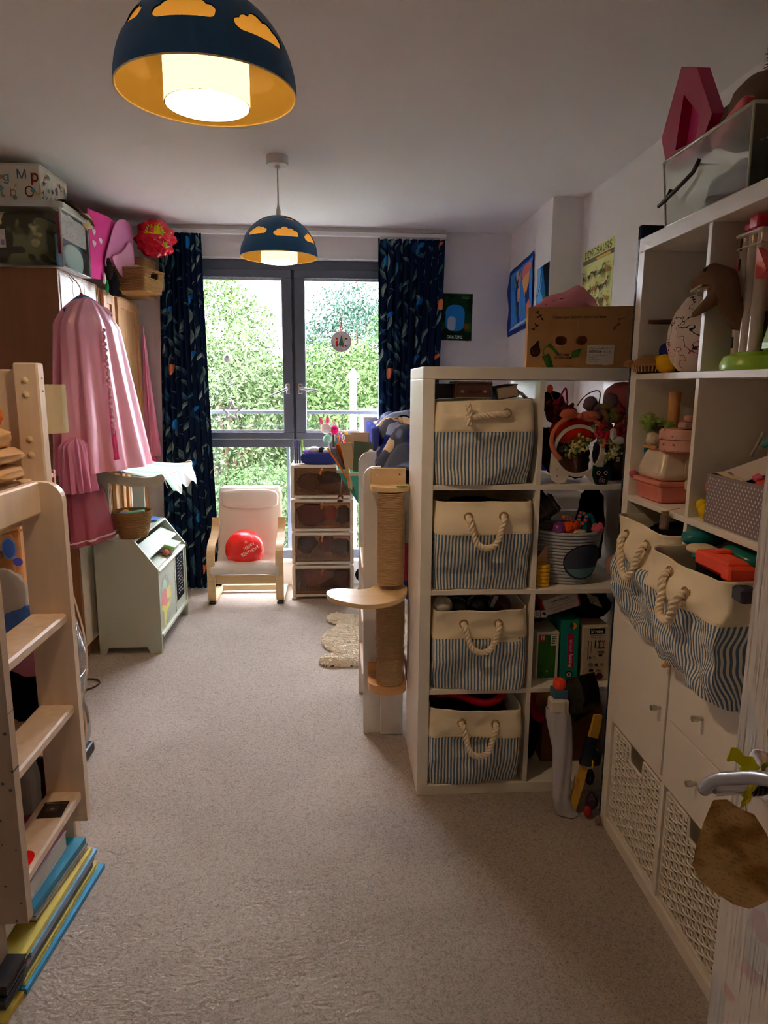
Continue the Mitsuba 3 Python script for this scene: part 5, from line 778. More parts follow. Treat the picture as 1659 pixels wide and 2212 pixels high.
scene[HP] = mikit.ply(C([lathe([(0, 0), (.026, 0), (.026, .007), (.022, .009), (0, .009)], 32).apply_transform(fr((DXp-.0003, hy, hz), (0, 0, 1), (0, 1, 0)))]), 'chrome', 40); labels[HP] = {'label': 'round chrome rose with lever'}
part('door_1__handle', 'neck', tube([[DXp-.006, hy, hz-.010], [DXp-.060, hy, hz-.012]], .0100, 16), 'chrome', 40); part('door_1__handle', 'collar', C([tube([[DXp-.010-.005*i, hy, hz-.010], [DXp-.013-.005*i, hy, hz-.010]], .0130, 16) for i in range(3)]), G(20, 20, 22, .2), 40)
part('door_1__handle', 'lever', tube(spline([[DXp-.056, hy+.004, hz-.008], [DXp-.066, hy+.002, hz-.016], [DXp-.069, hy-.012, hz+.0], [DXp-.066, hy-.040, hz+.022], [DXp-.062, hy-.075, hz+.044], [DXp-.058, hy-.115, hz+.060]], 30), .0066, 12), M('pewter', S(176, 174, 178), .35, .8), True)
rb2 = thing('yellow_ribbon', 'yellow green ribbon knotted round the door handle', 'ribbon'); wv2 = lambda a, w, seed: grid(np.array([[np.asarray(p) + np.asarray(w)*(s-.5) + [.001*math.sin(9*s+i), 0, .002*math.sin(5*s+i*.7)] for s in np.linspace(0, 1, 5)] for i, p in enumerate(spline(a, 16))]), .0014)
part(rb2, 'tail', wv2([[DXp-.020, hy-.012, hz+.012], [DXp-.036, hy-.010, hz+.024], [DXp-.050, hy-.008, hz+.030]], [.004, 0, .013], 1), D(214, 204, 40), True); part(rb2, 'loop', tube(spline([[DXp-.022, hy+.011, hz], [DXp-.022, hy, hz+.013], [DXp-.022, hy-.013, hz+.004], [DXp-.024, hy-.008, hz-.014], [DXp-.026, hy-.004, hz-.022]], 24), .0032, 8), D(206, 196, 40), True); part(rb2, 'tail', wv2([[DXp-.024, hy-.008, hz-.006], [DXp-.027, hy-.012, hz-.022], [DXp-.030, hy-.010, hz-.030]], [.008, 0, .002], 2), D(214, 204, 44), True)
tg = thing('paper_tag', 'brown tea-stained paper tag with faint writing hanging from the door handle', 'tag'); TG = fr((DXp-.044, hy-.022, hz-.098), (.80, -.58, 0), (0, 0, 1))
gp_ = Polygon([(-.020, .074), (-.010, .078), (.003, .072), (.014, .071), (.026, .055), (.036, .030), (.038, .006), (.033, -.016), (.020, -.030), (.006, -.031), (-.014, -.024), (-.026, -.017), (-.033, -.004), (-.031, .02), (-.026, .05)]).buffer(.003)
M('tea_paper', proc(lambda p, n, uv: mix(S(206, 160, 98), S(132, 78, 34), smoothstep(.3, .72, fbm(p.x*30+3, p.y*30, p.z*34+2, 3)) * .85)*(1 - .25*smoothstep(.6, .75, noise(p.x*400, p.y*400, p.z*400))), 1e-3)); part(tg, 'card', mv(prism(gp_, .0009), M4=TG), 'tea_paper')
wr = [(unary_union([sbox(x0+.0035*i, y_, x0+.0035*i+gd.uniform(.001, .003), y_+.0011) for i in range(n_)]), (96, 58, 30)) for y_, x0, n_ in [(.05, -.012, 9), (.042, -.016, 12), (.034, -.018, 13), (.026, -.020, 14), (.018, -.022, 15), (.010, -.024, 15), (.002, -.024, 15), (-.006, -.022, 13), (-.014, -.012, 9)]]
decal(tg, 'writing', TG@np.array([[1, 0, 0, 0], [0, 1, 0, 0], [0, 0, -1, 0], [0, 0, 0, 1.]])@rot('z', 18), [(p.intersection(gp_.buffer(-.004)), c) for p, c in wr], .0003); part(tg, 'string', tube([[DXp-.026, hy-.004, hz-.022], [DXp-.032, hy-.02, hz-.03]], .0008, 5), D(190, 176, 26))
for i, (y, z, it, n) in enumerate([(.640, 1.135, [(rrect(-.008, -.010, .008, .012, .003), (26, 34, 34)), (sbox(-.006, .006, .008, .013), (206, 90, 44))], 'dark sticker with an orange stripe near the top of the door edge'), (.641, 1.085, [(Polygon([(-.009, -.006), (-.004, .008), (.009, .010), (.009, -.008), (.0, -.012)]), (40, 26, 26)), (Polygon([(-.002, .003), (.009, .011), (.009, -.002)]), (186, 60, 40))], 'red and black sticker in the middle of the door edge'), (.641, 1.043, [(unary_union([ell(.007, .007, 14, 0, .004), ell(.006, .007, 14, .002, -.004)]).buffer(.002), (224, 216, 206)), (unary_union([ell(.007, .007, 14, 0, .004), ell(.006, .007, 14, .002, -.004)]), (186, 120, 88))], 'small brown animal sticker above the door handle'), (.646, .978, [(Polygon([(-.010, .0), (.0, .012), (.010, .003), (.0, -.007)]), (206, 204, 204)), (Polygon([(-.008, -.002), (.004, .006), (.002, -.006)]), (70, 110, 170))], 'blue and white sticker under the door handle')]):
    s = thing('sticker', n, 'sticker', 'stickers on the open door'); decal(s, 'print', fr((DXp-.0004, y, z), (0, -1, 0), (0, 0, 1)), it, .0002)
# ---------------------------------------------------------------- armchair and balloon
ca = thing('child_armchair', 'small bentwood birch armchair with an off white cushion before the window', 'armchair')
SP = spline([(4.71, .022), (4.55, .022), (4.42, .022)], 8).tolist() + spline([(4.40, .022), (4.37, .032), (4.354, .075), (4.350, .18), (4.351, .29), (4.362, .345), (4.40, .382), (4.48, .410), (4.55, .445), (4.585, .50), (4.592, .53)], 40).tolist()
MX = lambda x: np.array([[0, 0, 1., x], [1., 0, 0, 0], [0, 1., 0, 0], [0, 0, 0, 1]])
for x in (-.855, -.418):
    part(ca, 'side_frame', strip(SP, .050, .018, MX(x)), 'birch', 30); part(ca, 'foot', bx(x+.004, x+.046, 4.352, 4.385, .0005, .014, .003), 'black')
part(ca, 'cross_rail', bx(-.805, -.418, 4.362, 4.378, .135, .190, .004), 'birch'); part(ca, 'cross_rail', bx(-.805, -.418, 4.62, 4.636, .014, .052, .004), 'birch')
for x in (-.800, -.452): part(ca, 'seat_strip', strip(spline([(4.375, .205), (4.47, .190), (4.58, .185), (4.66, .225), (4.705, .36), (4.735, .53), (4.755, .675)], 30).tolist(), .030, .016, MX(x)), 'birch', 30)
CP = spline([(4.352, .200), (4.350, .226), (4.38, .243), (4.46, .222), (4.57, .212), (4.635, .250), (4.672, .37), (4.705, .53), (4.728, .665), (4.745, .700), (4.765, .69)], 46); nx = 26; U = np.linspace(-1, 1, nx)
P = np.zeros((46, nx, 3))
for i, (y, z) in enumerate(CP):
    s = i/45; hw = .205 + .012*(1-s) - (.03*max(0, (s-.93)/.07)**2)
    P[i, :, 0] = -.612 + hw*U; e = (1-np.abs(U)**6); P[i, :, 1] = y - (.012*e if s > .4 else 0) + .005*(meshkit.fbm(np.column_stack([U*4, np.full(nx, s*9), U*0]), 3)-.5); P[i, :, 2] = z + (.012*e if s < .45 else 0) + .008*(meshkit.fbm(np.column_stack([U*4+9, np.full(nx, s*9), U*0]), 3)-.5)
M('cotton', S(226, 218, 208)); part(ca, 'cushion', grid(P, .026), 'cotton', True); part(ca, 'piping', tube(np.vstack([P[6:44, 0], P[44], P[43:6:-1, -1]])+[0, -.002, 0], .0035, 6), 'cotton', True)
HR = fr((-.612, 4.684, .640), (1, 0, 0), (0, .17, 1)); part(ca, 'headrest', mv(blob((0, 0, 0), (.190, .066, .026), .04, 2, 3, 4, power=.5), M4=HR), 'cotton', True)
bl = thing('balloon', 'red balloon with white birthday lettering resting on the armchair', 'balloon'); bc = np.array([-.628, 4.478, .338]); br_ = .127
m = trimesh.creation.icosphere(4, br_); v = m.vertices; v[:, 2] = np.maximum(v[:, 2], -.094 + .004*np.abs(v[:, 0])*0); part(bl, 'skin', TM(v + bc, m.faces), G(236, 32, 26, .28), True)
def onball(v):
    a, e = v[:, 0]/br_ + .42, v[:, 1]/br_ + .16; r = br_ + .0006 + v[:, 2]
    return np.column_stack([r*np.sin(a)*np.cos(e), -r*np.cos(a)*np.cos(e), r*np.sin(e)])
gb = np.random.default_rng(2); decal(bl, 'lettering', np.array([[1, 0, 0, bc[0]], [0, 1, 0, bc[1]], [0, 0, 1, bc[2]], [0, 0, 0, 1.]]), [(txt('HAPPY', .021, 0, .016, True, 22, True, .9), (250, 214, 206)), (txt('BIRTHDAY', .021, .006, -.016, True, 22, True, .9), (250, 214, 206)), (unary_union([ell(.0013, .0013, 6, gb.uniform(-.06, .06), gb.uniform(-.06, .06)) for _ in range(46)]), (250, 190, 184))], .0002, bend=onball)

# ---------------------------------------------------------------- drawer tower
scene['milky_plastic'] = {'type': 'principledthin', 'base_color': rgb(S(150, 122, 92)), 'roughness': .5, 'diff_trans': .7, 'eta': 1.3}
dt = thing('drawer_tower', 'cream plastic tower of four smoky fronted storage drawers by the window', 'drawers'); X0, X1, Yf, Yb = -.318, .088, 4.440, 4.745
zs = [(.018, .228), (.240, .452), (.464, .672), (.684, .898)]
for i, (z0, z1) in enumerate(zs):
    part(dt, 'box', C([bx(X0, X0+.022, Yf, Yb, z0, z1, .003), bx(X1-.022, X1, Yf, Yb, z0, z1, .003), bx(X0+.022, X1-.022, Yf, Yb, z0, z0+.016, .002), bx(X0+.022, X1-.022, Yf, Yb, z1-.018, z1, .002), ]), G(222, 212, 198, .35), label='cream moulded box'); part(dt, 'back', bx(X0+.022, X1-.022, Yb-.003, Yb, z0+.016, z1-.018), 'milky_plastic')
    a0, a1, b0, b1 = X0+.024, X1-.024, z0+.018, z1-.020
    d = part(dt, 'drawer_front', grid(np.array([[[a0, Yf+.010, b0], [a1, Yf+.010, b0]], [[a0, Yf+.010, b1], [a1, Yf+.010, b1]]])), 'smoke_plastic', label='ribbed smoky see-through front')
    part(dt + '__drawer_front' + ('' if i == 0 else f'_{i:03d}'), 'rib', C([bx(q-.0013, q+.0013, Yf+.006, Yf+.0095, b0+.018, b1-.016) for q in np.linspace(a0+.02, a1-.02, 44)]), G(78, 54, 36, .25), kind='stuff')
    part(d, 'frame', C([bx(a0, a1, Yf+.004, Yf+.012, b0, b0+.005), bx(a0, a1, Yf+.004, Yf+.012, b1-.005, b1), bx(a0, a0+.005, Yf+.004, Yf+.012, b0, b1), bx(a1-.005, a1, Yf+.004, Yf+.012, b0, b1)]), G(92, 66, 46, .25))
    xm = (a0+a1)/2; part(d, 'pull_tab', mv(bx(-.007, .007, -.002, 0, -.040, 0, .001), M4=fr((xm-.004, Yf+.002, b1-.003), (1, 0, .0), (0, .99, .12)) @ rot('y', 12 if i == 3 else 4)), D(176, 104, 52), label='orange brown pull tab'); part(d, 'stud', ball((xm, Yf-.001, b1-.006), .0055, 1), 'trim_white')
for i, (x, z, r, c, n) in enumerate([(-.20, .775, (.08, .07, .06), (120, 76, 56), 'brown clothing low in the top drawer of the tower'), (-.07, .80, (.09, .07, .045), (40, 38, 40), 'dark clothing in the top drawer of the tower'), (-.05, .745, (.11, .07, .04), (150, 100, 70), 'tan clothing at the bottom of the top drawer'), (-.19, .555, (.10, .08, .075), (150, 46, 50), 'red clothing in the second drawer of the tower'), (-.06, .56, (.05, .07, .05), (214, 74, 50), 'orange clothing in the second drawer of the tower'), (.02, .55, (.06, .07, .06), (90, 56, 56), 'dark mauve clothing in the second drawer'),
        (-.22, .35, (.07, .07, .065), (44, 36, 40), 'dark clothing at the left of the third drawer'), (-.09, .36, (.05, .07, .065), (160, 50, 66), 'pink red clothing in the third drawer'), (-.16, .31, (.06, .06, .035), (150, 130, 70), 'ochre clothing low in the third drawer'), (.0, .33, (.08, .07, .055), (70, 60, 52), 'grey brown clothing in the third drawer'), (-.16, .125, (.11, .08, .070), (196, 116, 76), 'peach clothing in the bottom drawer'), (.01, .11, (.07, .08, .065), (120, 40, 44), 'crimson clothing in the bottom drawer'), (-.06, .085, (.12, .07, .04), (60, 34, 32), 'dark clothing at the bottom of the bottom drawer')]):
    single('folded_clothing', n, 'clothing', blob((x, 4.56, z), r, .2, 2.5, 120+i), D(*c), True, group='clothes in the drawer tower')
for x in (X0-.006, X1-.024):
    for y in (Yf+.0, Yb-.04): part(dt, 'foot', rbx(x, x+.03, y-.008, y+.03, .0005, .0175, .007), G(226, 222, 214))
part(dt, 'side_clip', bx(X0-.008, X0-.0005, 4.50, 4.53, .05, .09, .003), G(232, 230, 226)); part(dt, 'side_clip', bx(X0-.008, X0-.0005, 4.50, 4.53, .28, .32, .003), G(232, 230, 226))
zt = .8985
single('paper_sheet', 'sheets of paper lying on the drawer tower', 'paper', C([mv(bx(-.10, .10, -.09, .09, 0, .001), M4=rot('z', 6), x=-.17, y=4.58, z=zt), mv(bx(-.09, .10, -.08, .09, .0012, .0022), M4=rot('z', -14), x=-.03, y=4.57, z=zt)]), D(226, 206, 176))
mk = thing('marker_box', 'clear upright box of purple markers on the drawer tower', 'marker box'); part(mk, 'case', C([bx(-.302, -.235, 4.50, 4.502, zt+.003, zt+.178), bx(-.302, -.300, 4.502, 4.53, zt+.003, zt+.178), bx(-.237, -.235, 4.502, 4.53, zt+.003, zt+.178)]), 'tub_plastic')
for i in range(4): part(mk, 'marker', tube([[-.291+.0155*i, 4.515, zt+.004], [-.291+.0155*i, 4.515, zt+.155]], .0068, 10), G(*[(70, 60, 110), (60, 50, 84), (84, 76, 130), (150, 190, 60)][i], .35))
pcs = thing('pencil_case', 'navy cloth pencil case on the front of the drawer tower', 'pencil case'); part(pcs, 'body', blob((-.135, 4.49, zt+.038), (.118, .035, .040), .05, 2.5, 3, 4, power=.6), D(40, 48, 104), True); part(pcs, 'zip', tube([[-.235, 4.475, zt+.070], [-.14, 4.468, zt+.0765], [-.04, 4.475, zt+.072]], .002, 5), D(120, 130, 170))
pp_ = thing('penguin_toy', 'small white, black and lilac soft toy lying on the navy pencil case', 'plush toy'); part(pp_, 'body', blob((-.165, 4.52, zt+.092), (.045, .03, .022), .06, 2, 2), D(226, 224, 226), True); part(pp_, 'head', blob((-.118, 4.51, zt+.090), (.022, .025, .020), .05, 2, 3), D(34, 34, 44), True); part(pp_, 'belly', blob((-.092, 4.505, zt+.086), (.030, .022, .015), .05, 2, 5), D(226, 218, 212), True); part(pp_, 'flower', blob((-.215, 4.505, zt+.080), (.024, .016, .016), .15, 3, 4), D(160, 130, 206), True)
cpc = np.array([-.030, 4.575, zt]); cu = thing('pencil_cup', 'teal cup crammed with pens and pencils on the drawer tower', 'pencil cup'); part(cu, 'cup', lathe([(0, .0), (.062, 0), (.068, .085), (.066, .085), (.060, .004), (0, .004)], 32, cpc), G(30, 128, 150, .35), 40)
gp = np.random.default_rng(12); pens = [(196, 40, 50), (40, 50, 110), (214, 120, 40), (30, 30, 36), (120, 40, 60), (90, 150, 160), (230, 210, 190), (60, 90, 60), (180, 60, 120), (140, 90, 50), (210, 60, 40), (80, 60, 130)]
for i in range(34):
    a, r = gp.uniform(0, 2*PI), gp.uniform(.005, .052); b0 = cpc + [r*.7*math.cos(a), r*.7*math.sin(a), .006]; d = np.array([math.cos(a)*r*7, math.sin(a)*r*4, 1.]); d /= np.linalg.norm(d); L = gp.uniform(.14, .20)
    k = thing('pencil', 'coloured pencil or pen standing in the teal cup', 'pencil', 'pencils in the teal cup'); part(k, 'barrel', tube([b0, b0+d*L], .0042, 6), G(*pens[i % 12], .4)); part(k, 'tip', tube([b0+d*L, b0+d*(L+.014)], [.0042, .0008], 6), D(*((222, 190, 150) if i % 3 else pens[(i+5) % 12])))
def pomtop(name, label, c, r, col, stick, extra=None):
    k = thing(name, label, 'novelty pen'); part(k, 'pompom', blob(c, (r, r*.9, r), .06, 4, 3), D(*col), True); part(k, 'barrel', tube([cpc+stick, np.array(c)-[0, 0, r*.8]], .004, 6), G(220, 224, 200)); return k
bn = pomtop('bunny_pen', 'fluffy white bunny topped pen with pink ears sticking out of the cup', (-.088, 4.545, 1.128), .036, (236, 216, 212), [-.02, -.01, .02])
for sx, t in ((-.026, -24), (.004, 4)): part(bn, 'ear', mv(blob((0, 0, .028), (.012, .007, .030), .03, 2, 2), M4=rot('y', t), x=-.088+sx*.6+(-.006 if sx < 0 else .004), y=4.545, z=1.150), D(240, 120, 152), True)
part(bn, 'face', C([ball((-.096, 4.513, 1.130), .003, 1), ball((-.074, 4.513, 1.130), .003, 1)]), 'black', kind='stuff')
pomtop('fruit_pen', 'bright pink pompom pen right of the bunny pen', (-.034, 4.55, 1.118), .027, (226, 40, 110), [0, -.01, .02]); pomtop('pompom_pen', 'mint green pompom pen in front of the bunny pen', (-.078, 4.50, 1.062), .030, (150, 206, 184), [-.01, -.03, .02]); pomtop('chick_pen', 'small yellow topped pen at the right of the cup', (.040, 4.57, 1.098), .013, (226, 196, 100), [.02, 0, .02])
# ---------------------------------------------------------------- things hanging on the panes
sa = thing('star_decoration', 'white wire star hanging from a suction lamp on the left pane', 'star'); ang = [PI/2 + i*PI/5 for i in range(10)]; so = [(.080 if i % 2 == 0 else .038) for i in range(10)]
st_ = Polygon([(so[i]*math.cos(ang[i]), so[i]*math.sin(ang[i])) for i in range(10)]); part(sa, 'star_outline', mv(prism(st_.difference(st_.buffer(-.013, join_style=2)), .006), M4=fr((-.745, 4.874, 1.222), (1, 0, 0), (0, 0, 1))), G(236, 238, 240, .4))
part(sa, 'cord', tube([[-.745, 4.872, 1.30], [-.750, 4.872, 1.44], [-.758, 4.874, 1.565]], .0012, 5), D(226, 226, 226)); part(sa, 'suction_cup', lathe([(0, -.012), (.012, -.014), (.030, -.026), (.033, -.024), (.022, -.004), (.010, .006), (0, .006)], 24).apply_transform(fr((-.762, 4.868, 1.590), (1, 0, 0), (0, .3, 1)) ), G(214, 208, 186, .4), 40)
on = thing('christmas_ornament', 'round christmas plaque on a red ribbon hanging on the right pane', 'ornament'); OT = fr((.014, 4.862, 1.700), (1, 0, 0), (0, 0, 1))
part(on, 'disc', mv(prism(ell(.066, .066, 40), .008), M4=OT), G(214, 208, 202, .5)); part(on, 'rim', tube([[.014+.067*math.cos(a), 4.854, 1.700+.067*math.sin(a)] for a in np.arange(48)*2*PI/48], .0045, 7, closed=True), G(198, 194, 190), True)
nut = lambda x, c: [(sbox(x-.009, -.028, x+.009, .004), c), (sbox(x-.008, -.034, x-.002, -.024), (40, 34, 40)), (sbox(x+.002, -.034, x+.008, -.024), (40, 34, 40)), (sbox(x-.007, .004, x+.007, .014), (222, 184, 160)), (sbox(x-.008, .014, x+.008, .024), (150, 30, 40))]
decal(on, 'picture', OT@np.array([[1, 0, 0, 0], [0, 1, 0, 0], [0, 0, 1, .0082], [0, 0, 0, 1.]]), [(Polygon([(-.018, -.022), (.018, -.022), (0, .044)]), (56, 96, 60)), (sbox(-.003, -.030, .003, -.022), (96, 66, 40))] + nut(-.030, (176, 40, 40)) + nut(.034, (226, 222, 216)) + [(sbox(-.012, -.034, -.002, -.024), (70, 140, 160)), (sbox(.003, -.034, .014, -.022), (196, 60, 60)), (unary_union([ell(.0018, .0018, 8, x, y) for x, y in ((-.006, -.012), (.005, -.006), (-.002, .008), (.003, .018), (0, .044))]), (226, 190, 90))])
part(on, 'ribbon', tube([[.008, 4.858, 1.766], [.012, 4.866, 1.81], [.014, 4.872, 1.872], [.018, 4.866, 1.81], [.020, 4.858, 1.766]], .0028, 6), D(206, 70, 44), True); part(on, 'suction_hook', lathe([(0, -.006), (.014, -.006), (.018, .004), (.006, .010), (0, .012)], 20).apply_transform(fr((.014, 4.874, 1.880), (1, 0, 0), (0, 0, 1))), 'clear_plastic', 40)

# ---------------------------------------------------------------- white bed, cat post, rug
wb = thing('white_bed', 'white high sleeper bed with its ladder behind the low cube shelf', 'bed')
def stringer(par, x0, x1, y0, y1, z0, z1, r, mat, name='ladder_side'):
    p = Polygon([(x0, z0), (x1, z0), (x1, z1)] + [(x0 + r - r*math.sin(a), z1 - r + r*math.cos(a)) for a in np.linspace(0, PI/2, 8)])
    return part(par, name, prism(p, y1-y0, np.array([[1, 0, 0, 0], [0, 0, -1., y1], [0, 1., 0, 0], [0, 0, 0, 1]])), mat)
part(wb, 'post', bx(.158, .250, 2.600, 2.645, .0005, 1.09, .004), 'white_wood'); stringer(wb, .090, .157, 2.622, 2.645, .0005, 1.10, .045, 'white_wood'); stringer(wb, .082, .160, 3.00, 3.022, .0005, 1.12, .05, 'white_wood')
for z in (.675, .45, .225): part(wb, 'rung', bx(.086, .175, 2.6455, 2.9995, z, z+.024, .004), 'pine_z')
part(wb, 'post', bx(.158, .25, 4.60, 4.645, .0005, 1.2, .004), 'white_wood'); part(wb, 'post', bx(.99, 1.08, 2.60, 2.645, .0005, 1.2, .004), 'white_wood')
part(wb, 'guard_rail', bx(.128, .150, 3.03, 4.59, 1.005, 1.125, .006), 'white_wood'); part(wb, 'side_rail', bx(.17, .20, 2.65, 4.59, .82, .94, .004), 'white_wood'); part(wb, 'end_rail', bx(.252, .985, 2.61, 2.635, .80, .93, .004), 'white_wood'); part(wb, 'mattress', rbx(.205, .985, 2.66, 4.58, .86, .99, .03), 'cotton', 40)
M('bedding', proc(lambda p, n, uv: mix(mix(mix(S(30, 42, 104), S(74, 80, 96), smoothstep(.48, .56, fbm(p.x*5+1, p.y*5, p.z*5, 2))), S(128, 140, 170), smoothstep(.60, .66, noise(p.x*9+5, p.y*9, p.z*9))), mix(S(206, 176, 130), S(206, 206, 214), cell_rand(dr.floor(p.x*7), dr.floor(p.y*7))), smoothstep(.70, .735, noise(p.x*13, p.y*13+8, p.z*13)))))
u, v = np.meshgrid(np.linspace(.165, .97, 60), np.linspace(2.70, 4.55, 110)); q = np.stack([u*3.2, v*3.2, u*0], -1)
zz = 1.03 + .22*meshkit.fbm(q, 3, 4)*np.clip((u-.15)/.10, 0, 1)*np.clip((v-2.68)/.12, .2, 1) + .03*np.sin(9*u+14*meshkit.fbm(q*1.4, 3, 9)*2) + .02*np.sin(26*v+9*u)*meshkit.noise(q*1.5, 2)
du_ = thing('duvet', 'rumpled navy patterned duvet heaped on the white bed', 'duvet'); part(du_, 'cloth', grid(np.stack([u, v, zz], -1), .02), 'bedding', True)
single('pillow', 'blue patterned pillow at the window end of the white bed', 'pillow', C([blob((.42, 4.35, 1.12), (.24, .17, .085), .10, 2.5, 3, 4, power=.7)]), 'bedding', True)
bp2 = thing('bed_bumper', 'lavender blue padded board standing inside the white guard rail', 'bed bumper'); part(bp2, 'pad', rbx(.155, .192, 3.36, 4.05, 1.03, 1.205, .014), D(70, 80, 150), 40)
og = thing('pocket_organiser', 'teal fabric pocket organiser hung on the white bed rail', 'organiser')
part(og, 'back_panel', bx(.112, .126, 3.05, 3.50, .84, 1.06, .004), D(84, 178, 160)); part(og, 'pocket', hull(bx(.045, .110, 3.06, 3.26, 1.015, 1.02), bx(.095, .111, 3.07, 3.25, .835, .84)), D(84, 178, 160)); part(og, 'pocket', hull(bx(-.012, .100, 3.28, 3.49, 1.000, 1.005), bx(.085, .111, 3.30, 3.48, .845, .85)), D(76, 168, 150))
part(og, 'trim_band', C([bx(.043, .112, 3.055, 3.062, 1.008, 1.022), bx(.041, .046, 3.062, 3.262, 1.008, 1.022)]), D(232, 214, 190)); part(og, 'trim_band', C([bx(-.016, -.010, 3.28, 3.49, .992, 1.006), bx(-.012, .10, 3.275, 3.281, .992, 1.006)]), D(200, 226, 214))
part(og, 'strap', C([tube([[.127, y, 1.04], [.127, y, 1.127], [.152, y, 1.13], [.155, y, 1.06]], .0035, 6) for y in (3.10,)]), 'black'); part(og, 'strap', C([tube([[.127, y, 1.04], [.127, y, 1.127], [.152, y, 1.13], [.155, y, 1.06]], .0035, 6) for y in (3.45,)]), 'black')
for i, (x, y, tl, z1, th, c, n) in enumerate([(.060, 3.10, 2, 1.16, .006, (92, 106, 86), 'olive green book nearest in the teal organiser'), (.068, 3.15, -3, 1.20, .010, (214, 190, 164), 'cream papers standing tall in the teal organiser'), (.046, 3.19, -6, 1.19, .008, (206, 184, 150), 'beige folder in the teal organiser'), (.030, 3.22, -10, 1.15, .008, (196, 170, 130), 'tan craft folder in the teal organiser'), (.020, 3.33, -16, 1.14, .006, (214, 96, 40), 'orange card in the teal organiser'), (-.005, 3.38, -20, 1.12, .010, (96, 90, 96), 'grey craft box leaning out of the teal organiser'), (.03, 3.42, -8, 1.17, .006, (186, 170, 120), 'mustard paper at the back of the teal organiser')]):
    single('paper_folder', n, 'papers', mv(C([bx(-th/2, th/2, -.05, .05, 0, z1-.93), bx(-th*.8, th*.8, -.045, .03, .005, (z1-.93)*.86)]), M4=rot('y', tl)@rot('z', 58-9*i), x=x+.040, y=y, z=.925), D(*c))
for i in range(5): single('craft_stick', ['orange lolly stick in the teal organiser', 'wooden craft stick slanting out of the teal organiser', 'yellow craft stick beside the orange one', 'dark red pencil slanting out of the teal organiser', 'white paper straw above the teal organiser'][i], 'stick', mv(bx(-.004, .004, -.001, .001, 0, .20), M4=rot('y', -34+16*i)@rot('x', 8*i-14), x=.05+.012*i, y=3.24+.04*i, z=.95), D(*[(226, 120, 40), (206, 170, 110), (226, 190, 80), (120, 40, 40), (226, 222, 214)][i]))
kr = thing('key_charm', 'small brown haired doll charm dangling from the teal organiser', 'charm'); part(kr, 'hair', blob((.002, 3.19, .890), (.013, .010, .013), .05, 2, 2), D(70, 40, 28), True); part(kr, 'face', blob((.002, 3.182, .886), (.009, .006, .008), .03, 2, 2, 2), D(226, 186, 160), True); part(kr, 'dress', blob((.0, 3.19, .872), (.014, .008, .006), .2, 3, 2, 2), D(60, 36, 30), True); part(kr, 'chain', tube([[.002, 3.19, .902], [.006, 3.19, .945], [.008, 3.20, .985]], .0016, 5), 'steel')
# cat scratching post fixed to the bed post
ct_ = thing('cat_post', 'tall sisal wrapped cat scratching post with birch ledges on the white bed', 'cat scratching post'); pcx, pcy = .189, 2.515; bb_ = 'birch'
part(ct_, 'back_plate', bx(.116, .250, 2.585, 2.599, 1.030, 1.098, .002), bb_); part(ct_, 'ledge', mv(prism(unary_union([ell(.072, .055, 40).intersection(sbox(-1, -1, 1, 0)), sbox(-.072, 0, .072, .045)]), .018), x=.186, y=2.535, z=1.020), bb_); part(ct_, 'screw', ball((.139, 2.585, 1.072), .004, 1), 'trim_white'); part(ct_, 'screw', ball((.226, 2.585, 1.074), .003, 1), 'black')
def sisal(z0, z1, r, n): return tube([[pcx+r*math.cos(a), pcy+r*math.sin(a), z0+(z1-z0)*a/(2*PI*n)] for a in np.linspace(0, 2*PI*n, n*22)], (z1-z0)/n*.56, 5)
M('sisal', proc(lambda p, n, uv: mix(S(164, 130, 92), S(196, 164, 124), noise(p.x*190, p.y*190, p.z*420)))); part(ct_, 'sisal_wrap', sisal(.668, 1.016, .0475, 58), 'sisal', True); 
g2 = np.random.default_rng(6); fz = [sisal(.27, .632, .047, 52)]
for _ in range(700):
    a, z = g2.uniform(PI*.9, 2*PI*1.05), g2.uniform(.38, .62) if g2.random() < .8 else g2.uniform(.29, .38); e = np.array([pcx+.049*math.cos(a), pcy+.049*math.sin(a), z]); fz.append(tube([e, e+np.array([math.cos(a)*.006, math.sin(a)*.006, -.006]), e+np.array([math.cos(a)*.004+g2.normal(0, .003), math.sin(a)*.004, -.022])], [.0008, .0007, .0003], 3, cap=False))
part(ct_, 'sisal_wrap', C(fz), 'sisal', True, 'frayed lower sisal')
pl_ = Polygon(spline([(-.050, 2.445), (-.040, 2.500), (.02, 2.512), (.075, 2.500), (.110, 2.515), (.145, 2.565), (.20, 2.578), (.245, 2.55), (.249, 2.48), (.215, 2.38), (.155, 2.325), (.09, 2.312), (.02, 2.345), (-.03, 2.395)], 90, closed=True)); part(ct_, 'platform', prism(pl_, .016, np.array([[1, 0, 0, 0], [0, 1, 0, 0], [0, 0, 1, .634], [0, 0, 0, 1.]])), bb_, label='wide petal shaped birch platform')
part(ct_, 'ledge', mv(prism(unary_union([ell(.074, .060, 40).intersection(sbox(-1, -1, 1, 0)), sbox(-.074, 0, .074, .060)]), .034), x=.180, y=2.525, z=.236), M('birch_dark', wood(S(190, 138, 84), S(214, 164, 106), .9, 0), .35)); part(ct_, 'back_plate', bx(.106, .16, 2.586, 2.599, .27, .318, .002), 'birch_dark')
single('felt_leaf', 'green felt leaf lying on the top ledge of the cat post', 'leaf', mv(prism(ell(.020, .010, 20), .003), x=.228, y=2.50, z=1.0385), D(84, 120, 40)); single('hair_ribbon', 'pink and grey ribbon hanging behind the foot of the cat post', 'ribbon', tube(spline([[.240, 2.61, .36], [.254, 2.59, .33], [.262, 2.58, .29], [.256, 2.58, .25], [.244, 2.60, .235]], 24), .006, 8), D(176, 110, 120), True)
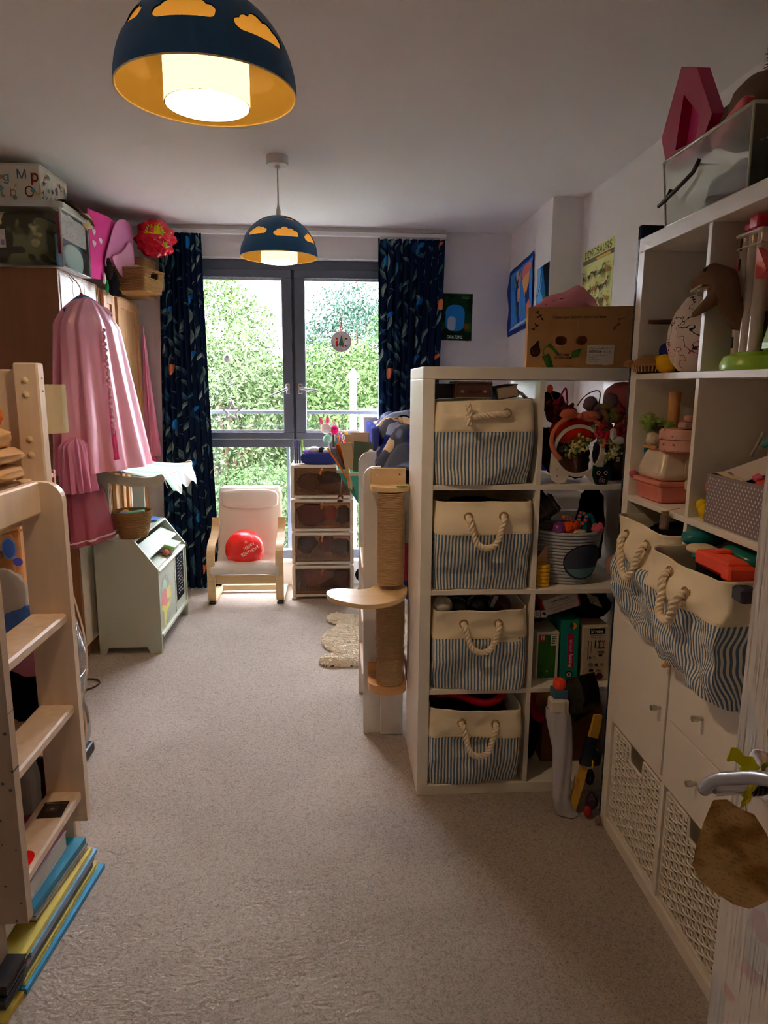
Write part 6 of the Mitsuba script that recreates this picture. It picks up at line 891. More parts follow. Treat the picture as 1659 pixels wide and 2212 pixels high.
# sheepskin
sk = thing('sheepskin_rug', 'cream sheepskin rug on the carpet under the white bed', 'rug'); out = Polygon(spline([(-.105, 3.325), (-.02, 3.30), (.10, 3.30), (.25, 3.32), (.40, 3.33), (.44, 3.5), (.42, 3.75), (.43, 4.0), (.36, 4.08), (.2, 4.02), (.05, 4.06), (-.06, 4.07), (-.085, 3.98), (-.02, 3.90), (-.06, 3.80), (-.105, 3.66), (-.07, 3.52), (-.03, 3.44), (-.09, 3.40)], 160, closed=True))
xs_, ys_ = np.meshgrid(np.linspace(-.13, .47, 130), np.linspace(3.27, 4.10, 180)); from shapely import contains_xy, distance, points
ins = contains_xy(out, xs_, ys_); dd = distance(points(xs_, ys_), out.exterior)*np.where(ins, 1, -1); hh = .030*np.clip(dd/.03, 0, 1)**.5*(.55+.75*meshkit.fbm(np.stack([xs_*9+ys_*3, ys_*26, xs_*0], -1), 3)) + .010*meshkit.noise(np.stack([xs_*40, ys_*70, xs_*0], -1))*(dd > 0)
gm = grid(np.stack([xs_, ys_, hh+.002], -1)); keep = (dd.ravel()[gm.faces] > -.003).all(1); part(sk, 'fleece', TM(gm.vertices, gm.faces[keep]), M('fleece', S(242, 234, 214)), True)
g3 = np.random.default_rng(8); tf = []; ico1 = trimesh.creation.icosphere(1, 1); ico1.apply_scale([.0125, .0055, .0050])
ok = np.argwhere((dd > .002) & (xs_ < .12)); 
for i, j in ok[g3.choice(len(ok), 2600)]:
    e = np.array([xs_[i, j], ys_[i, j], hh[i, j]-.004]); d = np.array([g3.normal(0, .5)-.2, -1+g3.normal(0, .4), .5]); d /= np.linalg.norm(d); tf.append(mv(ico1, M4=fr(e+[0, 0, .004], d, [g3.normal(), g3.normal(), 0.])))
part(sk, 'tufts', C(tf), 'fleece', True, kind='stuff')
for i, (x, y, z, c, n) in enumerate([(.13, 4.3, .20, (24, 26, 32), 'black toy under the white bed beside the tower'), (.14, 4.25, .10, (150, 130, 40), 'mustard toy under the white bed'), (.15, 4.3, .04, (40, 44, 52), 'dark toy on the floor under the white bed'), (.30, 3.1, .78, (40, 50, 96), 'navy bag hanging under the white bed'), (.30, 3.0, .62, (130, 36, 46), 'red cloth under the white bed'), (.31, 3.05, .52, (34, 40, 86), 'navy cloth low under the white bed')]): single('under_bed_item', n, 'clutter', blob((x, y, z+.005), (.035, .04, .04 if i < 3 else .09), .2, 3, 140+i), D(*c), True)
# ---------------------------------------------------------------- wardrobes
WF = -1.300
w1 = thing('wardrobe', 'tall brown wardrobe with cream doors, its plain side toward the camera', 'wardrobe')
part(w1, 'side_panel', bx(XL+.01, WF, 3.420, 3.440, .0005, 1.928, .001), 'brown_wood'); part(w1, 'side_panel', bx(XL+.01, WF, 3.945, 3.962, .0005, 1.928, .001), 'brown_wood'); part(w1, 'top_panel', bx(XL+.01, WF, 3.4405, 3.9445, 1.905, 1.928), 'brown_wood'); part(w1, 'back_panel', bx(XL+.01, XL+.02, 3.4405, 3.9445, .001, 1.905), 'brown_wood'); part(w1, 'plinth', bx(XL+.03, WF-.02, 3.4405, 3.9445, .001, .07), 'brown_wood')
for y0, y1 in ((3.452, 3.604), (3.607, 3.762), (3.765, 3.935)): part(w1, 'door', bx(WF-.018, WF+.0, y0, y1, .075, 1.918, .0015), G(226, 220, 204, .45), label='cream door')
w2 = thing('wardrobe', 'second wardrobe with oak shaker doors beside the curtain', 'wardrobe')
part(w2, 'carcass', C([bx(XL+.01, WF, 3.972, 3.990, .0005, 1.918), bx(XL+.01, WF, 4.66, 4.68, .0005, 1.918), bx(XL+.01, WF, 3.99, 4.66, 1.898, 1.918), bx(XL+.01, WF, 3.99, 4.66, .001, .07), bx(XL+.01, XL+.02, 3.99, 4.66, .07, 1.898), bx(WF-.02, WF-.002, 4.185, 4.225, .07, 1.898)]), 'oak_z')
def shaker(y0, y1, x, ang=0.):
    f = 0.055; M_ = rot('z', ang, [x, y1, 0]); d = part(w2, 'door', mv(C([bx(x, x+.020, y0, y0+f, .075, 1.90, .001), bx(x, x+.020, y1-f, y1, .075, 1.90, .001), bx(x, x+.020, y0+f, y1-f, 1.90-f, 1.90, .001), bx(x, x+.020, y0+f, y1-f, .075, .075+f, .001)]), M4=M_), 'oak_z')
    part(d, 'panel', mv(bx(x+.004, x+.010, y0+f, y1-f, .13, 1.845), M4=M_), 'oak_z'); return d
shaker(3.995, 4.180, WF); shaker(4.232, 4.655, WF, 0)
# on top of the wardrobes
zw = 1.929
tb = thing('storage_tub', 'large see-through tub of camouflage cloth on top of the brown wardrobe', 'tub'); tx0, tx1, ty0, ty1, tz1 = -1.78, -1.252, 3.385, 3.735, 2.185
M('camo', proc(lambda p, n, uv: mix(mix(mix(S(132, 128, 92), S(70, 66, 50), smoothstep(.44, .52, fbm(p.x*11, p.z*11, 1., 3))), S(206, 196, 152), smoothstep(.58, .64, fbm(p.x*13+4, p.z*13, 3., 3))), S(70, 60, 58), smoothstep(.62, .68, fbm(p.x*9+8, p.z*15, 6., 2)))))
q4 = lambda a, b, z0, z1: grid(np.array([[[*a, z0], [*b, z0]], [[*a, z1], [*b, z1]]])); part(tb, 'wall', C([q4((tx0, ty0), (tx1, ty0), zw, tz1), q4((tx1, ty0), (tx1, ty1), zw, tz1), q4((tx0, ty1), (tx1, ty1), zw, tz1), q4((tx0, ty0), (tx0, ty1), zw, tz1)]), 'tub_plastic')
part(tb, 'rim', mv(prism(rrect(tx0-.012, ty0-.012, tx1+.012, ty1+.012, .03).difference(rrect(tx0+.004, ty0+.004, tx1-.004, ty1-.004, .025)), .026), z=tz1), G(206, 206, 200, .3)); part(tb, 'base', bx(tx0, tx1, ty0, ty1, zw, zw+.006), G(170, 176, 176, .3)); part(tb, 'corner', C([tube([[tx1-.002, y, zw], [tx1-.002, y, tz1]], .004, 6) for y in (ty0,)]), G(206, 210, 210, .2)); part(tb, 'corner', C([tube([[tx1-.002, y, zw], [tx1-.002, y, tz1]], .004, 6) for y in (ty1,)]), G(206, 210, 210, .2))
single('camouflage_cloth', 'camouflage patterned clothing packed in the see-through tub', 'clothing', mv(blob((0, 0, 0), (.205, .155, .118), .1, 2.5, 4, 4, power=.45), x=-1.545, y=3.56, z=zw+.130), 'camo', True); 
sp_ = thing('speckled_paper', 'white speckled paper at the end of the see-through tub', 'paper'); part(sp_, 'sheet', bx(-1.268, -1.263, 3.40, 3.725, zw+.135, zw+.245), D(206, 204, 202)); decal(sp_, 'speckle', fr((-1.2628, 3.40, zw+.135), (0, 1, 0), (0, 0, 1)), [(unary_union([ell(.0028, .0022, 6, gd.uniform(.01, .31), gd.uniform(.005, .105)) for _ in range(170)]), (120, 112, 112))]); part(sp_, 'red_edge', bx(-1.275, -1.262, 3.388, 3.402, zw+.06, zw+.24), D(112, 40, 50))
single('blue_bag', 'pale blue plastic bag at the bottom of the see-through tub', 'bag', C([blob((-1.278, 3.575, zw+.062), (.016, .12, .065), .08, 2.5, 5, power=.8)]), D(198, 222, 218), True); single('blue_card', 'slate blue card behind the pale blue bag', 'card', bx(-1.290, -1.283, 3.40, 3.725, zw+.01, zw+.145), D(96, 118, 140))
lbl = thing('tub_label', 'printed paper label on the front of the see-through tub', 'label'); decal(lbl, 'print', fr((-1.545, ty0-.001, zw+.10), (1, 0, 0), (0, 0, 1)), [(sbox(-.10, -.02, .045, .06), (190, 186, 180)), (sbox(-.10, -.02, .005, .045), (16, 18, 26)), (sbox(-.10, .0, .0, .022), (50, 150, 200)), (sbox(.0, -.012, .018, .014), (90, 90, 100)), (sbox(.022, -.014, .042, .034), (206, 200, 196)), (sbox(.025, -.010, .039, .014), (140, 120, 150))])
lb = thing('letter_box', 'cream gift box printed with coloured letters near the ceiling on the tub', 'box'); bx0, bx1, by0, by1, bz0, bz1 = -1.80, -1.338, 3.405, 3.725, tz1+.0265, 2.368
part(lb, 'carton', bx(bx0, bx1, by0, by1, bz0, bz1, .003), D(206, 200, 182)); part(lb, 'lid', C([bx(bx0-.003, bx1+.003, by0-.003, by1+.003, bz1-.002, bz1+.003)]), D(206, 200, 182))
def letters(w, h, s, seed):
    gq = np.random.default_rng(seed); it = []; cols = [(120, 42, 36), (110, 140, 130), (190, 170, 70), (150, 160, 60), (90, 84, 110), (90, 140, 150), (170, 120, 90)]
    for (x, y, ch, hh, b_) in s: it.append((txt(ch, hh, x, y, b_), cols[gq.integers(7)]))
    for _ in range(9): it.append((ell(.010, .010, 14, gq.uniform(.01, w-.01), gq.uniform(.01, h-.01)), cols[gq.integers(7)]))
    return [(m, c) for m, c in it]
decal(lb, 'front_print', fr((bx0, by0-.0005, bz0), (1, 0, 0), (0, 0, 1)), letters(.46, .15, [(.10, .085, 'g', .034, True), (.14, .03, 'f', .05, False), (.185, .085, 'm', .05, False), (.23, .04, 'n', .034, True), (.28, .02, 't', .05, True), (.30, .085, 'g', .036, True), (.325, .02, 'b', .04, False), (.36, .095, 'M', .04, False), (.39, .02, 'O', .045, False), (.42, .085, 'p', .046, True), (.435, .03, 'J', .04, True), (.05, .05, 'h', .05, True), (.25, .105, 'n', .03, False), (.345, .055, 'x', .026, False)], 3))
decal(lb, 'side_print', fr((bx1+.0005, by0, bz0), (0, 1, 0), (0, 0, 1)), letters(.32, .15, [(.005, .02, 'd', .034, True), (.045, .01, 'k', .036, True), (.04, .09, 'c', .04, False), (.095, .02, 'o', .03, False), (.125, .095, 'i', .03, False), (.15, .02, 'L', .036, True), (.165, .075, 'e', .04, True), (.20, .03, 'a', .04, True), (.225, .09, 'F', .036, True), (.26, .02, 'n', .036, True), (.27, .085, 'g', .036, True), (.105, .055, 'y', .036, False)], 5))
single('felt_roll', 'dark brown felt lying over the rim of the see-through tub', 'cloth', grid(np.array([[[-1.32+.012*j, 3.50+.034*i, tz1+.045+.015*math.sin(PI*j/8)-.012*i/3+.010*math.sin(i*1.4)-.02*(j/8)**2] for j in range(9)] for i in range(8)]), .008), D(70, 60, 48), True); single('brown_paper_bag', 'cream paper bag crumpled at the end of the tub rim', 'bag', blob((-1.255, 3.73, tz1+.018), (.024, .06, .035), .25, 3, 9), D(186, 168, 128), True)
def yzprism(pts, x, th, m=None): return mv(prism(pts if hasattr(pts, 'geom_type') else Polygon(pts), th), M4=np.array([[0, 0, 1., x], [1., 0, 0, 0], [0, 1., 0, 0], [0, 0, 0, 1]]))
pkc = thing('pink_board', 'bright pink board with three white hearts leaning on the wardrobe top', 'board'); part(pkc, 'board', yzprism([(3.752, 2.268), (4.06, 2.300), (4.215, 2.296), (4.03, 2.10), (3.93, 1.952), (3.742, 1.932)], -1.258, .006), D(206, 70, 134)); heart = unary_union([Point(-.010, .006).buffer(.012), Point(.010, .006).buffer(.012), Polygon([(-.0205, .001), (.0205, .001), (0, -.022)])])
for y, z in ((3.818, 2.172), (3.812, 2.112), (3.915, 2.145)): part(pkc, 'heart', yzprism(affinity.translate(affinity.scale(heart, 1.25, .85), y, z), -1.2515, .0015), D(216, 206, 208))
part(pkc, 'white_corner', yzprism([(3.735, 2.235), (3.79, 2.215), (3.81, 2.190), (3.772, 2.178), (3.738, 2.20)], -1.2518, .004), D(214, 208, 200))
fw = thing('fairy_wings', 'pale pink gauze fairy wings hanging over the wardrobe edge', 'fairy wings'); w_ = lambda pts: Polygon(spline(pts, 50, closed=True))
up_, lo_ = w_([(3.93, 2.03), (4.02, 2.16), (4.16, 2.29), (4.33, 2.338), (4.46, 2.315), (4.46, 2.24), (4.30, 2.14), (4.10, 2.06)]), w_([(4.02, 2.07), (4.20, 2.14), (4.40, 2.215), (4.43, 2.12), (4.36, 2.03), (4.25, 2.005), (4.12, 2.02)]); scene['gauze_pink'] = {'type': 'twosided', 'bsdf': {'type': 'diffuse', 'reflectance': rgb(S(206, 128, 166))}}
for i, (p, x, c) in enumerate(((up_, -1.240, 'gauze_pink'), (lo_, -1.228, D(222, 158, 182)))):
    part(fw, 'gauze', yzprism(p, x, .002), c); part(fw, 'wire', tube([[x+.002, a, b_] for a, b_ in list(p.exterior.coords)[::1]], .0035, 6), D(214, 140, 172), True)
rbg = thing('red_bag', 'crumpled red plastic bag printed with a yellow flower by the left curtain', 'plastic bag'); rc_ = (-1.115, 4.520, 2.278); part(rbg, 'film', blob(rc_, (.115, .10, .108), .34, 3.0, 17, 4), G(196, 26, 40, .18), 25)
def onbag(v):
    gm = labels; d = np.column_stack([v[:, 0]/.115, -np.sqrt(np.clip(1-(v[:, 0]/.115)**2-(v[:, 1]/.108)**2, .05, 1)), v[:, 1]/.108]); s = 1 + .34*(meshkit.fbm(d/np.linalg.norm(d, axis=1, keepdims=True)*3.0 + 20 + 17*7.3, 3, 17) - .5)*2
    return d*s[:, None]*[.115, .10, .108]*1.012 + np.asarray(rc_)
pet = unary_union([affinity.rotate(ell(.007, .034, 14, 0, .030), a, origin=(0, 0)) for a in range(-80, 81, 16)])
decal(rbg, 'flower_print', np.eye(4), [(dense(affinity.translate(pet, .012, .010)), (206, 186, 30)), (dense(Polygon(LineString([(.05, .035), (.07, .0), (.068, -.045)]).buffer(.010).exterior.coords)), (176, 170, 50)), (dense(ell(.016, .012, 14, .078, .02)), (160, 110, 40))], .0006, bend=onbag)
for nm, lab, c0_, sz, tl in (('wicker_basket', 'brown wicker basket with a handle hole on the wardrobe corner', (-1.195, 4.30, 1.929), (.26, .25, .135), -14), ('wicker_basket', 'second wicker basket behind the first under the red bag', (-1.27, 4.55, 1.929), (.22, .2, .235), -6)):
    k = thing(nm, lab, 'basket', 'wicker baskets on the wardrobe'); M_ = fr(c0_, (math.cos(math.radians(tl)), math.sin(math.radians(tl)), 0), (-math.sin(math.radians(tl)), math.cos(math.radians(tl)), 0)); a, b_, h_ = sz[0]/2, sz[1]/2, sz[2]; ms = []
    nl = int(h_/.0072)
    for i in range(nl):
        z = .004+.0072*i; e = .86+.14*i/nl; amp = .0025*(1 if i % 2 else -1); p = [(q.x, q.y) for q in [rrect(-a*e, -b_*e, a*e, b_*e, .012).exterior.interpolate(t_i/90, normalized=True) for t_i in range(90)]]; ctr = np.array(p); nrm = ctr/np.linalg.norm(ctr, axis=1, keepdims=True); pts3 = np.column_stack([ctr + nrm*(amp*np.cos(np.arange(90)*PI/2))[:, None], np.full(90, z)])
        if 'corner' in lab and h_*.58 < z < h_*.86:
            cut = (pts3[:, 0] > a*.6) & (abs(pts3[:, 1]) < .036) ; idx = np.where(~cut)[0]; br = np.where(np.diff(idx) > 1)[0]
            if len(br): pts3 = np.vstack([pts3[idx[br[0]+1:]], pts3[idx[:br[0]+1]]]); ms.append(tube(pts3, .0043, 5)); continue
        ms.append(tube(pts3, .0043, 5, closed=True))
    part(k, 'weave', mv(C(ms), M4=M_), M('wicker', S(140, 106, 66)) if 'wicker' not in scene else 'wicker', True, kind='stuff'); part(k, 'base', mv(bx(-a*.86, a*.86, -b_*.86, b_*.86, 0, .006), M4=M_), 'wicker'); part(k, 'lining', mv(C([bx(-a*.84, -a*.83, -b_*.83, b_*.83, .006, h_*.9), bx(-a*.83, a*.84, b_*.83, b_*.84, .006, h_*.9)]), M4=M_), D(60, 44, 30))
single('white_box', 'white box lid lying on the wicker basket behind the wings', 'box', mv(bx(-.05, .05, -.03, .03, 0, .03, .003), M4=rot('z', -12)@rot('y', 8), x=-1.215, y=4.42, z=2.075), D(222, 216, 208))
rs = thing('fabric_rose', 'dark fabric rose with green leaves dangling beside the wardrobe door', 'artificial flower'); part(rs, 'bloom', blob((-1.238, 3.985, 2.015), (.016, .045, .055), .2, 3, 5), D(36, 30, 24), True); part(rs, 'leaf', C([blob((-1.238, 3.93, 1.92), (.008, .02, .035), .1, 2, 3, 2)]), D(30, 110, 60), True); part(rs, 'leaf', blob((-1.242, 3.91, 1.955), (.008, .018, .03), .1, 2, 4, 2), D(214, 214, 206), True)
single('soft_toy', 'black plush foot with a grey sole hanging from the wardrobe top', 'plush toy', C([blob((-1.248, 4.06, 1.955), (.03, .06, .07), .12, 2.5, 6), blob((-1.235, 4.10, 1.905), (.02, .035, .02), .08, 2, 7)]), D(22, 22, 26), True)
# dress and other clothes
def fluted(c0_, c1_, ax, h0, h1, d0, d1, nfl, seed, n=50, m=140, amp=(.02, .07)):
    gq = np.random.default_rng(seed); ph = gq.uniform(0, 6, 4); P = np.zeros((n, m, 3)); ax = np.asarray(ax, float)/np.linalg.norm(ax); bx_ = np.array([-ax[1], ax[0], 0])
    for i in range(n):
        s = i/(n-1); c = np.asarray(c0_)*(1-s) + np.asarray(c1_)*s; k = min(1, s/.16)**.5; w = (h0*k)*(1-s) + h1*s; d = d0*(.4+.6*k)*(1-s)+d1*s
        for j in range(m):
            a = j/m*2*PI; f = 1 + (amp[0] + amp[1]*s)*(math.sin(nfl*a+ph[0]+1.2*s) + .6*math.sin((nfl*1.7)//1*a+ph[1]-s))
            P[i, j] = c + ax*w*math.cos(a)*f + bx_*d*math.sin(a)*f
    return grid(P, .002, wrap=True)
M('pink_satin', S(226, 150, 170), .28, spec=.8, sheen=.5)
ds = thing('pink_dress', 'shiny pale pink princess dress on a hanger on the wardrobe door', 'dress'); part(ds, 'gown', fluted((-1.185, 3.425, 1.80), (-1.172, 3.515, .985), (.42, .91, 0), .172, .29, .055, .10, 11, 4, amp=(.03, .085)), 'pink_satin', True); part(ds, 'opening', fluted((-1.130, 3.44, 1.72), (-1.098, 3.44, 1.04), (.42, .91, 0), .008, .02, .006, .010, 5, 6, 40, 60, (.1, .2)), D(196, 70, 116), True); part(ds, 'lace_trim', tube([[-1.105+.006*math.sin(i*1.7)+.02*i/60, 3.415+.008*math.sin(i*2.3), 1.66-.5*i/60] for i in range(60)], .006, 5), D(222, 180, 190), True)
part(ds, 'lining', fluted((-1.225, 3.275, 1.16), (-1.222, 3.29, .905), (.42, .91, 0), .08, .085, .04, .05, 12, 9, 24, 120, (.06, .16)), D(206, 130, 156), True, 'pale tulle frill'); part(ds, 'neckline', fluted((-1.165, 3.50, 1.775), (-1.15, 3.505, 1.735), (.42, .91, 0), .07, .075, .028, .03, 14, 3, 8, 90, (.05, .1)), D(220, 160, 178), True)
hg = thing('coat_hanger', 'dark blue coat hanger with a wire hook holding the pink dress', 'hanger'); part(hg, 'hook', tube(spline([[-1.20, 3.43, 1.80], [-1.205, 3.428, 1.85], [-1.235, 3.40, 1.895], [-1.262, 3.43, 1.915], [-1.262, 3.47, 1.895], [-1.25, 3.478, 1.875]], 30), .0022, 6), 'steel', True); part(hg, 'arm', tube(spline([[-1.245, 3.31, 1.725], [-1.215, 3.385, 1.782], [-1.197, 3.432, 1.803], [-1.172, 3.50, 1.790], [-1.130, 3.575, 1.752]], 30), [.011]*30, 8), G(36, 52, 104, .3), True); part(hg, 'knob', ball((-1.200, 3.430, 1.815), .008, 2), D(170, 70, 50), True)
sk2 = thing('velvet_skirt', 'dusky pink velvet skirt with a silver hem hanging below the dress', 'skirt'); part(sk2, 'cloth', fluted((-1.24, 3.42, .93), (-1.225, 3.43, .635), (.30, .95, 0), .13, .165, .035, .05, 7, 12, 30, 120, (.03, .07)), M('velvet', S(150, 64, 78), .7, sheen=.8), True); part(sk2, 'hem', fluted((-1.2255, 3.43, .665), (-1.2250, 3.43, .655), (.30, .95, 0), .170, .171, .053, .054, 7, 12, 4, 120, (.03, .10)), D(214, 190, 190), True)
tt = thing('tulle_scarf', 'long pink tulle scarf hanging at the end of the wardrobes', 'scarf'); part(tt, 'tulle', fluted((-1.272, 4.712, 1.78), (-1.262, 4.725, .93), (1, .2, 0), .006, .045, .010, .022, 6, 15, 50, 80, (.1, .22)), D(222, 140, 160), True); part(tt, 'tip', blob((-1.27, 4.71, .905), (.045, .02, .03), .2, 3, 4), D(214, 92, 118), True)

# ---------------------------------------------------------------- play shop
ps = thing('play_shop', 'sage grey wooden play market stall with a mint and white awning', 'play stall'); SA = 'sage'; M('sage', S(176, 184, 166), .5)
side = Polygon([(-1.268, 0), (-1.235, 0), (-1.222, .035), (-1.02, .035), (-1.005, 0), (-.944, 0), (-.944, .456), (-1.058, .610), (-1.262, .622)]); XZ = lambda y: np.array([[1, 0, 0, 0], [0, 0, -1., y], [0, 1., 0, 0], [0, 0, 0, 1]])
for y in (3.545, 4.175): part(ps, 'side_panel', prism(side, .015, XZ(y)), SA)
for y in (3.5445, 4.1745): part(ps, 'post', bx(-1.240, -1.170, y-.014, y, .6225, .985, .002), SA)
arm = Polygon(spline([(-1.236, .985), (-1.15, .962), (-1.03, .945), (-.93, .948), (-.890, .955), (-.884, .940), (-.892, .915), (-.96, .898), (-1.05, .895), (-1.15, .912), (-1.236, .940)], 80, closed=True))
for y in (3.5295, 4.1905): part(ps, 'roof_arm', prism(arm, .0145, XZ(y)), SA)
part(ps, 'counter', bx(-1.262, -1.055, 3.5455, 4.1595, .602, .614, .001), SA); part(ps, 'shelf', mv(bx(-.05, .05, 3.5455, 4.1595, -.005, .005, .001), M4=rot('y', 28), x=-1.035, z=.535), SA); part(ps, 'shelf', mv(bx(-.055, .055, 3.5455, 4.1595, -.005, .005, .001), M4=rot('y', 16), x=-.992, z=.455), SA); part(ps, 'front_panel', bx(-.965, -.952, 3.5455, 4.1595, .10, .452, .001), SA); part(ps, 'bottom_rail', bx(-.975, -.936, 3.5455, 4.1595, .085, .100, .001), SA); part(ps, 'bottom_panel', bx(-1.25, -.975, 3.5455, 4.1595, .088, .10), SA); part(ps, 'back_panel', bx(-1.262, -1.255, 3.5455, 4.1595, .10, .602), SA)
for y in (3.5295,): 
    for x, z in ((-1.243, .60), (-1.16, .605), (-1.235, .575), (-1.245, .545), (-1.215, .545), (-1.10, .55), (-1.05, .55), (-1.215, .48), (-.995, .475), (-1.21, .30), (-1.01, .285), (-1.208, .12), (-.99, .105), (-1.225, .955), (-1.19, .953), (-.915, .942)): part(ps, 'screw', mv(ball((0, 0, 0), .0034, 1), x=x, y=y if z < .7 else 3.5145, z=z), 'steel')
# awning cloth: mint and white stripes, scalloped drop
nU, nV = 36, 49; xs3 = np.linspace(0, 1, nU); ys3 = np.linspace(3.533, 4.172, nV); P = np.zeros((nU, nV, 3))
for i, s in enumerate(xs3):
    for j, y in enumerate(ys3):
        t = (y-3.533)/(.64); sag = .030*math.sin(PI*t)*math.sin(PI*min(1, s*1.2)) 
        if s < .74: x = -1.226 + .336*(s/.74); z = .976 - .034*math.sin(PI*.5*s/.74) - sag*.7 + .006*math.sin(9*t+6*s)
        else:
            q = (s-.74)/.26; sc = .5+.5*abs(math.sin(t*5*PI)); x = -.890 + .045*q; z = .942 - .094*q*(.55+.45*sc) + .012*math.sin(t*5*PI*2)*q; x += .018*math.sin(t*11)*q
        P[i, j] = (x, y, z)
col = np.array([S(176, 218, 196) if (j//5) % 2 == 0 else S(226, 226, 220) for j in range(nV)]); cc = np.tile(col, (nU, 1)); part(ps, 'awning', grid(P, .0012), 'ink', True, 'mint and white striped awning', color=np.vstack([cc, cc])); part(ps, 'awning_rod', cyl([-.892, 3.533, .942], [-.892, 4.172, .942], .006, 10), 'pine_z'); part(ps, 'tie', tube([[-.885, 3.53, .935], [-.880, 3.528, .905], [-.874, 3.53, .885]], .0022, 5), D(226, 222, 208))
FT = fr((-.9518, 3.56, .11), (0, 1, 0), (0, 0, 1)); gc = np.random.default_rng(4); crv = lambda x0, y0, w, n: unary_union([LineString([(x0+w*i/n, y0+gc.uniform(-.006, .006)), (x0+w*(i+.5)/n, y0+gc.uniform(-.008, .008)), (x0+w*(i+.9)/n, y0+gc.uniform(-.006, .006))]).buffer(.0016) for i in range(n)])
decal(ps, 'chalkboard', FT, [(rrect(.375, .045, .565, .325, .012), (30, 32, 36))] + [(crv(.395+gc.uniform(0, .02), .295-.021*i, gc.uniform(.10, .145), 6), (196, 198, 200)) for i in range(11)]); decal(ps, 'fruit_print', FT, [(ell(.05, .05, 26, .11, .205), (190, 214, 190)), (ell(.062, .062, 28, .095, .145), (222, 150, 146)), (ell(.05, .035, 24, .19, .165), (222, 206, 150)), (LineString([(.05, .115), (.12, .085), (.20, .10), (.235, .14)]).buffer(.017), (214, 206, 120)), (Polygon([(.07, .085), (.13, .075), (.10, .0), (.06, -.0)]), (220, 210, 130)), (LineString([(.03, .20), (.07, .265), (.15, .27), (.2, .22)]).buffer(.002), (150, 160, 150)), (LineString([(.10, .02), (.16, .01), (.2, .05)]).buffer(.002), (150, 160, 150))]); part(ps, 'front_seam', bx(-.9519, -.9512, 3.903, 3.905, .10, .452), 'black')
sb = thing('seagrass_basket', 'round seagrass basket standing on the play stall counter', 'basket'); sc_ = (-1.088, 3.635, .6145); part(sb, 'coil', C([tube([[sc_[0]+(.068+.028*i/13)*math.cos(a), sc_[1]+(.068+.028*i/13)*math.sin(a), sc_[2]+.007+.0098*i+.0014*math.sin(a*26+i*2)] for a in np.arange(104)*2*PI/104], .0062, 6, closed=True) for i in range(14)]), M('seagrass', S(146, 112, 74)), True, kind='stuff'); part(sb, 'base', lathe([(0, 0), (.07, 0), (.07, .006), (0, .006)], 32, sc_), 'seagrass'); part(sb, 'lining', lathe([(.092, .125), (.064, .01), (0, .012)], 32, sc_), D(90, 66, 42), True)
single('mint_packet', 'mint green packet in the seagrass basket', 'packet', mv(rbx(-.05, .05, -.03, .03, -.015, .012, .009), M4=rot('y', -6)@rot('z', 12), x=-1.075, y=3.635, z=sc_[2]+.123), D(150, 214, 176), 40); single('lilac_toy', 'lilac toy food in the seagrass basket', 'toy food', blob((-1.125, 3.61, sc_[2]+.118), (.028, .024, .022), .1, 2, 3), D(170, 170, 206), True); single('orange_toy_food', 'yellow toy food in the seagrass basket', 'toy food', blob((-1.128, 3.652, sc_[2]+.125), (.02, .02, .016), .1, 2, 4), D(226, 180, 90), True)
bpz = thing('plate', 'blue toy plates stacked at the far end of the stall counter', 'plate'); part(bpz, 'dish', lathe([(0, .001), (.05, .001), (.075, .012), (.073, .014), (.048, .004), (0, .004)], 36, (-1.135, 4.06, .6145)), G(96, 150, 206, .3), True); part(bpz, 'inner', lathe([(0, .006), (.04, .006), (.05, .010), (.03, .008), (0, .010)], 30, (-1.135, 4.06, .6145)), G(60, 120, 190, .3), True)
fbx = thing('food_box', 'clear lidded plastic box with purple contents on the lower stall shelf', 'container'); FM = rot('y', 16); part(fbx, 'tray', mv(rbx(-.04, .04, -.075, .075, .0, .040, .008), M4=FM, x=-.988, y=3.93, z=.464), G(206, 212, 220, .2)); part(fbx, 'lid', mv(rbx(-.044, .044, -.08, .08, .040, .050, .004), M4=FM, x=-.988, y=3.93, z=.464), G(214, 226, 214, .2)); part(fbx, 'contents', mv(rbx(-.0405, .036, -.06, .07, .008, .030, .008), M4=FM, x=-.988, y=3.93, z=.464), D(140, 120, 160)); part(fbx, 'clasp', mv(bx(-.046, .046, -.082, -.070, .030, .052, .003), M4=FM, x=-.988, y=3.93, z=.464), G(150, 200, 110)); single('toy_tomato', 'small red and green toy food beside the clear box', 'toy food', blob((-.975, 3.83, .477), (.018, .022, .018), .1, 2, 5), D(206, 120, 96), True)
single('paper_leaflet', 'white leaflet standing behind the far stall post', 'leaflet', bx(-1.262, -1.256, 4.20, 4.235, .55, .80), D(226, 224, 220))

# ---------------------------------------------------------------- pine loft bed on the left
lbd = thing('loft_bed', 'cream pine loft bed with a ladder at the left edge', 'bed'); PM = 'pine_z'
part(lbd, 'post', bx(-.829, -.767, 1.842, 1.882, .0005, 1.456, .004), PM)
for y, z in ((1.842, 1.412), (1.842, 1.376), (1.842, 1.262), (1.842, 1.222)): part(lbd, 'screw_cap', mv(lathe([(0, .004), (.005, .0035), (.0085, .0015), (.009, 0)], 16), M4=fr((-.800, y, z), (1, 0, 0), (0, 0, 1))), G(226, 204, 166, .3), 40)
for z in (1.418, 1.385): part(lbd, 'screw', ball((-.767, 1.866, z), .003, 1), 'steel')
stg = lambda y0, y1: prism(Polygon([(-.792, .235), (-.690, .235), (-.690, 1.085)] + [(-.736 + .046*math.cos(a), 1.118 + .046*math.sin(a)) for a in np.linspace(0, PI/2, 8)] + [(-.792, 1.164)]), y1-y0, XZ(y1))
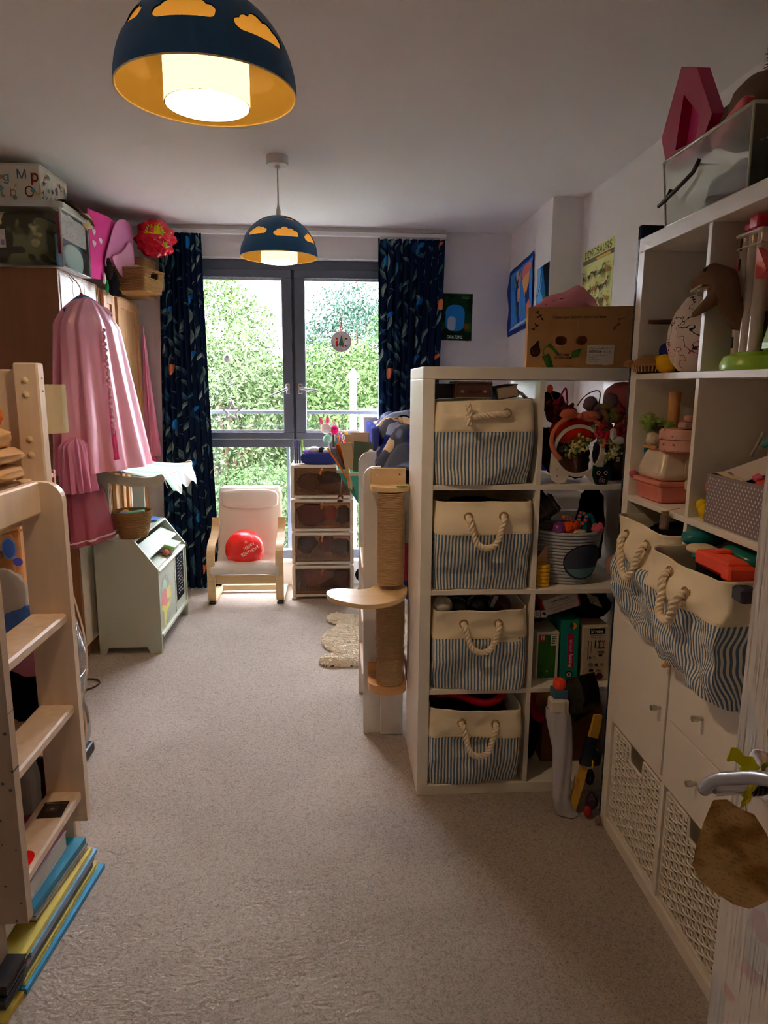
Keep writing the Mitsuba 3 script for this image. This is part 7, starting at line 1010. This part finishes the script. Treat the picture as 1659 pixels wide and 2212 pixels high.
part(lbd, 'ladder_side', stg(1.740, 1.765), PM); part(lbd, 'ladder_side', stg(1.376, 1.401), M('pine_worn', proc(lambda p, n, uv: mix(mix(S(196, 172, 146), S(176, 150, 124), noise(p.x*60, p.y*60, p.z*8)), S(84, 92, 84), smoothstep(.86, .90, noise(p.x*70+3, 1., p.z*70))) ), .45))
for z in (.826, .576, .326): part(lbd, 'rung', bx(-.790, -.700, 1.4015, 1.7395, z-.026, z, .005), PM)
part(lbd, 'side_rail', bx(-.766, -.742, 1.4015, 1.7395, 1.086, 1.166, .004), PM); part(lbd, 'bed_rail', bx(-.829, -.800, .05, 1.84, 1.05, 1.16, .004), PM); part(lbd, 'headboard', bx(-1.85, -.830, 1.862, 1.880, 1.165, 1.440, .004), PM); part(lbd, 'slat_base', bx(-1.85, -.830, .05, 1.86, 1.05, 1.075), PM); part(lbd, 'post', bx(-.829, -.767, .0, .04, .0005, 1.30, .004), PM)
rail_p = fr((-.7418, 1.70, 1.095), (0, -1, 0), (0, 0, 1)); k = thing('sticker', 'worn brown and orange stickers on the pine bed rail', 'sticker', 'stickers on the bed rail'); decal(k, 'print', rail_p, [(ell(.010, .012, 14, .075, .035), (190, 120, 60)), (ell(.006, .008, 12, .088, .045), (170, 90, 40)), (ell(.005, .005, 10, .085, .015), (200, 130, 70))]); k = thing('sticker', 'dark smudged photo sticker on the pine bed rail', 'sticker', 'stickers on the bed rail'); decal(k, 'print', rail_p@rot('z', -12), [(sbox(.028, .018, .052, .044), (70, 50, 40)), (ell(.008, .010, 12, .030, .032), (110, 84, 64))])
part(lbd, 'mattress', rbx(-1.83, -.835, .06, 1.85, 1.076, 1.165, .02), 'cotton', 40)
fb = thing('folded_blanket', 'tan folded fleece blankets on the pine loft bed', 'blanket')
for i, (z, r) in enumerate(((1.190, .024), (1.232, .024))): part(fb, 'fold', blob((-.965, 1.68, z), (.195, .15, r), .06, 2.5, 3+i, 4, power=.7), D(206, 170, 132), True)
part(fb, 'top_fold', blob((-.975, 1.68, 1.275), (.185, .14, .040), .10, 2.5, 8, 4, power=.8), D(206, 164, 116), True); single('orange_toy', 'small orange toy on the tan blankets at the picture edge', 'toy', blob((-.835, 1.745, 1.325), (.016, .016, .024), .15, 3, 3), D(206, 110, 50), True)
k = thing('card_badge', 'small black card lying on the lowest ladder rung', 'card'); part(k, 'card', mv(bx(-.030, .030, -.034, .034, 0, .0015), M4=rot('z', 4), x=-.740, y=1.655, z=.3265), G(24, 22, 24, .3)); decal(k, 'print', fr((-.740, 1.655, .3285), (1, 0, 0), (0, 1, 0)), [(sbox(-.018, -.014, .014, .016), (54, 48, 40)), (ell(.006, .006, 14, -.002, 0), (110, 104, 90)), (sbox(-.026, .022, .024, .026), (96, 80, 70))])
k = thing('sticker', 'red oval sticker with white writing on the lowest ladder rung', 'sticker'); decal(k, 'print', fr((-.735, 1.455, .3262), (.1, 1, 0), (-1, .1, 0)), [(ell(.042, .026, 28), (206, 30, 30)), (LineString([(-.028+.004*i, .004*(1 if i % 2 else -1)+.0015*(i % 3)) for i in range(15)]).buffer(.0012), (226, 200, 196))])
# what stands behind and below it
cdw = thing('chest_of_drawers', 'orange pine chest of drawers under the loft bed', 'chest of drawers'); part(cdw, 'body', bx(-1.44, -.930, 2.02, 2.26, .0005, .985, .004), 'orange_pine'); part(cdw, 'top', bx(-1.45, -.920, 2.0, 2.27, .986, 1.006, .006), 'orange_pine')
for i, (z0, z1) in enumerate(((.04, .32), (.34, .62), (.64, .80), (.82, .975))):
    d = part(cdw, 'drawer', bx(-1.425, -.945, 2.004, 2.0195, z0, z1, .004), 'orange_pine')
    for x in ((-1.30, -.985)): part(d, 'knob', lathe([(0, 0), (.014, 0), (.010, .012), (.018, .026), (.016, .034), (0, .037)], 18).apply_transform(fr((x, 2.0035, (z0+z1)/2+.02), (1, 0, 0), (0, 0, 1))), 'brown_wood', 40)
k = thing('sticker', 'blue oval sticker on the pine drawer beside its knob', 'sticker'); decal(k, 'print', fr((-.955, 2.0036, .955), (1, 0, 0), (0, 0, 1)) , [(ell(.022, .034, 24, 0, -.02), (120, 160, 220)), (ell(.017, .028, 20, 0, -.02), (74, 110, 196)), (ell(.014, .012, 16, .022, -.06), (70, 80, 190))])
ls_ = thing('table_lamp', 'lamp with a plain cream drum shade behind the loft bed post', 'lamp'); part(ls_, 'shade', lathe([(.066, 1.258), (.066, 1.402), (.064, 1.402), (.064, 1.258)], 40, (-.893, 2.165, 0), close=True), D(222, 206, 170), True); part(ls_, 'stem', tube([[-.955, 2.165, 1.0065], [-.945, 2.165, 1.2], [-.893, 2.165, 1.30]], .008, 10), 'brass'); part(ls_, 'base', lathe([(0, 0), (.05, 0), (.048, .012), (.012, .02), (0, .02)], 28, (-.975, 2.165, 1.0065)), 'brass', 40)
rk = thing('wooden_rack', 'narrow reddish pine rack with shelves beside the chest of drawers', 'rack'); RM = M('red_pine', wood(S(146, 84, 50), S(176, 110, 70), 1., 2), .4)
for y in (2.70, 2.86): part(rk, 'side', bx(-1.285, -1.160, y, y+.02, .0005, 1.06, .002), RM)
for z in (.10, .30, .48, .66, .84, 1.03): part(rk, 'shelf', bx(-1.285, -1.160, 2.7205, 2.8595, z, z+.016, .002), RM)
part(rk, 'post', bx(-1.158, -1.137, 2.70, 2.722, .0005, 1.04, .002), 'oak_z')
single('white_cable', 'white electric cable running down beside the loft bed ladder', 'cable', tube(spline([[-.94, 2.2, 1.02], [-.94, 2.29, .93], [-.915, 2.31, .75], [-.885, 2.31, .60], [-.875, 2.31, .47], [-.905, 2.32, .32], [-.96, 2.33, .02]], 50), .0035, 6), D(216, 208, 190), True)
single('black_cable', 'thin dark cable looped on the carpet by the play stall', 'cable', tube(spline([[-1.36, 3.34, .006], [-1.28, 3.19, .005], [-1.20, 3.205, .006], [-1.15, 3.17, .005], [-1.165, 3.10, .006], [-1.22, 3.07, .005], [-1.36, 3.05, .006]], 50), .0036, 6), D(70, 56, 40), True)
fn = thing('desk_fan', 'chrome desk fan on the floor behind the loft bed ladder', 'fan'); fc_ = np.array([-.958, 2.43, .40]); FR = fr(fc_, (-.29, .95, 0), (0, 0, 1))
part(fn, 'grille', mv(C([tube([[r*math.cos(a), r*math.sin(a), .035*(1-(r/.165)**2)] for a in np.arange(40)*2*PI/40], .0014, 4, closed=True) for r in np.linspace(.03, .165, 13)] + [tube([[r*math.cos(a), r*math.sin(a), .036*(1-(r/.165)**2)] for r in np.linspace(.03, .165, 6)], .0012, 4) for a in np.arange(24)*2*PI/24]), M4=FR), 'chrome', True, kind='stuff'); part(fn, 'rim', mv(tube([[.167*math.cos(a), .167*math.sin(a), 0] for a in np.arange(48)*2*PI/48], .006, 8, closed=True), M4=FR), 'chrome', True)
for i in range(4): part(fn, 'blade', mv(mv(blob((.075, 0, -.02), (.055, .035, .004), .03, 2, 2, 3), M4=rot('z', 90*i+20)), M4=FR), G(120, 120, 126, .3), True)
part(fn, 'motor', mv(lathe([(0, -.11), (.04, -.105), (.05, -.06), (.045, -.035), (0, -.03)], 24), M4=FR), 'steel', 40); part(fn, 'stand', tube(spline([[-.985, 2.46, .28], [-.945, 2.44, .21], [-.938, 2.43, .14], [-.962, 2.44, .085], [-1.02, 2.46, .045]], 24), .012, 10), 'chrome', True); part(fn, 'base', rbx(-1.16, -.955, 2.36, 2.54, .0005, .045, .012), 'black', 40)
for i, (nm, c, r, col, lab, cat) in enumerate([('fleece_throw', (-.965, 1.955, .79), (.075, .030, .10), (206, 196, 180), 'cream curly fleece hanging under the loft bed', 'throw'), ('blue_cloth', (-.925, 1.955, .735), (.055, .035, .05), (70, 104, 166), 'crumpled blue cloth under the loft bed', 'cloth'), ('pink_plush', (-.87, 1.93, .630), (.075, .05, .05), (170, 104, 116), 'dusky pink plush between the ladder rungs', 'plush toy'), ('black_bag', (-.90, 1.945, .515), (.085, .05, .085), (10, 10, 12), 'black bag behind the middle ladder rungs', 'bag'), ('cream_plush', (-.89, 1.945, .40), (.075, .05, .045), (196, 160, 130), 'cream plush behind the second lowest rung', 'plush toy'), ('cream_cushion', (-.835, 1.965, .30), (.045, .035, .13), (186, 166, 132), 'cream cushion edge behind the lower rungs', 'cushion'), ('red_cloth', (-.865, 1.975, .36), (.035, .03, .05), (130, 20, 26), 'small red cloth behind the lower rungs', 'cloth'), ('grey_bag', (-.905, 1.85, .26), (.045, .035, .13), (120, 112, 104), 'grey bag below the loft bed beside the ladder', 'bag'), ('dark_suitcase', (-.90, 1.98, .17), (.10, .04, .12), (40, 28, 26), 'dark bag low under the loft bed', 'bag')]):
    single(nm, lab, cat, blob(c, r, .12, 3, 160+i, 4, power=.85), D(*col), True)
single('white_drawer_box', 'white plastic drawer box under the loft bed', 'box', rbx(-1.02, -.835, 1.935, 2.0, .60, .70, .008), G(206, 208, 214, .3), 40)
# books by the ladder, bottom up
ZB = lambda x, y, deg: rot('z', deg, [x, y, 0])
bks = [('large bright blue book at the bottom of the floor pile', -1.02, -.735, 1.43, 1.86, .001, .014, (52, 150, 200), -5), ('green edged yellow book second from the bottom of the floor pile', -1.03, -.742, 1.44, 1.85, .0145, .028, (206, 190, 80), -4), ('dark green annual in the floor pile', -1.04, -.748, 1.43, 1.83, .0285, .044, (40, 62, 58), -4), ('lilac covered magazine in the floor pile', -1.04, -.745, 1.46, 1.84, .0445, .054, (150, 130, 160), -4), ('pale blue annual under the yellow book of the floor pile', -1.03, -.742, 1.48, 1.86, .0545, .066, (110, 170, 206), -4), ('big yellow book lying on the floor pile', -1.05, -.748, 1.45, 1.845, .0665, .080, (222, 206, 96), -3.5), ('grey paged book under the teal one', -.96, -.762, 1.56, 1.84, .0805, .098, (120, 116, 110), -6), ('teal covered book on the yellow one', -.95, -.768, 1.56, 1.84, .0985, .116, (30, 130, 160), -6), ('white thick book under the ladder', -1.02, -.792, 1.44, 1.80, .1165, .166, (206, 206, 206), -3), ('pink covered book on top under the ladder', -1.03, -.796, 1.45, 1.80, .1665, .185, (150, 70, 86), -3), ('dark pink booklet topmost under the lowest rung', -1.04, -.815, 1.46, 1.82, .1855, .205, (124, 44, 56), -2)]
for n_, x0, x1, y0, y1, z0, z1, c, dg in bks: book(n_, x0, x1, y0, y1, z0, z1, c, spine='x1' if n_[0] in 'tbpld' and 'white' not in n_ else 'x0', M4=ZB(x1, y0, dg), group='books piled by the ladder')
k = thing('file_tray', 'grey storage box under the foot of the ladder', 'box'); part(k, 'box', bx(-1.0, -.775, 1.405, 1.445, .0805, .228, .003), D(180, 160, 140))
book('yellow annual lying nearest on the carpet at the picture corner', -1.00, -.742, 1.18, 1.425, .001, .014, (206, 172, 56), spine='x1', M4=ZB(-.742, 1.40, -7), group='books piled by the ladder'); 
for i, (z, y) in enumerate(((.083, 1.395), (.055, 1.385))): book(['black folder lying at the near end of the book pile', 'dark blue folder under the black one at the near end'][i], -1.0, -.732, y-.05, y+.04, z, z+.022, ((34, 32, 34), (24, 36, 52))[i], (70, 66, 64), spine='y0', M4=ZB(-.73, y, -3))
single('cloth_bag', 'pale blue and white cloth bag edge at the left picture edge', 'bag', blob((-.800, 1.33, .20), (.050, .05, .10), .08, 2.5, 9, 4), D(190, 196, 206), True)
